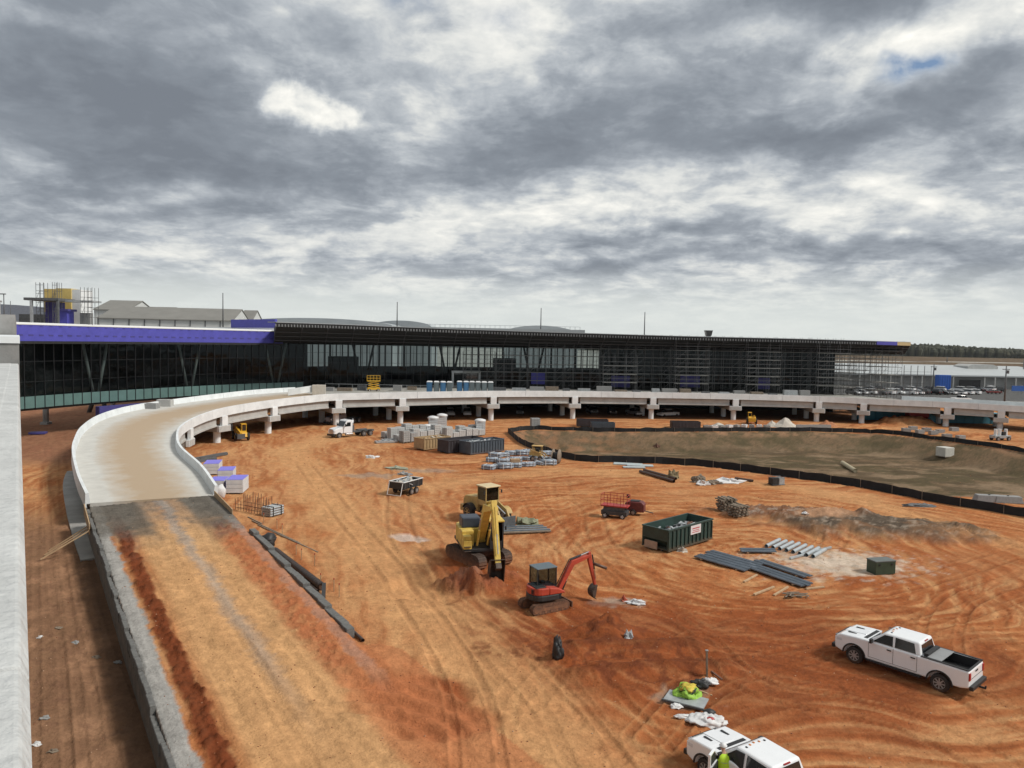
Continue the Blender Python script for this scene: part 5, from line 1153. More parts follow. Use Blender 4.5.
    ram(a.lerp(b, .12) + (-n3 if n3.x < 0 else n3) * th_ * 1.2 * 1.0, a.lerp(b, .86) + (-n3 if n3.x < 0 else n3) * th_ * .8, by, .075 * (1 if big else .6), so_)
    q = MB(); q.tube([f + n1_ * th_ + Vector((0, by + .12, 0)), kn + nm_ * th_ * 1.25 + Vector((0, by + .12, 0)), tp + n2_ * th_ + Vector((0, by + .12, 0)), a + Vector((.1, by + .12, -.2))], .03, 6); q.build('hose', m_black, bo)
    # bucket: curved shell with cheeks and teeth
    bx_, bz_, bs, ba = bk; n = 9; arc_ = [(bx_ + bs * (math.cos(ba + 2.5 * j / n - .2)) * .62, bz_ + bs * math.sin(ba + 2.5 * j / n - .2) * .62) for j in range(n + 1)]
    bw = 1.0 if big else .55; q = MB(); q.sweep if False else None
    for j in range(n):
        a0, a1 = arc_[j], arc_[j + 1]; q.beam((a0[0], by, a0[1]), (a1[0], by, a1[1]), bw, .05, up=(-math.sin(0), 0, 1)) if abs(a1[0] - a0[0]) > abs(a1[1] - a0[1]) else q.beam((a0[0], by, a0[1]), (a1[0], by, a1[1]), .05 if False else bw, .05, up=(1, 0, 0))
    for s in (-1, 1): q.prism([(p[0], p[1]) for p in arc_], by + s * bw / 2 - .02, by + s * bw / 2 + .02)
    for j in range(5): c = arc_[-1]; d = Vector((arc_[-1][0] - arc_[-2][0], 0, arc_[-1][1] - arc_[-2][1])).normalized(); yy = by - bw * .42 + bw * .21 * j; q.beam((c[0], yy, c[1]), (c[0] + d.x * bs * .2, yy, c[1] + d.z * bs * .2), .08 * bs, .05)
    q.beam(b, (bx_, by, bz_ + bs * .3), .2 * bs, .2 * bs, up=(1, 0, 0)); q.build('bucket', mat('bucket_steel', (.085, .06, .048), .6, .4, 3, metal=.4), so_)
    if not big:
        q = MB(); q.prism([(f.x - .55, f.z - .55), (f.x + .25, f.z - .55), (f.x + .2, f.z + .1), (f.x - .3, f.z + .1)], by - .18, by + .18); q.build('swing_post', m_black, t, bevel=.02)
    q = MB().box(((cx1 + .05) * k, (cy1 + .12) * k, (cz1 - .4) * k), (.06, .12, .28)); q.build('mirror', m_black, cab_); 
    return t
ex0 = Vector((-2.35, 56.6, 0)); exb = Vector((-.62, 49.6, 0)); h_ = (exb - ex0).normalized()
excavator('excavator', 'large yellow tracked excavator with its bucket down in the red spoil', (ex0.x, ex0.y, gz(ex0.x, ex0.y) + .0), math.atan2(h_.y, h_.x), math.atan2(4.3, -3.2), 1.16, m_yel, m_yel,
          [(.85, 1.95), (2.9, 4.75), (5.35, 5.25)], [(5.0, 5.75), (6.75, 1.75)], (7.0, .85, 1.95, 1.9))
mx0 = Vector((2.3, 46.4, 0))
excavator('mini_excavator', 'compact orange red excavator with dark cab working beside the rubble pile', (mx0.x, mx0.y, gz(mx0.x, mx0.y) - .02), .48, R(31), .68, m_orange, mat('cab_roof_grey', (.09, .12, .14), .45, .1),
          [(.9, .95), (2.0, 2.75), (3.4, 3.1)], [(3.25, 3.3), (3.8, 1.05)], (3.9, .62, .72, 1.9), big=False)
o = MB().cyl((0, 0, 0), (1.0, -.25, -.28), .10, n=12).build('black_tube', m_blackp, loc=(5.45, 48.0, 2.55)); tag(o, 'short black tube hanging off the stick of the compact orange excavator', 'tube')

# ---- wheel loader
m_lod = mat('loader_tan', (.40, .28, .10), .6, .25, 1.8, dirt=.8, dh=.9)
def loader(lab, pos, rz):
    m_yel = m_lod
    t = thing('wheel_loader', lab, 'wheel loader', pos, rz)
    MB().prism([(-3.0, .9), (-3.0, 1.7), (-2.7, 2.1), (-.6, 2.3), (-.6, .9)], -.75, .75).build('engine_hood', m_yel, t, bevel=.07)
    MB().prism([(-3.15, .6), (-3.15, 1.2), (-2.0, 1.2), (-2.0, .6)], -1.0, 1.0).build('counterweight', m_yel, t, bevel=.05)
    MB().box((-.2, 0, 1.0), (5.0, .9, .5)).build('frame', m_track, t)
    c = MB()
    for x_ in (-.55, .75):
        for y_ in (-.72, .72): c.box((x_, y_, 2.45), (.09, .09, 1.8))
    c.box((.1, 0, 1.85), (1.4, 1.5, .5)); cb = c.build('cab', m_yel, t, bevel=.01)
    MB().box((.1, 0, 3.4), (1.65, 1.75, .13)).build('cab_roof', mat('cream_roof', (.58, .47, .28), .6, .1), cb, bevel=.04)
    gm = mk_glass('loader_glass', (.3, .36, .4), .4)
    for (x_, y_, dx, dy) in ((.76, 0, .02, 1.36), (-.56, 0, .02, 1.36), (.1, .73, 1.2, .02), (.1, -.73, 1.2, .02)): MB().box((x_, y_, 2.7), (dx, dy, 1.2)).build('window', gm, cb)
    MB().box((.0, 0, 2.3), (.5, .5, .9)).build('seat', m_black, cb, bevel=.05)
    for x_ in (-1.55, 1.45):
        for s in (-1, 1):
            wheel(t, x_, s * 1.02, .72, .50, s, m_yel, 6, .55)
            q = MB(); n = 7
            for k in range(n):
                a0, a1 = math.pi * (.12 + .76 * k / n), math.pi * (.12 + .76 * (k + 1) / n); q.hexa([(x_ + r_ * math.cos(a), s * 1.02 + y_, .72 + r_ * math.sin(a)) for r_ in (.80, .86) for a, y_ in ((a0, -.28), (a1, -.28), (a1, .28), (a0, .28))])
            q.build('mudguard', m_black if x_ < 0 else m_yel, t)
    for s in (-1, 1): MB().prism([(.9, 1.7), (1.1, 2.0), (2.4, 1.5), (3.05, .5), (2.8, .4), (2.0, 1.1)], s * .5 - .07, s * .5 + .07).build('lift_arm', m_yel, t)
    MB().beam((1.0, 0, 1.9), (2.8, 0, 1.2), .12, .12).build('tilt_ram', m_chrome, t)
    fk = MB().box((3.1, 0, .55), (.12, 1.9, .9)).box((3.15, .45, .16), (.1, .14, .2)).build('fork_carriage', m_steeld, t)
    for s in (-1, 1): MB().box((3.8, s * .45, .12), (1.3, .12, .06)).build('fork', m_steeld, t)
    for s in (-1, 1): MB().box((.85, s * 1.0, 2.9), (.06, .14, .3)).beam((.8, s * .75, 3.1), (.85, s * 1.0, 3.0), .03, .03).build('mirror', m_black, cb)
    MB().cyl((-1.6, .45, 2.2), (-1.6, .45, 2.9), .06).build('exhaust', m_steeld, t)
    return t
p = AT(470, 521, 70); loader('yellow wheel loader with cream cab roof parked right behind the large excavator', (-2.1, 69.2, 0), math.atan2(-.72, .55))

# ---- scissor lifts
def scissor(lab, pos, rz, bodym, railm, sc=1.0, raised=.0, name='scissor_lift'):
    t = thing(name, lab, 'scissor lift', pos, rz); t.scale = (sc,) * 3
    MB().box((0, 0, .52), (2.5, 1.15, .42)).build('chassis', bodym, t, bevel=.03)
    for x_ in (-.85, .85):
        for s in (-1, 1): wheel(t, x_, s * .56, .26, .2, s, m_white2, 5, .6)
    q = MB(); h = .75 + raised
    for k in range(4 if not raised else 3):
        z0 = .75 + (h - .75 + .35) * k / (4 if not raised else 3); z1 = z0 + (h - .75 + .35) / (4 if not raised else 3)
        for s in (-1, 1): q.beam((-1.05, s * .4, z0), (1.05, s * .4, z1), .06, .09); q.beam((1.05, s * .34, z0), (-1.05, s * .34, z1), .06, .09)
    q.build('scissor_arms', m_steeld if not raised else railm, t)
    zt_ = h + .42; MB().box((0, 0, zt_), (2.6, 1.2, .12)).build('platform', railm, t, bevel=.01)
    q = MB()
    for z_ in (.55, 1.08):
        for s in (-1, 1): q.beam((-1.28, s * .58, zt_ + z_), (1.28, s * .58, zt_ + z_), .04, .04); q.beam((s * 1.28, -.58, zt_ + z_), (s * 1.28, .58, zt_ + z_), .04, .04)
    for x_ in (-1.28, -.64, 0, .64, 1.28):
        for s in (-1, 1): q.beam((x_, s * .58, zt_), (x_, s * .58, zt_ + 1.08), .04, .04)
    q.build('guard_rail', railm, t)
    MB().box((1.1, .5, zt_ + .9), (.25, .16, .3)).build('control_box', m_black, t); return t
m_sred = mat('lift_red', (.36, .035, .03), .5, .15, dirt=.2, dh=.3)
p = G(615, 517); scissor('red scissor lift with dark chassis standing on the open dirt', (p.x, p.y, gz(p.x, p.y)), math.atan2(-.38, .92), mat('lift_chassis', (.045, .05, .055), .5, .2, dirt=.2, dh=.3), m_sred, 1.02)
t = thing('towable_compressor', 'small dark red machine on wheels tucked behind the red scissor lift', 'compressor', (0, 0, 0), R(-20)); p = G(633, 516); t.location = (p.x + .3, p.y + .6, gz(p.x, p.y))
MB().prism([(-.95, .35), (-.95, 1.15), (-.6, 1.35), (.7, 1.35), (.95, 1.1), (.95, .35)], -.55, .55).build('body', mat('dark_red', (.13, .03, .028), .5, .3), t, bevel=.06)
for s in (-1, 1): wheel(t, -.1, s * .6, .3, .18, s)
MB().beam((.9, 0, .45), (1.8, 0, .3), .08, .08).build('tow_bar', m_steeld, t); MB().box((0, 0, 1.38), (.9, .8, .08)).build('lid', m_black, t)
m_liftyel = mat('lift_yellow', (.62, .36, .03), .5, .12)
p = AT(373.5, 391, 163); scissor('yellow scissor lift standing on the kerbside deck, left of the portable toilets', (p.x, 163, 5.45), .3, m_liftyel, m_liftyel, 1.1, .9)

# ---- semi tractor
def semi(lab, pos, rz, col=m_white):
    t = thing('semi_truck', lab, 'truck', pos, rz)
    MB().prism([(2.3, .75), (2.3, 1.9), (3.9, 1.65), (4.25, 1.4), (4.3, .75)], -.95, .95).build('hood', col, t, bevel=.1, seg=3)
    MB().prism([(.75, .8), (.75, 2.95), (1.0, 3.05), (1.9, 2.95), (2.5, 1.95), (2.5, .8)], -1.1, 1.1).build('cab', col, t, bevel=.09, seg=3)
    MB().hexa([(2.47, -.95, 2.0), (2.55, -.95, 2.0), (2.55, .95, 2.0), (2.47, .95, 2.0), (1.96, -.9, 2.8), (2.04, -.9, 2.8), (2.04, .9, 2.8), (1.96, .9, 2.8)]).build('windscreen', m_glassd, t)
    for s in (-1, 1):
        MB().prism([(1.15, 1.95), (1.15, 2.65), (1.8, 2.65), (2.2, 1.95)], s * 1.105 - .01, s * 1.105 + .01).build('window', m_glassd, t)
        MB().box((4.1, s * .8, 1.15), (.35, .3, .3)).build('headlight', m_lamp, t, bevel=.04)
        MB().box((2.3, s * 1.3, 2.2), (.1, .2, .5)).build('mirror', m_black, t)
        MB().box((1.4, s * 1.0, .6), (1.5, .4, .35)).build('fuel_tank', m_chrome, t, bevel=.1)
        for x_ in (3.3, -1.6, -2.95): wheel(t, x_, s * .92, .5, .3 if x_ > 0 else .5, s, m_rim, 6)
        for x_ in (-2.27,): MB().box((x_, s * .95, 1.06), (2.4, .5, .03)).build('mudguard', m_black, t)
    MB().box((4.3, 0, 1.15), (.06, 1.1, .8)).build('grille', m_chrome, t); MB().box((4.35, 0, .55), (.2, 2.2, .3)).build('bumper', m_black, t)
    MB().box((-1.0, 0, .85), (6.4, .8, .28)).box((-1.8, 0, 1.1), (1.8, .9, .16)).build('chassis', m_steeld, t)
    MB().box((.45, 0, 1.5), (.3, 1.9, 1.1)).build('toolbox', m_steeld, t)
    MB().cyl((.55, .85, 1.0), (.55, .85, 3.2), .08).build('exhaust', m_chrome, t)
    return t
p = G(331, 437.5); q_ = G(372, 434.5); d = (p - q_).normalized(); c = p.lerp(q_, .52); semi('white semi tractor without trailer parked in front of the viaduct columns', (c.x, c.y, gz(c.x, c.y)), math.atan2(d.y, d.x) + .1)
c = AT(338, 430, 146); sm = semi('dark grey semi tractor half hidden behind the white one under the viaduct', (c.x + 1, 147, 0), math.atan2(d.y, d.x) + .3, mat('truck_grey', (.10, .10, .11), .4, .1))

# ---- parked cars
def car_proto(kind):
    t = thing('parked_car', 'x', 'car'); L_ = {'sedan': 4.6, 'suv': 4.7, 'pickup': 5.6}[kind]; h = {'sedan': 1.45, 'suv': 1.75, 'pickup': 1.8}[kind]; b = .62 * h if kind != 'pickup' else 1.05; x0 = -L_ / 2; x1 = L_ / 2
    o = MB().prism([(x0, .35), (x0, b - .05), (x0 + .3, b), (x1 - 1.2, b), (x1 - .15, b - .18), (x1, b - .35), (x1, .35)], -.9, .9).build('body', m_white, t, bevel=.08)
    if kind == 'sedan': g = [(x0 + .5, b), (x0 + 1.1, h), (x1 - 2.2, h), (x1 - 1.25, b)]
    elif kind == 'suv': g = [(x0 + .15, b), (x0 + .45, h), (x1 - 1.9, h), (x1 - 1.15, b)]
    else: g = [(x0 + 2.0, b), (x0 + 2.1, h), (x1 - 2.0, h), (x1 - 1.3, b)]
    a_, b_, c_, d_ = g
    gm = MB().hexa([(a_[0], -.84, b), (d_[0], -.84, b), (d_[0], .84, b), (a_[0], .84, b), (b_[0], -.66, h - .06), (c_[0], -.66, h - .06), (c_[0], .66, h - .06), (b_[0], .66, h - .06)]); gm.build('windows', m_glassd, t, bevel=.04)
    MB().box(((b_[0] + c_[0]) / 2, 0, h - .03), (c_[0] - b_[0] + .06, 1.36, .07)).build('roof', m_white, t, bevel=.03)
    for x_ in (x0 + .85, x1 - .9):
        for s in (-1, 1): MB().cyl((x_, s * .7, .33), (x_, s * .93, .33), .33, n=14).build('wheel', m_tyre, t, fix=False)
    for s in (-1, 1): MB().box((x1 - .03, s * .68, b - .3), (.1, .34, .14)).build('headlight', m_lamp, t); MB().box((x0 + .02, s * .72, b - .2), (.08, .26, .16)).build('tail_light', m_red, t)
    return t
cm = {'white': m_white2, 'black': mat('car_black', (.015, .015, .017), .25, .1), 'silver': mat('car_silver', (.36, .37, .38), .3, .1, metal=.5), 'red': mat('car_red', (.16, .015, .012), .3, .1), 'grey': mat('car_grey', (.09, .095, .1), .3, .1)}
protos = {k: car_proto(k) for k in ('sedan', 'suv', 'pickup')}; usedp = set()
def car(kind, colr, loc, rz, label, group=None):
    src = protos[kind]
    if kind not in usedp: usedp.add(kind); c_ = src; c_.location = loc; c_.rotation_euler = (0, 0, rz); c_['label'] = label
    else: c_ = dup(src, loc, rz, label)
    for ch in c_.children:
        if ch.name.split('.')[0] in ('body', 'roof'):
            ch.data = ch.data.copy() if ch.data.users > 1 else ch.data; ch.data.materials[0] = cm[colr]
    if group: c_['group'] = group
    return c_
rowA = [(853, 'suv', 'silver'), (862, 'sedan', 'white'), (871, 'suv', 'white'), (880, 'sedan', 'grey'), (889, 'suv', 'white'), (899, 'suv', 'white'), (908, 'pickup', 'white'), (917, 'sedan', 'white'), (925, 'suv', 'black'), (934, 'suv', 'black'), (943, 'suv', 'black'), (951, 'sedan', 'white'), (959, 'sedan', 'white'), (967, 'suv', 'white'), (975, 'suv', 'white')]
nmz = {'suv': 'sport utility car', 'sedan': 'saloon car', 'pickup': 'pickup'}
seen = {}
for i, (u, kd, cl) in enumerate(rowA):
    p = G(u, 394.5, 3.0); lab = '%s %s in the front row of the car park, %s from the left' % (cl, nmz[kd], ['first', 'second', 'third', 'fourth', 'fifth', 'sixth', 'seventh', 'eighth', 'ninth', 'tenth', 'eleventh', 'twelfth', 'thirteenth', 'fourteenth', 'fifteenth'][i])
    car(kd, cl, (p.x, p.y + (i % 3) * .6, gz(p.x, p.y)), R(112 + (i % 4) * 4) + (math.pi if i % 5 == 0 else 0), lab, 'cars in the car park row')
for (u, v, kd, cl, rz, lab) in [(994, 392.5, 'sedan', 'red', R(8), 'dark red saloon car at the right end of the car park'), (961, 400, 'pickup', 'white', R(12), 'white pickup parked nearest the viaduct in the car park'), (978, 401, 'suv', 'grey', R(5), 'dark grey car beside the nearest white pickup in the car park'),
        (989, 389, 'suv', 'white', R(90), 'white car beyond the dark red one'), (912, 372 - .5, 'pickup', 'grey', 0, 'tiny dark vehicle on the apron beyond the white roof')]:
    Y = (14.0 if v > 380 else 17) * FPX / (v - 349.5); p = AT(u, v, Y); car(kd, cl, (p.x, Y, gz(p.x, Y)), rz, lab)
for i, u in enumerate(range(858, 1000, 10)):
    if i in (3, 9): continue
    p = G(u, 391.2, 3.0); cl = ('white', 'silver', 'black', 'white', 'grey')[i % 5]; kd = ('sedan', 'suv', 'suv')[i % 3]
    car(kd, cl, (p.x, p.y, gz(p.x, p.y)), R(112 + 5 * (i % 3)), '%s %s in the rear row of the car park, %s from the left' % (cl, nmz[kd], ['first', 'second', 'third', 'fourth', 'fifth', 'sixth', 'seventh', 'eighth', 'ninth', 'tenth', 'eleventh', 'twelfth', 'thirteenth', 'fourteenth', 'fifteenth'][i - (i > 3) - (i > 9)]), 'cars in the rear row of the car park')
for (u, v, kd, cl, rz, lab) in [(450, 415.5, 'pickup', 'white', R(-80), 'white pickup in the shade under the viaduct, left of the pair of columns'), (467, 415.5, 'pickup', 'white', R(-85), 'second white pickup under the viaduct, close to the paired columns'),
        (592, 413.5, 'suv', 'grey', R(-80), 'grey car in deep shade under the viaduct right of centre'), (634, 415, 'pickup', 'silver', R(-70), 'silver pickup under the viaduct left of the white one'), (668, 416.5, 'pickup', 'white', R(-150), 'white pickup at the edge of the viaduct shade right of centre'),
        (612, 414, 'suv', 'black', R(-90), 'black car in deep shade under the viaduct'), (520, 414, 'suv', 'grey', R(-90), 'dark car parked deep beneath the viaduct at centre')]:
    p = G(u, v); car(kd, cl, (p.x, p.y, gz(p.x, p.y)), rz, lab)
# ------------------------------------------------------------------ silt fences round the basin
def silt(name, lab, pts, h, m=m_fence):
    t = thing(name, lab, 'fence'); P = catmull(pts, 1.0); q = MB(); vs = []; n = len(P)
    for i, p in enumerate(P):
        g = gz(p.x, p.y); w = .12 * math.sin(i * 1.7) + .07 * math.sin(i * .9)
        vs += [(p.x, p.y + w * .4, g - .1), (p.x + .02, p.y + w, g + h + .03 * math.sin(i * 2.1)), (p.x + .02, p.y + w + .04, g + h + .03 * math.sin(i * 2.1)), (p.x, p.y + w * .4 + .04, g - .1)]
    q.add(vs, [(i * 4 + a, (i + 1) * 4 + a, (i + 1) * 4 + (a + 1) % 4, i * 4 + (a + 1) % 4) for i in range(n - 1) for a in range(4)]); q.build('fabric', m, t)
    po = None
    for i in range(0, n, 4):
        p = P[i]
        if po is None: po = MB().box((0, 0, h * .55), (.05, .05, h * 1.2)).build('stake', m_wood2, t); o = po
        else: o = po.copy(); C.objects.link(o); o.parent = t
        o.location = (p.x, p.y - .09, gz(p.x, p.y))
silt('silt_fence', 'black silt fence along the near side of the muddy basin', FENCE_NEAR, .95)
silt('silt_fence', 'black silt fence along the far side of the basin by the viaduct', FENCE_FAR, .85)

# ------------------------------------------------------------------ skips
def skip(lab, pos, rz, m, L_=6.4, W_=2.4, H=1.55, sign=False, endboard=False):
    t = thing('roll_off_skip', lab, 'skip', pos, rz); b = MB(); z0 = .22
    b.box((0, 0, z0), (L_, W_, .08)); 
    for s in (-1, 1): b.box((0, s * (W_ / 2), z0 + H / 2), (L_, .06, H))
    b.box((L_ / 2 - .03, 0, z0 + H / 2), (.06, W_ - .07, H))
    if endboard: b.box((-L_ / 2 + .03, 0, z0 + H * .72), (.06, W_ - .07, H * .56)); b.hexa([(-L_ / 2 + .02, -W_ / 2 + .04, z0 + H * .44), (-L_ / 2 + .02, W_ / 2 - .04, z0 + H * .44), (-L_ / 2 + .6, W_ / 2 - .04, z0 + .05), (-L_ / 2 + .6, -W_ / 2 + .04, z0 + .05), (-L_ / 2 + .07, -W_ / 2 + .04, z0 + H * .44), (-L_ / 2 + .07, W_ / 2 - .04, z0 + H * .44), (-L_ / 2 + .66, W_ / 2 - .04, z0 + .05), (-L_ / 2 + .66, -W_ / 2 + .04, z0 + .05)])
    else: b.box((-L_ / 2 + .03, 0, z0 + H / 2), (.06, W_ - .07, H))
    b.build('body', m, t)
    rb = None
    for s in (-1, 1):
        n = int(L_ / .55)
        for k in range(n + 1):
            x_ = -L_ / 2 + .08 + (L_ - .16) * k / n
            if rb is None: rb = MB().box((0, 0, z0 + H / 2 - .04), (.10, .10, H - .12)).build('rib', m, t); o = rb
            else: o = rb.copy(); C.objects.link(o); o.parent = t
            o.location = (x_, s * (W_ / 2 + .08), 0)
    q = MB()
    for s in (-1, 1): q.box((0, s * (W_ / 2 + .05), z0 + H + .03), (L_ + .12, .16, .12)); q.box((0, s * (W_ / 2 + .06), z0 - .02), (L_, .14, .16))
    for s in (-1, 1): q.box((s * (L_ / 2 + .02), 0, z0 + H + .03), (.14, W_ - .07, .12))
    q.build('top_rail', m, t)
    for s in (-1, 1): MB().box((0, s * .55, .1), (L_ * .96, .14, .16)).build('skid', m_steeld, t)
    if endboard: MB().box((-L_ / 2 - .10, .35, .42), (.1, 1.25, .62)).build('end_board', mat('skip_board', (.36, .25, .18), .8, .2), t)
    if sign:
        s_ = MB().box((.55, -W_ / 2 - .16, z0 + H * .74), (1.5, .03, .75)).build('sign', mat('sign_white', (.62, .58, .58), .6, .05), t)
        q = MB()
        for (x_, z_, w, h) in [(.55, .83, 1.05, .09), (.55, .72, .9, .05), (.55, .63, 1.1, .05)]: q.box((x_, -W_ / 2 - .185, z0 + H * z_ - .02), (w, .012, h))
        q.build('sign_stripe', mat('sign_red', (.45, .08, .09), .6, .1), s_)
    return t
m_skg = mat('skip_green', (.018, .048, .042), .5, .3, 1.2, dirt=.35, dh=.4); m_skt = mat('skip_tan', (.36, .25, .13), .6, .2, 1.2, dirt=.3, dh=.4); m_skb = mat('skip_blue_grey', (.055, .075, .095), .5, .2, 1.2, dirt=.25, dh=.4); m_skd = mat('skip_dark', (.035, .03, .035), .6, .3, 1.2)
A_ = G(669, 553); B_ = G(710, 540.5); d = (B_ - A_).normalized(); c = (A_ + B_) / 2 + Vector((-d.y, d.x, 0)) * 1.25
skip('dark green ribbed skip of scrap with a white and red sign, alone in the yard', (c.x, c.y, gz(c.x, c.y)), math.atan2(d.y, d.x), m_skg, 6.5, 2.45, 1.6, True, True); SKP = (c, d)
def junk(c, d, lab, L_, W_, z0, n, ms, seed=1, name='scrap_heap', big=1.0):
    random.seed(seed); q = MB(); cn = Vector((-d.y, d.x, 0))
    for i in range(n):
        p = c + d * random.uniform(-L_, L_) + cn * random.uniform(-W_, W_); r_ = Euler((random.uniform(-.6, .6), random.uniform(-.6, .6), random.uniform(0, 6))).to_matrix()
        q.box((p.x, p.y, z0 + random.uniform(0, .35)), (random.uniform(.2, 1.1) * big, random.uniform(.06, .5) * big, random.uniform(.03, .18)), rot=r_, mi=random.randrange(len(ms)))
    o = q.build(name, ms); return tag(o, lab, 'scrap heap', kind='stuff')
m_scr = [mat('scrap_white', (.55, .56, .57), .5, .1), m_steel, m_steeld, mat('scrap_grey', (.22, .23, .24), .5, .2), m_rust]
junk(c, d, 'tangle of pale metal scrap filling the green skip', 2.7, .95, gz(c.x, c.y) + 1.0, 90, m_scr, 3)
a = G(464, 456); b = G(509, 450.5); d2 = (b - a).normalized(); c = (a + b) / 2 + Vector((-d2.y, d2.x, 0)) * 1.2
skip('blue grey skip in the front of the three skips by the block pallets', (c.x, c.y, gz(c.x, c.y)), math.atan2(d2.y, d2.x), m_skb, 6.9, 2.4, 1.7); junk(c, d2, 'white boards heaped in the blue grey skip', 2.9, .9, gz(c.x, c.y) + 1.45, 40, m_scr[:2], 4)
c2 = c + Vector((-d2.y, d2.x, 0)) * 3.0 - d2 * 1.8; skip('dark skip standing just behind the blue grey one', (c2.x, c2.y, gz(c2.x, c2.y)), math.atan2(d2.y, d2.x), m_skd, 6.9, 2.4, 1.7)
a = G(422, 451); b = G(452, 447.5); d2 = (b - a).normalized(); c = (a + b) / 2 + Vector((-d2.y, d2.x, 0)) * 1.2
skip('tan coloured skip, leftmost of the three by the block pallets', (c.x, c.y, gz(c.x, c.y)), math.atan2(d2.y, d2.x), m_skt, 5.4, 2.3, 1.55); junk(c, d2, 'yellowish boards heaped in the tan skip', 2.2, .9, gz(c.x, c.y) + 1.35, 30, [m_wood, m_sand], 6)

# small dump trailer at the left of the yard
p = G(405, 494); t = thing('dump_trailer', 'small dark dump trailer loaded with white rubble left of the excavators', 'trailer', (p.x, p.y + .8, gz(p.x, p.y)), R(62))
b = MB(); L_, W_, H = 3.6, 1.9, .75
b.box((0, 0, .75), (L_, W_, .06))
for s in (-1, 1): b.box((0, s * W_ / 2, 1.1), (L_, .05, H)); b.box((s * L_ / 2, 0, 1.1), (.05, W_ - .06, H))
b.build('body', m_black, t)
for s in (-1, 1):
    for x_ in (-.5, .4): wheel(t, x_, s * 1.08, .36, .22, s)
    MB().box((-.05, s * 1.08, .82), (1.9, .28, .05)).build('mudguard', m_black, t)
    for k in range(5): MB().box((-1.6 + .8 * k, s * (W_ / 2 + .05), 1.1), (.07, .06, H)).build('rib', m_steeld, t)
q = MB()
for s in (-1, 1): q.box((0, s * (W_ / 2 + .02), 1.5), (L_ + .1, .1, .07)); q.box((s * L_ / 2, 0, 1.5), (.1, W_ - .07, .07))
q.build('top_rail', m_white2, t); q = MB().beam((-1.85, -.9, 1.45), (-2.25, -.9, .1), .06, .06).beam((-1.85, .9, 1.45), (-2.25, .9, .1), .06, .06).beam((-2.25, -.9, .12), (-2.25, .9, .12), .06, .06); q.build('rear_frame', m_white2, t)
q = MB().beam((1.8, -.5, .55), (3.0, 0, .5), .1, .1).beam((1.8, .5, .55), (3.0, 0, .5), .1, .1); q.build('tow_bar', m_black, t)
dd = Vector((math.cos(R(62)), math.sin(R(62)), 0)); junk(t.location.copy(), dd, 'white rubble and boards lying in the small dump trailer', 1.45, .7, gz(p.x, p.y) + 1.15, 40, [m_scr[0], m_steel, m_sand], 9)

# ------------------------------------------------------------------ pallets of blocks
def pallet_mb(w=1.2, d=1.1):
    q = MB()
    for k in range(5): q.box((0, -d / 2 + .1 + (d - .2) * k / 4, .12), (w, .12, .025))
    for k in (-1, 0, 1): q.box((k * (w / 2 - .06), 0, .055), (.1, d, .10))
    return q
m_blk = [mat('block_pale', (.42, .42, .41), .9, .1, 3), mat('block_mid', (.30, .30, .295), .9, .1, 3), mat('block_wrap', (.50, .52, .53), .35, .1, 2)]
def blockstack(h, nl, m, cover=False):
    t = thing('block_pallet', 'x', 'pallet of blocks'); pallet_mb().build('pallet', m_wood2, t); q = MB(); hl = h / nl
    for k in range(nl):
        for i in range(3):
            for j in range(3): q.box((-.38 + .38 * i, -.36 + .36 * j, .15 + hl * (k + .5)), (.365, .345, hl - .025))
    q.build('blocks', m, t); q = MB(); q.box((0, 0, .15 + h / 2), (1.16, .03, h + .02)); q.build('strap', m_steeld, t)
    if cover: MB().blobm((0, 0, .15 + h), (.72, .68, .25), 3, .2).build('cover', m_tarp, t)
    return t
bp = [blockstack(1.0, 5, m_blk[0]), blockstack(1.5, 7, m_blk[0]), blockstack(1.2, 5, m_blk[1]), blockstack(1.4, 6, m_blk[2], True)]; bpu = set()
def place_b(k, loc, rz, lab, grp='pallets of grey blocks'):
    s = bp[k]
    if k not in bpu: bpu.add(k); s.location = loc; s.rotation_euler = (0, 0, rz); s['label'] = lab; o = s
    else: o = dup(s, loc, rz, lab)
    o['group'] = grp; o.scale = (1.2, 1.2, random.choice((.95, 1.2, 1.3, 1.5))); return o
nw = ['first', 'second', 'third', 'fourth', 'fifth', 'sixth', 'seventh', 'eighth', 'ninth', 'tenth', 'eleventh', 'twelfth', 'thirteenth', 'fourteenth']
O_ = G(411, 444); dx_ = (G(478, 437) - G(411, 444)).normalized(); dy_ = Vector((-dx_.y, dx_.x, 0)); random.seed(11)
for r_ in range(4):
    n = [12, 12, 9, 8][r_]
    for k in range(n):
        kind = [1, 0, 1, 0][r_] if k < 7 else 0
        if r_ == 2 and k in (5, 6): kind = 3
        p = O_ + dx_ * (k * 1.52 + .1 * random.random() + .4 * r_) + dy_ * (1.8 + r_ * 2.3)
        if r_ == 0 and k in (2, 3, 4, 5): p = p + dy_ * 1.3
        place_b(kind if r_ or k > 1 else 2, (p.x, p.y, gz(p.x, p.y)), math.atan2(dx_.y, dx_.x) + random.uniform(-.06, .06), 'grey block pallet behind the tan skip, %s from left in row %s from front' % (nw[k], ['one', 'two', 'three', 'four'][r_]))
for i, (u, v, kd, lab) in enumerate([(433, 431, 3, 'domed wrapped pallet at the back of the grey block pallets'), (442, 428, 3, 'tall wrapped pallet standing highest behind the block pallets'), (480, 434, 3, 'wrapped pallet at the right end of the block pallets'), (535, 429, 2, 'single grey block pallet on the dirt before the black silt fence')]):
    p = G(u, v); o = place_b(kd, (p.x, p.y, gz(p.x, p.y)), .2, lab); o.scale = (1.5, 1.5, 1.6)
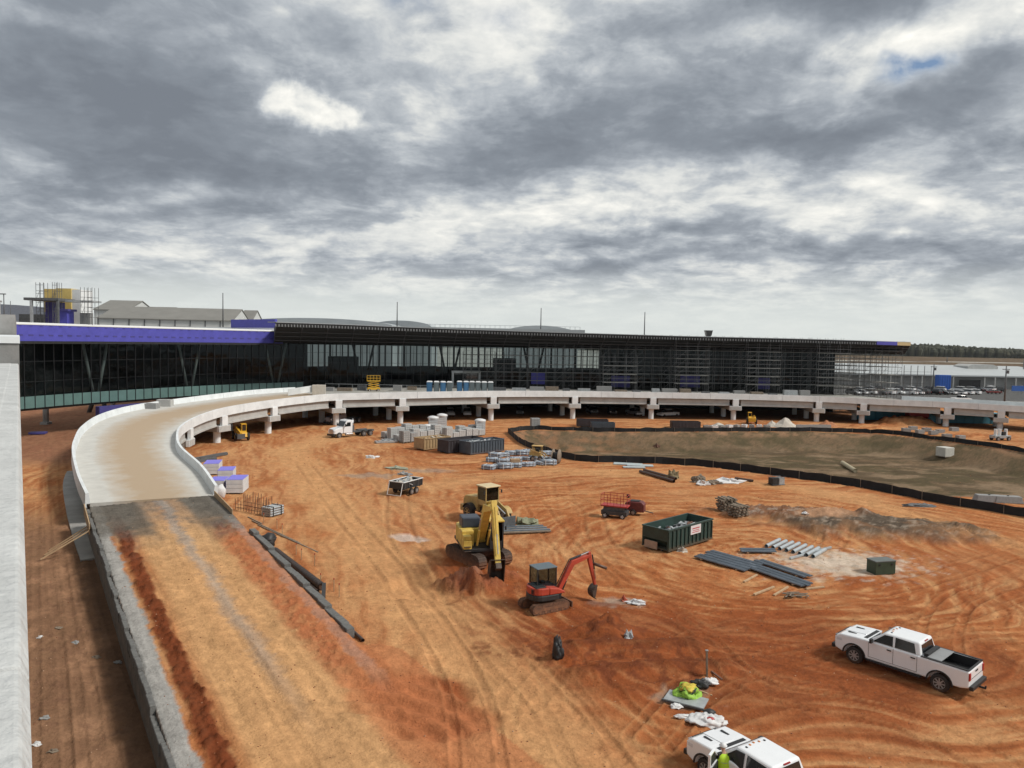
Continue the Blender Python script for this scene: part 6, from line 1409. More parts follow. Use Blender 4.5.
for i in range(5):   # low sheets of decking left of the pallets
    p = G(386 + i * 6, 443 - i * 2.2); o = MB().box((0, 0, .18), (3.6, 1.1, .30)).build('steel_sheet_stack', m_steel, loc=(p.x, p.y, gz(p.x, p.y)), rz=R(28)); 
    q = MB()
    for k in range(4): q.box((-1.4 + .9 * k, 0, .35), (.06, 1.14, .05))
    q.build('strap', m_steeld, o); tag(o, 'low stack of steel sheets left of the block pallets, %s from the front' % nw[i], 'sheet stack', 'low sheet stacks left of the block pallets')

# bundles of pipe fittings wrapped in film
random.seed(21); m_bun = mat('film_wrapped', (.25, .29, .34), .35, .3, 6); first = None
spots = [(490 + (i % 8) * 8.2 + random.uniform(-2, 2) + (i // 8) * 3, 468.5 - (i // 8) * 5.6 + random.uniform(-1.2, 1.2) - (i % 8) * .45) for i in range(24)]
for i, (u, v) in enumerate(spots):
    p = G(u, v)
    if 7 < (i % 8) + (i // 8) * 0: continue
    if first is None:
        first = thing('wrapped_bundle', 'x', 'bundle'); q = MB()
        for k in range(4):
            for j in range(2): q.cyl((-.85, -.42 + .28 * k, .17 + .26 * j), (.85, -.42 + .28 * k, .17 + .26 * j), .135, n=8)
        q.build('pipes', m_bun, first); q = MB().box((-.5, 0, .3), (.05, 1.16, .58)).box((.5, 0, .3), (.05, 1.16, .58)); q.build('strap', m_white2, first); o = first
    else: o = copy_tree(first)
    o.location = (p.x, p.y, gz(p.x, p.y)); o.rotation_euler = (0, 0, random.uniform(-.5, .5)); s = random.uniform(.8, 1.2); o.scale = (s, s, s * 1.1); o['label'] = 'film wrapped tube bundle by the silt fence, %s from left in row %s from front' % (nw[i % 8], ['one', 'two', 'three'][i // 8]); o['group'] = 'wrapped bundles by the silt fence'
# small tracked loader working among them
p = G(538, 461); t = thing('skid_steer', 'small tan skid steer loader among the wrapped bundles', 'skid steer', (p.x, p.y + .5, gz(p.x, p.y)), R(-15)); m_tan = mat('machine_tan', (.50, .33, .12), .6, .2, dirt=.4, dh=.4)
MB().prism([(-1.2, .3), (-1.2, 1.3), (-.3, 1.45), (.6, .9), (.8, .3)], -.6, .6).build('body', m_tan, t, bevel=.04); q = MB()
for x_ in (-.75, .55):
    for y_ in (-.45, .45): q.box((x_, y_, 1.55), (.07, .07, 1.1))
cb = q.build('cab', m_tan, t); MB().box((-.1, 0, 2.13), (1.5, 1.05, .1)).build('cab_roof', m_tan, cb); MB().box((-.1, 0, 1.3), (.5, .5, .8)).build('seat', m_black, cb)
for s in (-1, 1):
    for x_ in (-.55, .5): wheel(t, x_, s * .78, .38, .26, s)
    MB().prism([(-1.1, 1.5), (-1.0, 1.7), (.9, 1.1), (1.5, .35), (1.3, .3), (.8, .95)], s * .66 - .05, s * .66 + .05).build('lift_arm', m_tan, t)
MB().prism([(1.4, .05), (1.4, .6), (1.7, .6), (2.1, .05)], -.85, .85).build('bucket', m_steeld, t)
p = G(556, 463); t = thing('cable_reel', 'large wooden cable reel standing on edge right of the small tan loader', 'cable reel', (p.x, p.y, gz(p.x, p.y)), R(70))
for s in (-1, 1): MB().lathe([(s * .45 - .04, .2), (s * .45 - .04, 1.0), (s * .45 + .04, 1.0), (s * .45 + .04, .2)], (0, 0, 1.0), 'y', 22).build('flange', m_wood2, t)
MB().cyl((0, -.42, 1.0), (0, .42, 1.0), .55, n=18).build('drum', m_black, t)
p = G(515, 466); t = thing('cardboard_crate', 'brown box sitting among the film wrapped bundles', 'crate', (p.x, p.y, gz(p.x, p.y)), .2); MB().box((0, 0, .5), (1.3, 1.0, 1.0)).build('box', mat('kraft', (.33, .21, .12), .8, .1), t, bevel=.02); MB().box((0, 0, 1.01), (1.32, .1, .01)).build('tape', m_wood, t)

# ------------------------------------------------------------------ purple faced insulation board
def boards(u, v, L_, W_, H, rz, lab, yo=0):
    p = G(u, v); t = thing('board_stack', lab, 'stack of boards', (p.x, p.y + yo, gz(p.x, p.y)), rz); n = 3; q = MB()
    for k in range(n): q.box((0, 0, .12 + H / n * (k + .5)), (L_, W_, H / n - .03))
    q.build('boards', mat('board_edge', (.55, .56, .57), .7, .1, 2), t, bevel=.01); MB().box((0, 0, .125 + H), (L_ + .01, W_ + .01, .02)).build('top_sheet', mat('purple_film', (.20, .18, .66), .5, .08), t)
    MB().box((-L_ / 2 - .012, 0, .12 + H / 2), (.02, W_, H)).build('shaded_side_sheet', m_purpled, t)  # darker purple puts shade into the colour of the stack's left side
    q = MB()
    for s in (-.35, .35): q.box((s * L_, 0, .05), (.12, W_ * .95, .1))
    q.build('bearer', m_wood, t); return t
boards(237.5, 491.5, 1.75, 2.9, 1.45, R(8), 'nearest right stack of purple topped boards with pale layered edges')
boards(219, 491.5, 1.6, 2.5, 1.25, R(8), 'nearest left stack of purple topped boards beside the viaduct barrier')
boards(227, 480.5, 1.7, 2.8, 1.3, R(14), 'middle stack of purple topped boards behind the two nearest ones')
boards(213, 473, 1.8, 3.0, 1.3, R(14), 'farthest stack of purple topped boards beside the barrier')
p = G(221, 497); o = MB().blobm((0, 0, .55), (.65, .45, .75), 5, .35, 12, 8).build('tarp_heap', m_tarp, loc=(p.x, p.y - .3, gz(p.x, p.y))); tag(o, 'crumpled white plastic sheet bunched at the end of the viaduct barrier', 'plastic sheet')
# rebar cage and wrapped bundle
p = G(256, 512); t = thing('rebar_cage', 'rusty rebar starter bars sticking up beside the plywood form', 'rebar', (p.x, p.y, gz(p.x, p.y)), R(-32)); rb = None; random.seed(4)
for k in range(26):
    x_ = -2.4 + (k % 13) * .40; y_ = -.5 + (k // 13) * 1.1
    h = random.uniform(.9, 1.8); MB().cyl((x_, y_, 0), (x_ + random.uniform(-.05, .05), y_, h), .03, n=5).build('bar', m_rust, t, fix=False)
q = MB()
for z_ in (.25, .6): q.beam((-2.5, -.5, z_), (2.5, -.5, z_), .03, .03).beam((-2.5, .6, z_), (2.5, .6, z_), .03, .03)
q.build('tie_bars', m_rust, t)
p = G(271, 516); t = thing('pipe_bundle', 'dark bundle of grey tubes lying right of the rusty starter bars', 'bundle', (p.x, p.y + .5, gz(p.x, p.y)), R(62)); q = MB()
for j in range(4):
    for k in range(5): q.cyl((-.85, -.5 + .25 * k, .16 + .22 * j), (.85, -.5 + .25 * k, .16 + .22 * j), .11, n=8)
q.build('tubes', m_steel, t, fix=False); MB().box((-.5, 0, .5), (.06, 1.3, .95)).box((.5, 0, .5), (.06, 1.3, .95)).build('strap', m_black, t)
for k, (a, b) in enumerate([((258, 525), (318, 552)), ((252, 521), (300, 543)), ((248, 517), (262, 524))]):
    a = G(*a); b = G(*b); o = MB().beam((a.x, a.y, gz(a.x, a.y) + .06), (b.x, b.y, gz(b.x, b.y) + .04), .10, .06).build('timber_plank', m_wood2); tag(o, ['long timber lying on the ground below the plywood form', 'second long timber just left of the longest one by the form', 'short timber at the foot of the plywood form'][k], 'timber', 'loose timbers below the form')
# black pipes beside the short wall
def pipe(a, b, r_, lab, name='black_pipe', m=m_blackp, za=0, zb=0):
    a = G(*a); b = G(*b); A = Vector((a.x, a.y, gz(a.x, a.y) + r_ + za)); B = Vector((b.x, b.y, gz(b.x, b.y) + r_ + zb)); t = thing(name, lab, 'pipe', A)
    MB().cyl((0, 0, 0), B - A, r_, n=14, cap=False).cyl((0, 0, 0), (B - A) * .9999, r_ * .86, n=14, cap=False).build('pipe_wall', m, t, fix=False)
    n = max(3, int((B - A).length / .35))
    q = MB(); u = (B - A)
    for k in range(n): c_ = u * (k + .5) / n; q.cyl(c_ - u.normalized() * .05, c_ + u.normalized() * .05, r_ * 1.06, n=14)
    q.build('corrugation', m, t, fix=False) if r_ > .2 else None
    return t
pipe((275, 553), (322, 590), .26, 'thick black corrugated culvert pipe lying right of the short block wall')
pipe((344, 624), (363, 643), .10, 'thin black pipe sticking out beyond the end of the short block wall')
pipe((286, 566), (318, 592), .08, 'thin black pipe along the foot of the short block wall')
o = MB().beam((G(323, 606).x, G(323, 606).y, .1), (G(324, 592).x, G(324, 592).y, .5), .25, .3).build('black_offcut', m_blackp); tag(o, 'short black offcut leaning at the end of the culvert pipe', 'offcut')
p = G(268, 546); o = MB().blobm((0, 0, .45), (.75, .7, .55), 8, .6, 10, 7).build('black_coil', m_black, loc=(p.x, p.y, gz(p.x, p.y))); q = MB()
for k in range(5): q.lathe([(-.05, .45 + .05 * k), (.0, .5 + .05 * k), (.05, .45 + .05 * k)], (0, 0, .2 + .12 * k), 'z', 14)
q.build('loops', m_blackp, o); tag(o, 'tangled coil of black hose at the head of the culvert pipe', 'coil')
for k in range(9):
    p = G(255 + 9 * k + 4 * (k % 2), 523 + 10.5 * k - 5 * (k % 3)); o = MB().box((0, 0, .45), (.05, .05, 1.0)).build('survey_stake', m_wood, loc=(p.x + .8, p.y, gz(p.x, p.y))); MB().box((0, 0, .9), (.06, .06, .12)).build('stake_tip', m_orange, o); tag(o, 'thin wooden stake along the line below the ramp, %s from the viaduct end' % nw[k], 'stake', 'wooden stakes along the foot of the ramp')
# dark steel plates beside the first column
for k, (u, v) in enumerate([(207, 458), (213, 457), (201, 462)]):
    p = G(u, v); o = MB().box((0, 0, .15), (5.2, .55, .3)).box((0, 0, .33), (5.2, .3, .06)).build('steel_beam', m_steeld, loc=(p.x, p.y, gz(p.x, p.y)), rz=R(68)); tag(o, 'dark steel beam on the ground between barrier and columns, %s of three' % ['middle', 'rightmost', 'leftmost'][k], 'beam', 'steel beams under the viaduct')

# ------------------------------------------------------------------ steel deck sheets, tubes, box
def sheets(name, lab, u, v, L_, W_, rz, n, m, gap=.0):
    p = G(u, v); t = thing(name, lab, 'stack of sheets', (p.x, p.y, gz(p.x, p.y) + .05), rz)
    q0 = None
    for k in range(n):
        q = MB()
        w = W_ / n; y = -W_ / 2 + w * (k + .5); x_ = random.uniform(-.2, .2)
        q.box((x_, y, .12 + .02 * k), (L_, w * .92, .035)); 
        for j in (-.3, 0, .3): q.box((x_, y + j * w, .16 + .02 * k), (L_, w * .16, .05))
        q.build('sheet', m, t)
    for s in (-.35, .35): MB().box((s * L_, 0, .05), (.12, W_, .1)).build('bearer', m_wood, t)
    return t
m_dk = mat('deck_sheet', (.15, .18, .215), .4, .2, 1.5, metal=.4); m_dk2 = mat('deck_sheet_pale', (.42, .46, .48), .4, .15, 1.5, metal=.3)
dS = (G(806, 586) - G(745, 565)); aS = math.atan2(dS.y, dS.x)
dS1 = (G(768, 560) - G(718, 553)); 
sheets('deck_sheets', 'fanned grey blue steel deck sheets nearest the green skip', 728, 563, 4.6, 2.6, aS + R(8), 5, m_dk)
sheets('deck_sheets', 'long bundle of grey blue deck sheets running down to the right', 776, 577, 5.6, 1.3, aS, 3, m_dk)
sheets('deck_sheets', 'second long sheet bundle just behind the front one', 782, 571, 4.6, .9, aS, 2, m_dk)
sheets('deck_sheets', 'small flat grey sheet stack behind the fanned sheets', 758, 553, 2.9, 1.0, R(2), 2, m_dk)
random.seed(8); a = G(781, 548.5); 
for k in range(8):
    p = G(773 + k * 6.6, 545 + k * 1.35); o = pipe((p.x, p.y), (0, 0), .1, 'x') if False else None
    A = Vector((p.x, p.y, gz(p.x, p.y) + .17)); dd_ = Vector((.66, .75, 0)) * (2.9); t = thing('steel_tube', 'pale galvanised tube lying in the row behind the deck sheets, %s from the left' % nw[k], 'tube', A, group='pale tubes lying in a row')
    MB().cyl(-dd_ * .5, dd_ * .5, .16, n=12, cap=False).cyl(-dd_ * .499, dd_ * .499, .14, n=12, cap=False).build('tube_wall', m_dk2, t, fix=False); MB().cyl(dd_ * .49, dd_ * .5, .165, n=12).build('dark_end_disc', m_black, t, fix=False)  # black disc stands in for the dark inside of the open tube
a = G(790, 560); b = G(831, 548); o = MB().beam((a.x, a.y, .12 + gz(a.x, a.y)), (b.x, b.y, .12 + gz(b.x, b.y)), .16, .14).build('steel_channel', m_dk2); tag(o, 'long pale channel lying askew at the right of the pale tubes', 'channel')
for k, (a, b) in enumerate([((744, 582), (757, 576)), ((754, 595), (774, 587)), ((774, 595), (788, 588)), ((806, 590), (824, 588))]):
    a = G(*a); b = G(*b); o = MB().beam((a.x, a.y, .07 + gz(a.x, a.y)), (b.x, b.y, .07 + gz(b.x, b.y)), .14, .1).build('timber_plank', m_wood); tag(o, 'pale timber lying in front of the deck sheets, %s from the left' % nw[k], 'timber', 'pale timbers by the deck sheets')
p = G(797, 596); o = MB(); random.seed(5)
for k in range(14): o.beam((random.uniform(-.9, .9), random.uniform(-.5, .5), .05 + .02 * k), (random.uniform(-.9, .9), random.uniform(-.5, .5), .06 + .02 * k), .1, .04)
o = o.build('timber_offcuts', m_wood2, loc=(p.x, p.y, gz(p.x, p.y))); tag(o, 'dark heap of timber offcuts right of the pale timbers', 'offcut heap')
p = G(884, 574.5); t = thing('green_box', 'dark green job box with grey lid standing alone on the pale patch', 'job box', (p.x, p.y + .5, gz(p.x, p.y)), R(14))
MB().box((0, 0, .5), (1.75, 1.0, .95)).build('body', mat('box_green', (.028, .048, .028), .5, .2, 2), t, bevel=.02); MB().box((0, 0, 1.02), (1.8, 1.05, .08)).build('lid', mat('lid_grey', (.11, .125, .12), .5, .15), t, bevel=.01)
for s in (-1, 1): MB().box((s * .55, -.53, .8), (.16, .04, .1)).build('latch', m_black, t)
# timber cribbing pile at the top right of the green skip
def crib(u, v, n, lab, rz):
    p = G(u, v); q = MB(); random.seed(u)
    for k in range(n):
        z_ = .07 + .13 * k
        for j in range(4):
            o_ = -.55 + .36 * j + random.uniform(-.08, .08); 
            if k % 2: q.box((o_, 0, z_), (.2, 1.6 + random.uniform(-.3, .3), .12), rz=random.uniform(-.12, .12))
            else: q.box((0, o_, z_), (1.7 + random.uniform(-.3, .3), .2, .12), rz=random.uniform(-.12, .12))
    o = q.build('timber_crib', m_wood2, loc=(p.x, p.y, gz(p.x, p.y)), rz=rz); tag(o, lab, 'timber stack')
crib(726, 512, 10, 'taller weathered stack of timber cribbing behind the green skip', .2); crib(738, 517, 8, 'lower weathered stack of timber cribbing at the right of the taller one', .5)
# black pipes, sheets and litter near the fence
for k, (a, b, r_) in enumerate([((640, 473), (674, 483), .20), ((644, 471), (676, 480), .18), ((735, 479.5), (753, 482), .16)]): pipe(a, b, r_, ['thick black pipe lying below the silt fence, left of centre', 'second black pipe touching the thick one below the fence', 'short black pipe in the litter right of the white sheet'][k])
for k, (u, v, w, l) in enumerate([(628, 464.5, 4, 1.6), (640, 466, 3.6, 1.4), (634, 468, 3, 1.0)]):
    p = G(u, v); o = MB().box((0, 0, .1), (w, l, .12)).build('roof_sheet', mat('sheet_pale', (.40, .45, .46), .5, .15), loc=(p.x, p.y, gz(p.x, p.y)), rz=.1 * k - .2); tag(o, ['pale flat sheets lying by the fence, the left stack', 'pale flat sheets lying by the fence, the right stack', 'pale flat sheets lying by the fence, the front stack'][k], 'sheet stack')
def rag(u, v, sx, sy, sz, m, lab, name='plastic_sheet', seed=1, cat='plastic sheet'):
    p = G(u, v); q = MB().blobm((0, 0, 0), (sx, sy, sz), seed, .9, 16, 10, flat=0); q.v = [(a + .12 * sx * mnoise.noise(Vector((a * 4, b * 4, seed))), b + .12 * sy * mnoise.noise(Vector((b * 4, a * 4, seed + 3))), max(-.05, c_ * (1 + .8 * mnoise.noise(Vector((a * 5, b * 5, c_ * 5)))))) for a, b, c_ in q.v]
    o = q.build(name, m, loc=(p.x, p.y, gz(p.x, p.y) + .02)); [setattr(f, 'use_smooth', False) for f in o.data.polygons]; tag(o, lab, cat); return o
rag(728, 482, 1.6, .8, .35, m_tarp, 'white plastic sheet lying by the fence, right of the black pipes', seed=2); rag(702, 484.5, .7, .5, .4, m_tarp, 'small white bag in the litter below the fence', 'white_bag', 3, 'bag')
rag(699, 482, 1.0, .6, .6, m_wood2, 'brown heap of scrap beside the small white bag', 'brown_heap', 4, 'heap'); rag(712, 484, 1.0, .5, .3, m_wood2, 'low brown scrap between white bag and white sheet', 'brown_heap', 6, 'heap')
rag(672, 478, .8, .5, .9, mat('dry_brush', (.20, .16, .09), .9, .3), 'small dry bush beside the black pipes', 'dry_bush', 9, 'bush')
p = G(777, 485); t = thing('generator', 'small black and grey generator frame by the fence right of the litter', 'generator', (p.x, p.y + .3, gz(p.x, p.y)), .3); MB().box((-.4, 0, .5), (.9, .9, .9)).build('engine', m_black, t, bevel=.05); MB().box((.5, 0, .5), (.8, .9, .9)).build('housing', m_steel, t, bevel=.05); q = MB()
for s in (-1, 1): q.beam((-.95, s * .5, .1), (.95, s * .5, .1), .06, .06).beam((-.95, s * .5, 1.05), (.95, s * .5, 1.05), .06, .06)
q.build('frame', m_steeld, t)
rag(918, 505.5, 1.6, .5, .2, m_steeld, 'flat grey scrap lying just below the fence on the right', 'grey_scrap', 12, 'scrap')
rag(805, 522, .35, .3, .18, m_tarp, 'tiny white scrap on the grey brown mound', 'white_scrap', 13, 'scrap'); rag(682, 551.5, .4, .35, .25, m_sand, 'pale lump lying just right of the green skip', 'pale_lump', 14, 'lump')
rag(636, 603, .55, .3, .16, m_scr[0], 'little heap of pale broken bits in front of the compact excavator', 'rubble_heap', 15, 'rubble heap'); rag(624, 600, .2, .2, .2, m_orange, 'orange lump beside the heap of pale broken bits', 'orange_lump', 16, 'lump')
p = G(508, 530); t = thing('plank_raft', 'flat stack of long grey planks in front of the wheel loader', 'plank stack', (p.x + 1.3, p.y, gz(p.x, p.y)), R(12)); 
for k in range(6): MB().box((random.uniform(-.2, .2), -.9 + .36 * k, .14 + .05 * (k % 2)), (4.6, .30, .10)).build('plank', m_dk if k % 2 else m_wood2, t)
rag(527, 524, 1.1, .7, .5, mat('sage_tarp', (.22, .23, .15), .8, .15), 'sage green bundle lying on the grey planks', 'green_bundle', 19, 'bundle')
p = G(427, 471); rag(405, 478 - 3, 1.0, .5, .25, m_block, 'flat grey rubble behind the dump trailer', 'grey_rubble', 22, 'rubble heap')
rag(372, 458, .9, .5, .3, m_tarp, 'small pale heap on the dirt right of the semi tractor', 'pale_heap', 23, 'heap'); rag(398, 469, 1.2, .6, .25, mat('sage_sheet', (.27, .29, .22), .8, .1), 'flat green grey sheet above the dump trailer', 'green_sheet', 24, 'sheet')

# ------------------------------------------------------------------ things in the basin
p = G(945, 452, -1.2); t = thing('white_cube', 'pale wrapped cube standing in the basin near the far fence', 'wrapped cube', (p.x, p.y, gz(p.x, p.y)), R(18)); MB().box((0, 0, .85), (2.1, 2.0, 1.6)).build('wrapped_load', mat('wrap_cream', (.50, .49, .44), .6, .1), t, bevel=.06); MB().box((0, 0, .03), (2.2, 2.1, .12)).build('pallet', m_wood2, t)
pipe((843, 448), (856, 455), .33, 'cream pipe with dark open end lying on the far bank of the basin', 'concrete_pipe', mat('cream_pipe', (.52, .46, .32), .7, .1))
a = G(993, 503); 
for k, (u, v) in enumerate([(993, 503), (1012, 504)]):
    p = G(u, v); t = thing('concrete_slab_block', ['pale slanting concrete block by the near fence at the right edge', 'second pale concrete block at the right edge'][k], 'concrete block', (p.x, p.y + .8, gz(p.x, p.y + .8)), -.15); MB().taper((0, 0, 0), (3.0, 1.2), (2.6, .9), .75).build('block', m_block, t, bevel=.04); MB().box((0, -.1, .78), (.2, .1, .12)).build('lifting_eye', m_steeld, t)
for k, (u, v) in enumerate([(817, 471), (786, 466)]):
    rag(u, v, .8, .4, .2, m_sand, ['pale scrap on the basin floor near the near fence', 'second pale scrap on the basin floor further left'][k], 'pale_scrap', 30 + k, 'scrap')
o = rag(657, 435.5, .6, .4, .5, m_rust, 'rusty lump at the left end of the far basin bank', 'rusty_lump', 40, 'lump')

# along the far fence: boxes, sand heaps, barriers
p = G(609, 427); t = thing('dark_container', 'low dark open container behind the far silt fence, left of centre', 'container', (p.x - 3.3, p.y + 1.2, gz(p.x, p.y)), .0)
def opencont(t, L_, W_, H, m):
    q = MB(); q.box((0, 0, .1), (L_, W_, .1))
    for s in (-1, 1): q.box((0, s * W_ / 2, H / 2 + .1), (L_, .06, H)); q.box((s * L_ / 2, 0, H / 2 + .1), (.06, W_ - .07, H))
    q.build('body', m, t); q = MB()
    for k in range(9): q.box((-L_ / 2 + .2 + (L_ - .4) * k / 8, -W_ / 2 - .06, H / 2 + .1), (.1, .06, H * .94))
    q.build('ribs', m, t)
opencont(t, 6.3, 2.2, 1.35, m_skd)
p = G(600, 429); t = thing('dark_container', 'second dark container with paler rim beside the first behind the far fence', 'container', (p.x + .6, p.y + .6, gz(p.x, p.y)), .0); opencont(t, 4.6, 2.0, 1.3, m_skb)
p = G(686, 428); t = thing('dark_container', 'dark container behind the far silt fence right of centre', 'container', (p.x, p.y + .8, gz(p.x, p.y)), .0); opencont(t, 5.8, 2.2, 1.3, m_skd)
def heap(u, v, r_, h, m, lab, seed, yo=1.0):
    p = G(u, v); n = 18; q = MB(); vs = []; rings = 7
    for j in range(rings + 1):
        f = j / rings
        for i in range(n):
            a = 2 * math.pi * i / n; rr_ = r_ * f * (1 + .22 * mnoise.noise(Vector((math.cos(a) * 1.5, math.sin(a) * 1.5, seed)))); zz_ = h * (1 - f ** 1.15) * (1 + .3 * mnoise.noise(Vector((math.cos(a) * f * 3, math.sin(a) * f * 3, seed + 5)))); vs.append((rr_ * math.cos(a), rr_ * math.sin(a) * .8, zz_ - .05))
    q.add(vs, [(j * n + i, (j + 1) * n + i, (j + 1) * n + (i + 1) % n, j * n + (i + 1) % n) for j in range(rings) for i in range(n)]); o = q.build('sand_heap', m, loc=(p.x, p.y + yo, gz(p.x, p.y))); tag(o, lab, 'heap'); return o
heap(787, 427.5, 2.9, 2.1, m_sand, 'tall pale cone of sand behind the far silt fence', 1); heap(774, 427, 1.6, 1.3, m_sand, 'smaller pale heap at the left shoulder of the sand cone', 2)
heap(720, 427.5, 2.2, 1.0, m_sand, 'low pale heap behind the far fence, right of the dark container', 3); heap(829, 426.5, 2.2, 1.3, mat('orange_clay', (.35, .15, .07), .95, .3, 2), 'orange clay heap right of the sand cone', 4)
for k in range(9):
    u = 707 + k * 7.5; p = G(u, 428.5); o = MB().box((0, 0, .35), (1.3, 1.0, .7)).build('bulk_bag', m_tarp if k % 2 else m_block, loc=(p.x, p.y + .2, gz(p.x, p.y)), rz=.2 * k); MB().box((0, 0, .73), (.5, .4, .08)).build('bag_top', m_block, o); tag(o, 'bulk bag in the row behind the far fence, %s from the left' % nw[k], 'bulk bag', 'bulk bags behind the far silt fence')
for k in range(5):
    p = G(801 + k * 6.5, 428.5); o = MB().prism([(-.3, 0), (-.12, .8), (.12, .8), (.3, 0)], -.9, .9, axis='x').build('concrete_block', m_block, loc=(p.x, p.y + .3, gz(p.x, p.y))); MB().box((0, 0, .82), (.1, .1, .06)).build('lifting_eye', m_steeld, o); tag(o, 'pale concrete block right of the sand cone, %s from the left' % nw[k], 'concrete block', 'pale blocks right of the sand cone')
for k in range(9):
    p = G(906 + k * 6.8, 432 + k * .9 - 3 * (k % 2)); o = MB().box((0, 0, .4), (1.6, .9, .75), rz=0).build('concrete_block', m_block, loc=(p.x, p.y, gz(p.x, p.y)), rz=.15 * (k % 3)); MB().box((0, 0, .82), (.1, .1, .12)).build('lifting_eye', m_steeld, o); tag(o, 'pale block in the scattered row behind the fence at the right, %s from the left' % nw[k], 'concrete block', 'pale blocks behind the fence at the right')
# telehandler under the viaduct, yellow machine at the left columns
def tele(lab, pos, rz, s=1.0):
    t = thing('telehandler', lab, 'telehandler', pos, rz); t.scale = (s,) * 3
    MB().prism([(-2.2, .6), (-2.2, 1.5), (-.8, 1.7), (1.6, 1.3), (2.0, .6)], -.8, .8).build('body', m_yel2, t, bevel=.08)
    for x_ in (-1.4, 1.4):
        for s_ in (-1, 1): wheel(t, x_, s_ * .95, .62, .4, s_, m_yel2, 6, .5)
    c = MB()
    for x_ in (-.6, .6):
        for y_ in (.1, .8): c.box((x_, y_, 1.9), (.08, .08, 1.3))
    cb = c.box((0, .45, 1.3), (1.25, .75, .3)).build('cab', m_yel2, t); MB().box((0, .45, 2.55), (1.35, .85, .1)).build('cab_roof', m_yel2, cb); MB().box((0, .45, 1.95), (1.1, .62, .9)).build('window', m_glassd, cb)
    MB().beam((-2.0, -.45, 1.9), (3.2, -.45, 1.3), .32, .36).build('boom', m_yel2, t, bevel=.02); MB().box((3.3, -.45, .9), (.12, 1.2, .8)).build('fork_carriage', m_steeld, t); return t
p = G(753, 424); tele('yellow telehandler in the shade under the viaduct, left of the sand cone', (p.x, p.y + 1, 0), R(75), .95)
p = G(236, 441); tele('yellow machine half hidden behind the second viaduct column from the left', (p.x, p.y + 2, 0), R(-60), 1.0)
for k, (u, lab) in enumerate([(908, 'light blue site fence panel under the viaduct, left piece'), (975, 'long light blue container under the viaduct at the right')]):
    p = G(u, 424 + k * 1.5); t = thing('blue_hoarding', lab, 'hoarding', (p.x, 176 - 4 * k, 0)); w = (16, 17)[k]
    MB().box((0, 0, 1.3), (w, 2.4, 2.4)).build('panel', mat('cyan_panel', (.06, .27, .38), .5, .12, .5), t, bevel=.02)
    for j in range(9): MB().box((-w / 2 + .3 + j * (w - .6) / 8, -1.24, 1.3), (.12, .06, 2.3)).build('rib', mat('cyan_rib', (.04, .2, .3), .5, .1), t)
t = thing('red_tank_trailer', 'dark red tank trailer under the viaduct between the light blue panels', 'trailer', (G(919, 424).x, 169, .3), .1); MB().cyl((-2.3, 0, 1.7), (2.3, 0, 1.7), .95, n=16).build('tank', mat('tank_red', (.28, .03, .025), .5, .15), t, fix=False); MB().box((0, 0, .7), (4.8, 1.0, .3)).build('frame', m_steeld, t)
for s in (-1, 1): wheel(t, -1.2, s * .9, .45, .3, s)
t = thing('mixer_cart', 'grey machine with white drums beside the viaduct column near the right edge', 'machine', (G(1000, 440).x, G(1000, 440).y, gz(G(1000, 440).x, G(1000, 440).y)), .2)
MB().box((0, 0, .75), (3.6, 1.4, .5)).build('frame', m_steel, t, bevel=.03)
for x_ in (-1.2, 1.2):
    for s in (-1, 1): wheel(t, x_, s * .75, .4, .25, s)
for x_ in (-1.1, -.2, 1.2): MB().cyl((x_, 0, 1.0), (x_, 0, 2.2), .3, n=12).build('drum', m_white2, t, fix=False)
MB().box((.5, 0, 1.3), (.6, .9, .8)).build('engine', m_black, t)

# ------------------------------------------------------------------ on the kerbside deck
def potty(m):
    t = thing('portable_toilet', 'x', 'portable toilet'); MB().box((0, 0, 1.08), (1.1, 1.1, 2.05)).build('cabin', m, t, bevel=.03); MB().box((0, -.56, 1.05), (.7, .03, 1.8)).build('door', m, t); MB().taper((0, 0, 2.11), (1.2, 1.2), (.8, .8), .22).build('roof', m_white2, t, bevel=.02); MB().box((0, 0, .04), (1.2, 1.2, .1)).build('base', m_black, t); return t
mp = {'blue': mat('potty_blue', (.045, .14, .27), .5, .1), 'grey': mat('potty_grey', (.12, .15, .16), .5, .1)}; ppz = {k: potty(m) for k, m in mp.items()}; pu = set()
for k, (u, cl) in enumerate([(429.5, 'blue'), (436.5, 'grey'), (443, 'blue'), (449.5, 'grey'), (459.5, 'blue'), (466, 'blue'), (472, 'grey'), (478, 'grey'), (484, 'grey'), (490.5, 'grey')]):
    Y = 161.5 if k < 4 else 164; p = AT(u, 388, Y); s = ppz[cl]; lab = '%s portable toilet with white roof on the deck, %s from the left' % (cl, nw[k])
    if cl not in pu: pu.add(cl); s.location = (p.x, Y, 5.5); s['label'] = lab; o = s
    else: o = dup(s, (p.x, Y, 5.5), 0, lab)
    o.rotation_euler = (0, 0, .1 * (k % 3)); o.scale = (1.05, 1.05, 1.1); o['group'] = 'portable toilets on the kerbside deck'
def blk(u, Y, w, d, h, m, lab, name='concrete_block', z0=5.5, cat='concrete block', rz=0):
    p = AT(u, 388, Y); t = thing(name, lab, cat, (p.x, Y, z0), rz); MB().box((0, 0, h / 2), (w, d, h)).build('block', m, t, bevel=.03); MB().box((0, 0, h + .02), (w * .4, d * .4, .05)).build('top_pad', m, t); return t
blk(319, 149, 2.6, 1.5, 2.0, m_sand, 'tall tan concrete block where the viaduct approach meets the kerbside deck', rz=.2)
blk(150, 121.5, 2.6, 1.5, 1.5, m_block, 'grey concrete block standing beyond the outer barrier, the left one', z0=4.2); blk(165, 124.5, 2.4, 1.2, 1.5, m_conc2, 'paler concrete block beyond the outer barrier, the right one', z0=4.6)
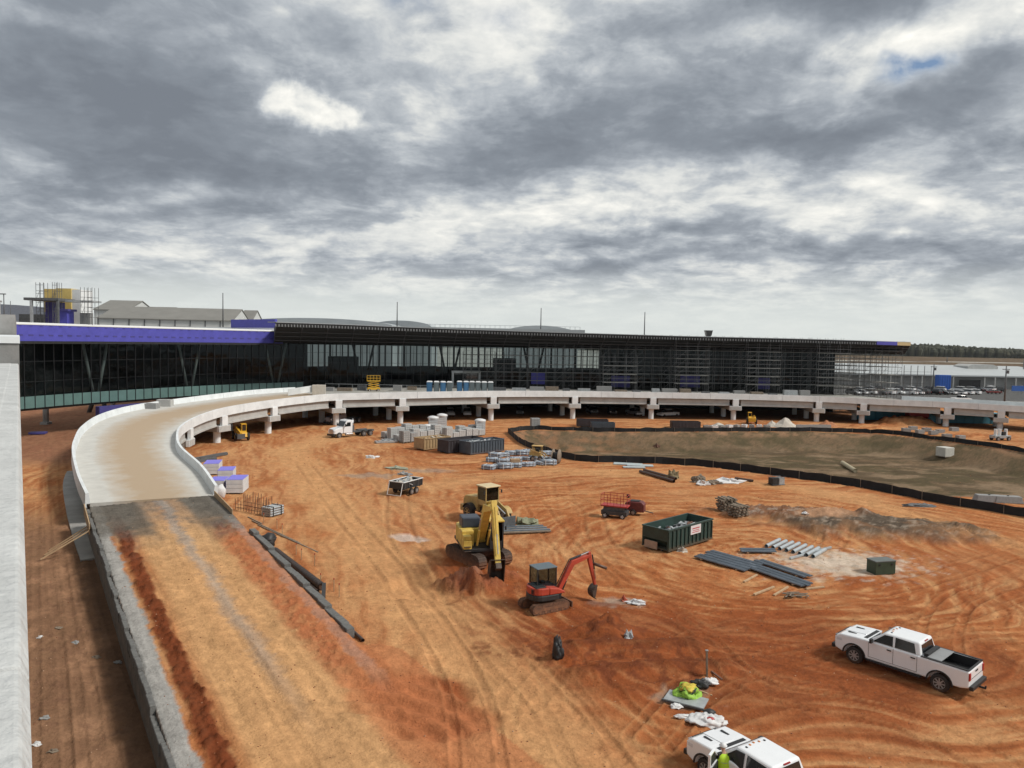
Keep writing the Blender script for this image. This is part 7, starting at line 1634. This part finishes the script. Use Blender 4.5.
MBm = MB().sweep([AT(288, 391, 146) * 1 , AT(300, 389, 147), AT(314, 387, 149)], [(0, -.9), (0, .35), (.25, .35), (.25, -.9)]).build('median_barrier', m_conc); tag(MBm, 'short curved white barrier piece beside the tall tan block', 'barrier')
random.seed(31)
kinds_ = [('material_stack', m_block, 'grey material stack'), ('timber_stack', m_wood2, 'dark timber stack'), ('steel_stack', m_steeld, 'dark steel stack'), ('board_pile', m_steel, 'pale sheet pile')]
for k in range(29):
    u = 330 + k * 17 + random.uniform(-3, 3)
    if 425 < u < 495 or 366 < u < 382: continue
    kc = globals().setdefault('_kc', {}); kc[k % 4] = kc.get(k % 4, -1) + 1; nm, m, w_ = kinds_[k % 4]; Y = 160 + (u - 330) * .04 + random.uniform(0, 5) if u < 500 else random.uniform(172, 176); p = AT(u, 388, Y); t = thing(nm, '%s on the kerbside deck, %s of its kind from the left' % (w_, nw[kc[k % 4]]), 'stack', (p.x, Y, 5.4)); t['group'] = 'stacks of material along the kerbside deck'
    h = random.uniform(.5, 1.3); MB().box((0, 0, h / 2 + .1), (random.uniform(1.6, 3.6), 1.2, h)).build('load', m, t); MB().box((0, 0, .06), (1.6, 1.3, .1)).build('pallet', m_wood2, t)
t = thing('rail_run', 'long low run of kerbside railing in front of the terminal doors', 'railing'); pts = [AT(u, 388, 170) for u in (350, 430)]
MB().box((AT(400, 388, 168).x, 168, 6.6), (34, .08, .08)).build('rail', m_steel, t)
for k in range(12): MB().box((AT(400, 388, 168).x - 17 + 34 * k / 11, 168, 6.0), (.08, .08, 1.2)).build('post', m_steel, t)

# ------------------------------------------------------------------ litter by the near pickup
p = G(686, 702); t = thing('grey_board', 'grey board lying on the dirt under the lime green bundle', 'board', (p.x, p.y, gz(p.x, p.y) + .03), R(-28)); MB().box((0, 0, .04), (1.9, 1.1, .06)).build('board', m_steel, t); MB().box((0, -.62, .05), (2.0, .09, .09)).build('edge_batten', m_steeld, t)
def soft(u, v, sx, sy, sz, m, lab, name, seed, cat, amp=.5):
    p = G(u, v); q = MB().blobm((0, 0, sz * .3), (sx, sy, sz), seed, .5, 34, 22); q.v = [(a + .10 * sx * mnoise.noise(Vector((a * 7, b * 7, seed))), b + .1 * sy * mnoise.noise(Vector((b * 7, a * 7, seed + 3))), max(-.04, c_ + .40 * sz * mnoise.noise(Vector((a * 8, b * 8, c_ * 8 + seed))) + .25 * sz * mnoise.noise(Vector((a * 19, b * 19, seed))))) for a, b, c_ in q.v]
    o = q.build(name, m, loc=(p.x, p.y, gz(p.x, p.y) + .02)); tag(o, lab, cat); [setattr(f, 'use_smooth', True) for f in o.data.polygons]; return o
lim = soft(688, 698, .60, .48, .40, mat('lime_fabric', (.26, .46, .05), .6, .3, 5, bump=.6, bscale=10), 'lime green fabric bundle piled on the grey board near the pickup', 'lime_bundle', 51, 'bundle')
q = MB().blobm((0, 0, 0), (.40, .32, .13), 53, 1.1, 20, 12); q.build('yellow_straps', mat('strap_yellow', (.55, .42, .05), .6, .3, 8, bump=.6, bscale=14), lim, loc=(.04, .02, .47))
q = MB(); random.seed(3)
for k in range(7): a = random.uniform(0, 6.28); q.tube([(math.cos(a + j * .5) * (.5 - .03 * j), math.sin(a + j * .5) * .4, .12 + .10 * j) for j in range(5)], .022, 5)
q.build('dark_cord', m_black, lim)
soft(676, 708, .28, .18, .10, m_tarp, 'flat white bag lying left of the lime bundle', 'white_bag', 61, 'bag'); soft(700, 690, .5, .25, .22, m_black, 'dark crumpled cloth behind the lime bundle', 'dark_cloth', 62, 'cloth'); soft(709, 688, .42, .2, .16, m_tarp, 'pale crumpled scrap behind the lime bundle at the right', 'pale_scrap', 63, 'scrap')
wt = soft(707, 722, .85, .50, .24, m_tarp, 'crumpled white tarpaulin with a red patch just in front of the near pickup', 'white_tarpaulin', 64, 'tarpaulin'); MB().blobm((0, 0, 0), (.20, .14, .05), 3, .4).build('red_patch', m_red, wt, loc=(.1, -.20, .26)); MB().blobm((0, 0, 0), (.3, .2, .1), 4, .6).build('dark_fold', m_black, wt, loc=(.18, .30, .32))
soft(684, 718, .45, .12, .10, m_tarp, 'twisted white strip trailing left of the white tarpaulin', 'white_strip', 66, 'strip')
p = G(707, 678); t = thing('marker_post', 'grey upright post standing in the red dirt above the lime bundle', 'post', (p.x, p.y, gz(p.x, p.y))); MB().beam((0, 0, -.1), (-.06, 0, 1.35), .13, .08).build('post', m_wood2, t); MB().box((-.06, 0, 1.36), (.15, .1, .04)).build('cap', m_steel, t)
p = G(722, 682); o = MB().beam((0, 0, .05), (-.35, .7, .15), .10, .06).build('rusty_bar', m_rust, loc=(p.x, p.y, gz(p.x, p.y))); tag(o, 'rusty bar lying right of the upright post', 'bar')
p = G(712, 697); o = MB().beam((0, 0, .05), (-.55, .4, .1), .07, .05).build('timber_lath', m_wood, loc=(p.x, p.y, gz(p.x, p.y))); tag(o, 'thin lath lying right of the lime bundle', 'lath')
o = soft(557, 660, .30, .25, .75, m_black, 'black upright sack standing alone on the dirt below the compact excavator', 'black_sack', 71, 'sack')
rag(628, 643, .25, .2, .3, m_steel, 'small grey scrap on the red slope', 'grey_scrap', 72, 'scrap')
random.seed(77)
q = MB()      # stones and clods sprinkled over the yard
for k in range(2200):
    Y = 24 + 95 * random.random() ** 1.6; X = random.uniform(-.66, .72) * Y; s_l = (X - RS[0]) * RU[0] + (Y - RS[1]) * RU[1]; t_l = (X - RS[0]) * RV[0] + (Y - RS[1]) * RV[1]
    if -6.2 < t_l < -5 or 5 < t_l < 5.8: continue
    r_ = random.uniform(.009, .024) * (1 + Y / 60)
    if Y > 60 and X < -.45 * Y: continue
    z_ = gz(X, Y); q.blobm((X, Y, z_ + r_ * .3), (r_ * 1.3, r_, r_ * .8), k, .5, 5, 3, mi=random.choice((0, 0, 0, 1)))
o = q.build('scattered_clods', [mat('clod_red', (.27, .11, .055), .95, .4), mat('clod_pale', (.46, .30, .19), .95, .3)], fix=False); tag(o, 'loose clods and stones scattered over the dirt', 'clods', kind='stuff')
random.seed(5)
for k, (u, v) in enumerate([(40, 620), (58, 612), (75, 624), (84, 505), (96, 636), (44, 690), (36, 712), (52, 718), (118, 640)]):
    rag(u, v, .2, .15, .09, [m_tarp, m_wood2, m_block][k % 3], '%s scrap on the brown alley between parapet and wall, %s from the top' % (['white', 'brown', 'grey'][k % 3], nw[k]), 'litter_scrap', 90 + k, 'scrap')
p = G(38, 447, 0); o = MB().box((0, 0, .2), (2.4, 1.6, .3)).build('purple_board', m_purpled, loc=(G(38, 434).x, G(38, 434).y, 0), rz=.3); tag(o, 'purple boards lying on the dirt below the left end of the terminal', 'boards')

# ------------------------------------------------------------------ the worker at the open door
def person_at(pos, rz, lab):
    t = thing('person', lab, 'person', pos, rz)      # faces +x
    J = {'pel': (0, 0, .98, .150), 'wai': (.03, 0, 1.14, .142), 'che': (.10, 0, 1.36, .165), 'nk': (.17, 0, 1.53, .062), 'hd': (.22, 0, 1.62, .085), 'hd2': (.24, 0, 1.71, .095),
         'hl': (0, .10, .93, .105), 'kl': (.03, .12, .50, .070), 'al': (-.02, .12, .09, .052), 'tl': (.16, .14, .04, .045), 'hr': (0, -.10, .93, .105), 'kr': (.08, -.12, .51, .070), 'ar': (.02, -.12, .09, .052), 'tr': (.20, -.14, .04, .045),
         'sl': (.12, .19, 1.45, .068), 'el': (.25, .25, 1.20, .050), 'wl': (.48, .20, 1.18, .034), 'ml': (.55, .19, 1.18, .040), 'sr': (.12, -.19, 1.45, .068), 'er': (.28, -.24, 1.22, .050), 'wr': (.50, -.17, 1.26, .034), 'mr': (.57, -.16, 1.27, .040)}
    E = [('pel', 'wai'), ('wai', 'che'), ('che', 'nk'), ('nk', 'hd'), ('hd', 'hd2'), ('pel', 'hl'), ('hl', 'kl'), ('kl', 'al'), ('al', 'tl'), ('pel', 'hr'), ('hr', 'kr'), ('kr', 'ar'), ('ar', 'tr'), ('che', 'sl'), ('sl', 'el'), ('el', 'wl'), ('wl', 'ml'), ('che', 'sr'), ('sr', 'er'), ('er', 'wr'), ('wr', 'mr')]
    K = list(J)
    # five fingers on each hand
    for s, h in ((1, 'ml'), (-1, 'mr')):
        hx, hy, hz_, _ = J[h]
        for f in range(4):
            a, b = 'f%s%d' % (h, f), 'g%s%d' % (h, f); J[a] = (hx + .055, hy - .03 + .02 * f, hz_ - .005, .010); J[b] = (hx + .085 - .006 * abs(f - 1.5), hy - .03 + .02 * f, hz_ - .035, .008); E += [(h, a), (a, b)]
        a = 'th' + h; J[a] = (hx + .02, hy - s * .05, hz_ + .0, .011); J[a + '2'] = (hx + .055, hy - s * .06, hz_ - .02, .009); E += [(h, a), (a, a + '2')]
    K = list(J); me_ = bpy.data.meshes.new('body'); me_.from_pydata([J[k][:3] for k in K], [(K.index(a), K.index(b)) for a, b in E], []); o = bpy.data.objects.new('body', me_); C.objects.link(o)
    sk = o.modifiers.new('skin', 'SKIN'); sk.use_smooth_shade = True
    for i, k in enumerate(K): r_ = J[k][3]; me_.skin_vertices[0].data[i].radius = (r_, r_ * (1.25 if k in ('che', 'wai', 'pel') else 1)); me_.skin_vertices[0].data[i].use_root = (k == 'pel')
    o.modifiers.new('s', 'SUBSURF').levels = 2; o.modifiers['s'].render_levels = 2
    bpy.context.view_layer.update(); m2 = bpy.data.meshes.new_from_object(o.evaluated_get(bpy.context.evaluated_depsgraph_get())); o.modifiers.clear(); o.data = m2; o.parent = t
    sk_, je, sh, bt, vst = mat('skin', (.42, .24, .17), .6, .05), mat('jeans', (.05, .07, .12), .9, .2), mat('shirt', (.10, .11, .12), .9, .1), mat('boots', (.08, .05, .03), .8, .2), mat('hi_vis', (.48, .72, .03), .6, .08)
    m2.materials.clear(); [m2.materials.append(m) for m in (sk_, je, sh, bt, vst)]
    for f in m2.polygons:
        c = f.center; f.use_smooth = True
        if c.z < .14: f.material_index = 3
        elif c.z < .98: f.material_index = 1 if abs(c.y) < .22 and c.x < .35 else 0
        elif c.z > 1.50 and abs(c.y) < .11: f.material_index = 0
        elif c.x > .47: f.material_index = 0
        elif abs(c.y) > .20: f.material_index = 2
        else: f.material_index = 4
    # vest shell, bands, helmet and face
    v_ = MB(); n = 20
    for z_, rx, ry, cx_ in ((.90, .205, .245, .0),):
        pass
    rings = [(.88, .195, .245, .01), (1.05, .195, .245, .03), (1.22, .195, .26, .07), (1.36, .20, .275, .11), (1.46, .16, .235, .13), (1.51, .085, .12, .15)]
    vs = [(cx_ + rx * math.cos(2 * math.pi * i / n), ry * math.sin(2 * math.pi * i / n), z_) for z_, rx, ry, cx_ in rings for i in range(n)]
    v_.add(vs, [(j * n + i, j * n + (i + 1) % n, (j + 1) * n + (i + 1) % n, (j + 1) * n + i) for j in range(len(rings) - 1) for i in range(n)], 0, True); v_.build('vest', vst, t, fix=False)
    b_ = MB()
    for z_, rx, ry, cx_ in ((1.02, .189, .229, .026), (1.22, .189, .240, .07)):
        vv = [(cx_ + rx * math.cos(2 * math.pi * i / n), ry * math.sin(2 * math.pi * i / n), z_ + h) for h in (0, .05) for i in range(n)]; b_.add(vv, [(i, (i + 1) % n, n + (i + 1) % n, n + i) for i in range(n)], 0, True)
    b_.build('reflective_band', m_steel, t, fix=False)
    hm = MB(); hc = Vector((.245, 0, 1.745)); vs = []; nn = 18
    for j in range(6):
        ph = math.pi / 2 * j / 5; vs += [(hc.x + .135 * math.cos(ph) * math.cos(2 * math.pi * i / nn), .118 * math.cos(ph) * math.sin(2 * math.pi * i / nn), hc.z + .125 * math.sin(ph)) for i in range(nn)]
    hm.add(vs, [(j * nn + i, j * nn + (i + 1) % nn, (j + 1) * nn + (i + 1) % nn, (j + 1) * nn + i) for j in range(5) for i in range(nn)], 0, True); hm.cyl((hc.x + .02, 0, hc.z - .01), (hc.x + .02, 0, hc.z + .008), .155, n=20); hm.build('hard_hat', m_white2, t, fix=False)
    fc = MB().blobm((.335, 0, 1.655), (.022, .014, .025), 1, .1, 8, 6); fc.build('nose', sk_, t, fix=False)
    ey = MB()
    for s in (-1, 1): ey.blobm((.322, s * .034, 1.685), (.010, .014, .009), 1, .0, 8, 6)
    ey.build('eyes', m_black, t, fix=False); MB().box((.318, 0, 1.612), (.012, .045, .008)).build('mouth', mat('lip', (.3, .12, .1), .6), t)
    er = MB()
    for s in (-1, 1): er.blobm((.235, s * .098, 1.665), (.022, .010, .03), 1, .1, 8, 6)
    er.build('ears', sk_, t, fix=False)
    return t
pk = pickup2; mw = Matrix.Translation(pk.location) @ Matrix.Rotation(pk.rotation_euler.z, 4, 'Z') @ Matrix.Scale(.99, 4); pp_ = mw @ Vector((.95, 1.08, 0))
person_at((pp_.x, pp_.y, gz(pp_.x, pp_.y)), R(86), 'worker in lime hi-vis vest and white hard hat leaning in at the open pickup door')

# ------------------------------------------------------------------ the air
hz_ = MB().box((0, 2250, 18.5), (22400, 4700, 44)).build('haze', []); tag(hz_, 'thin pale air over the whole site', 'haze', kind='stuff')
hm_ = bpy.data.materials.new('air'); hm_.use_nodes = True; n_ = hm_.node_tree.nodes; n_.remove(n_['Principled BSDF']); pv = n_.new('ShaderNodeVolumePrincipled'); pv.inputs['Density'].default_value = .00003; pv.inputs['Color'].default_value = (.78, .83, .90, 1); pv.inputs['Anisotropy'].default_value = .2
hm_.node_tree.links.new(pv.outputs[0], n_['Material Output'].inputs['Volume']); hz_.data.materials.append(hm_)
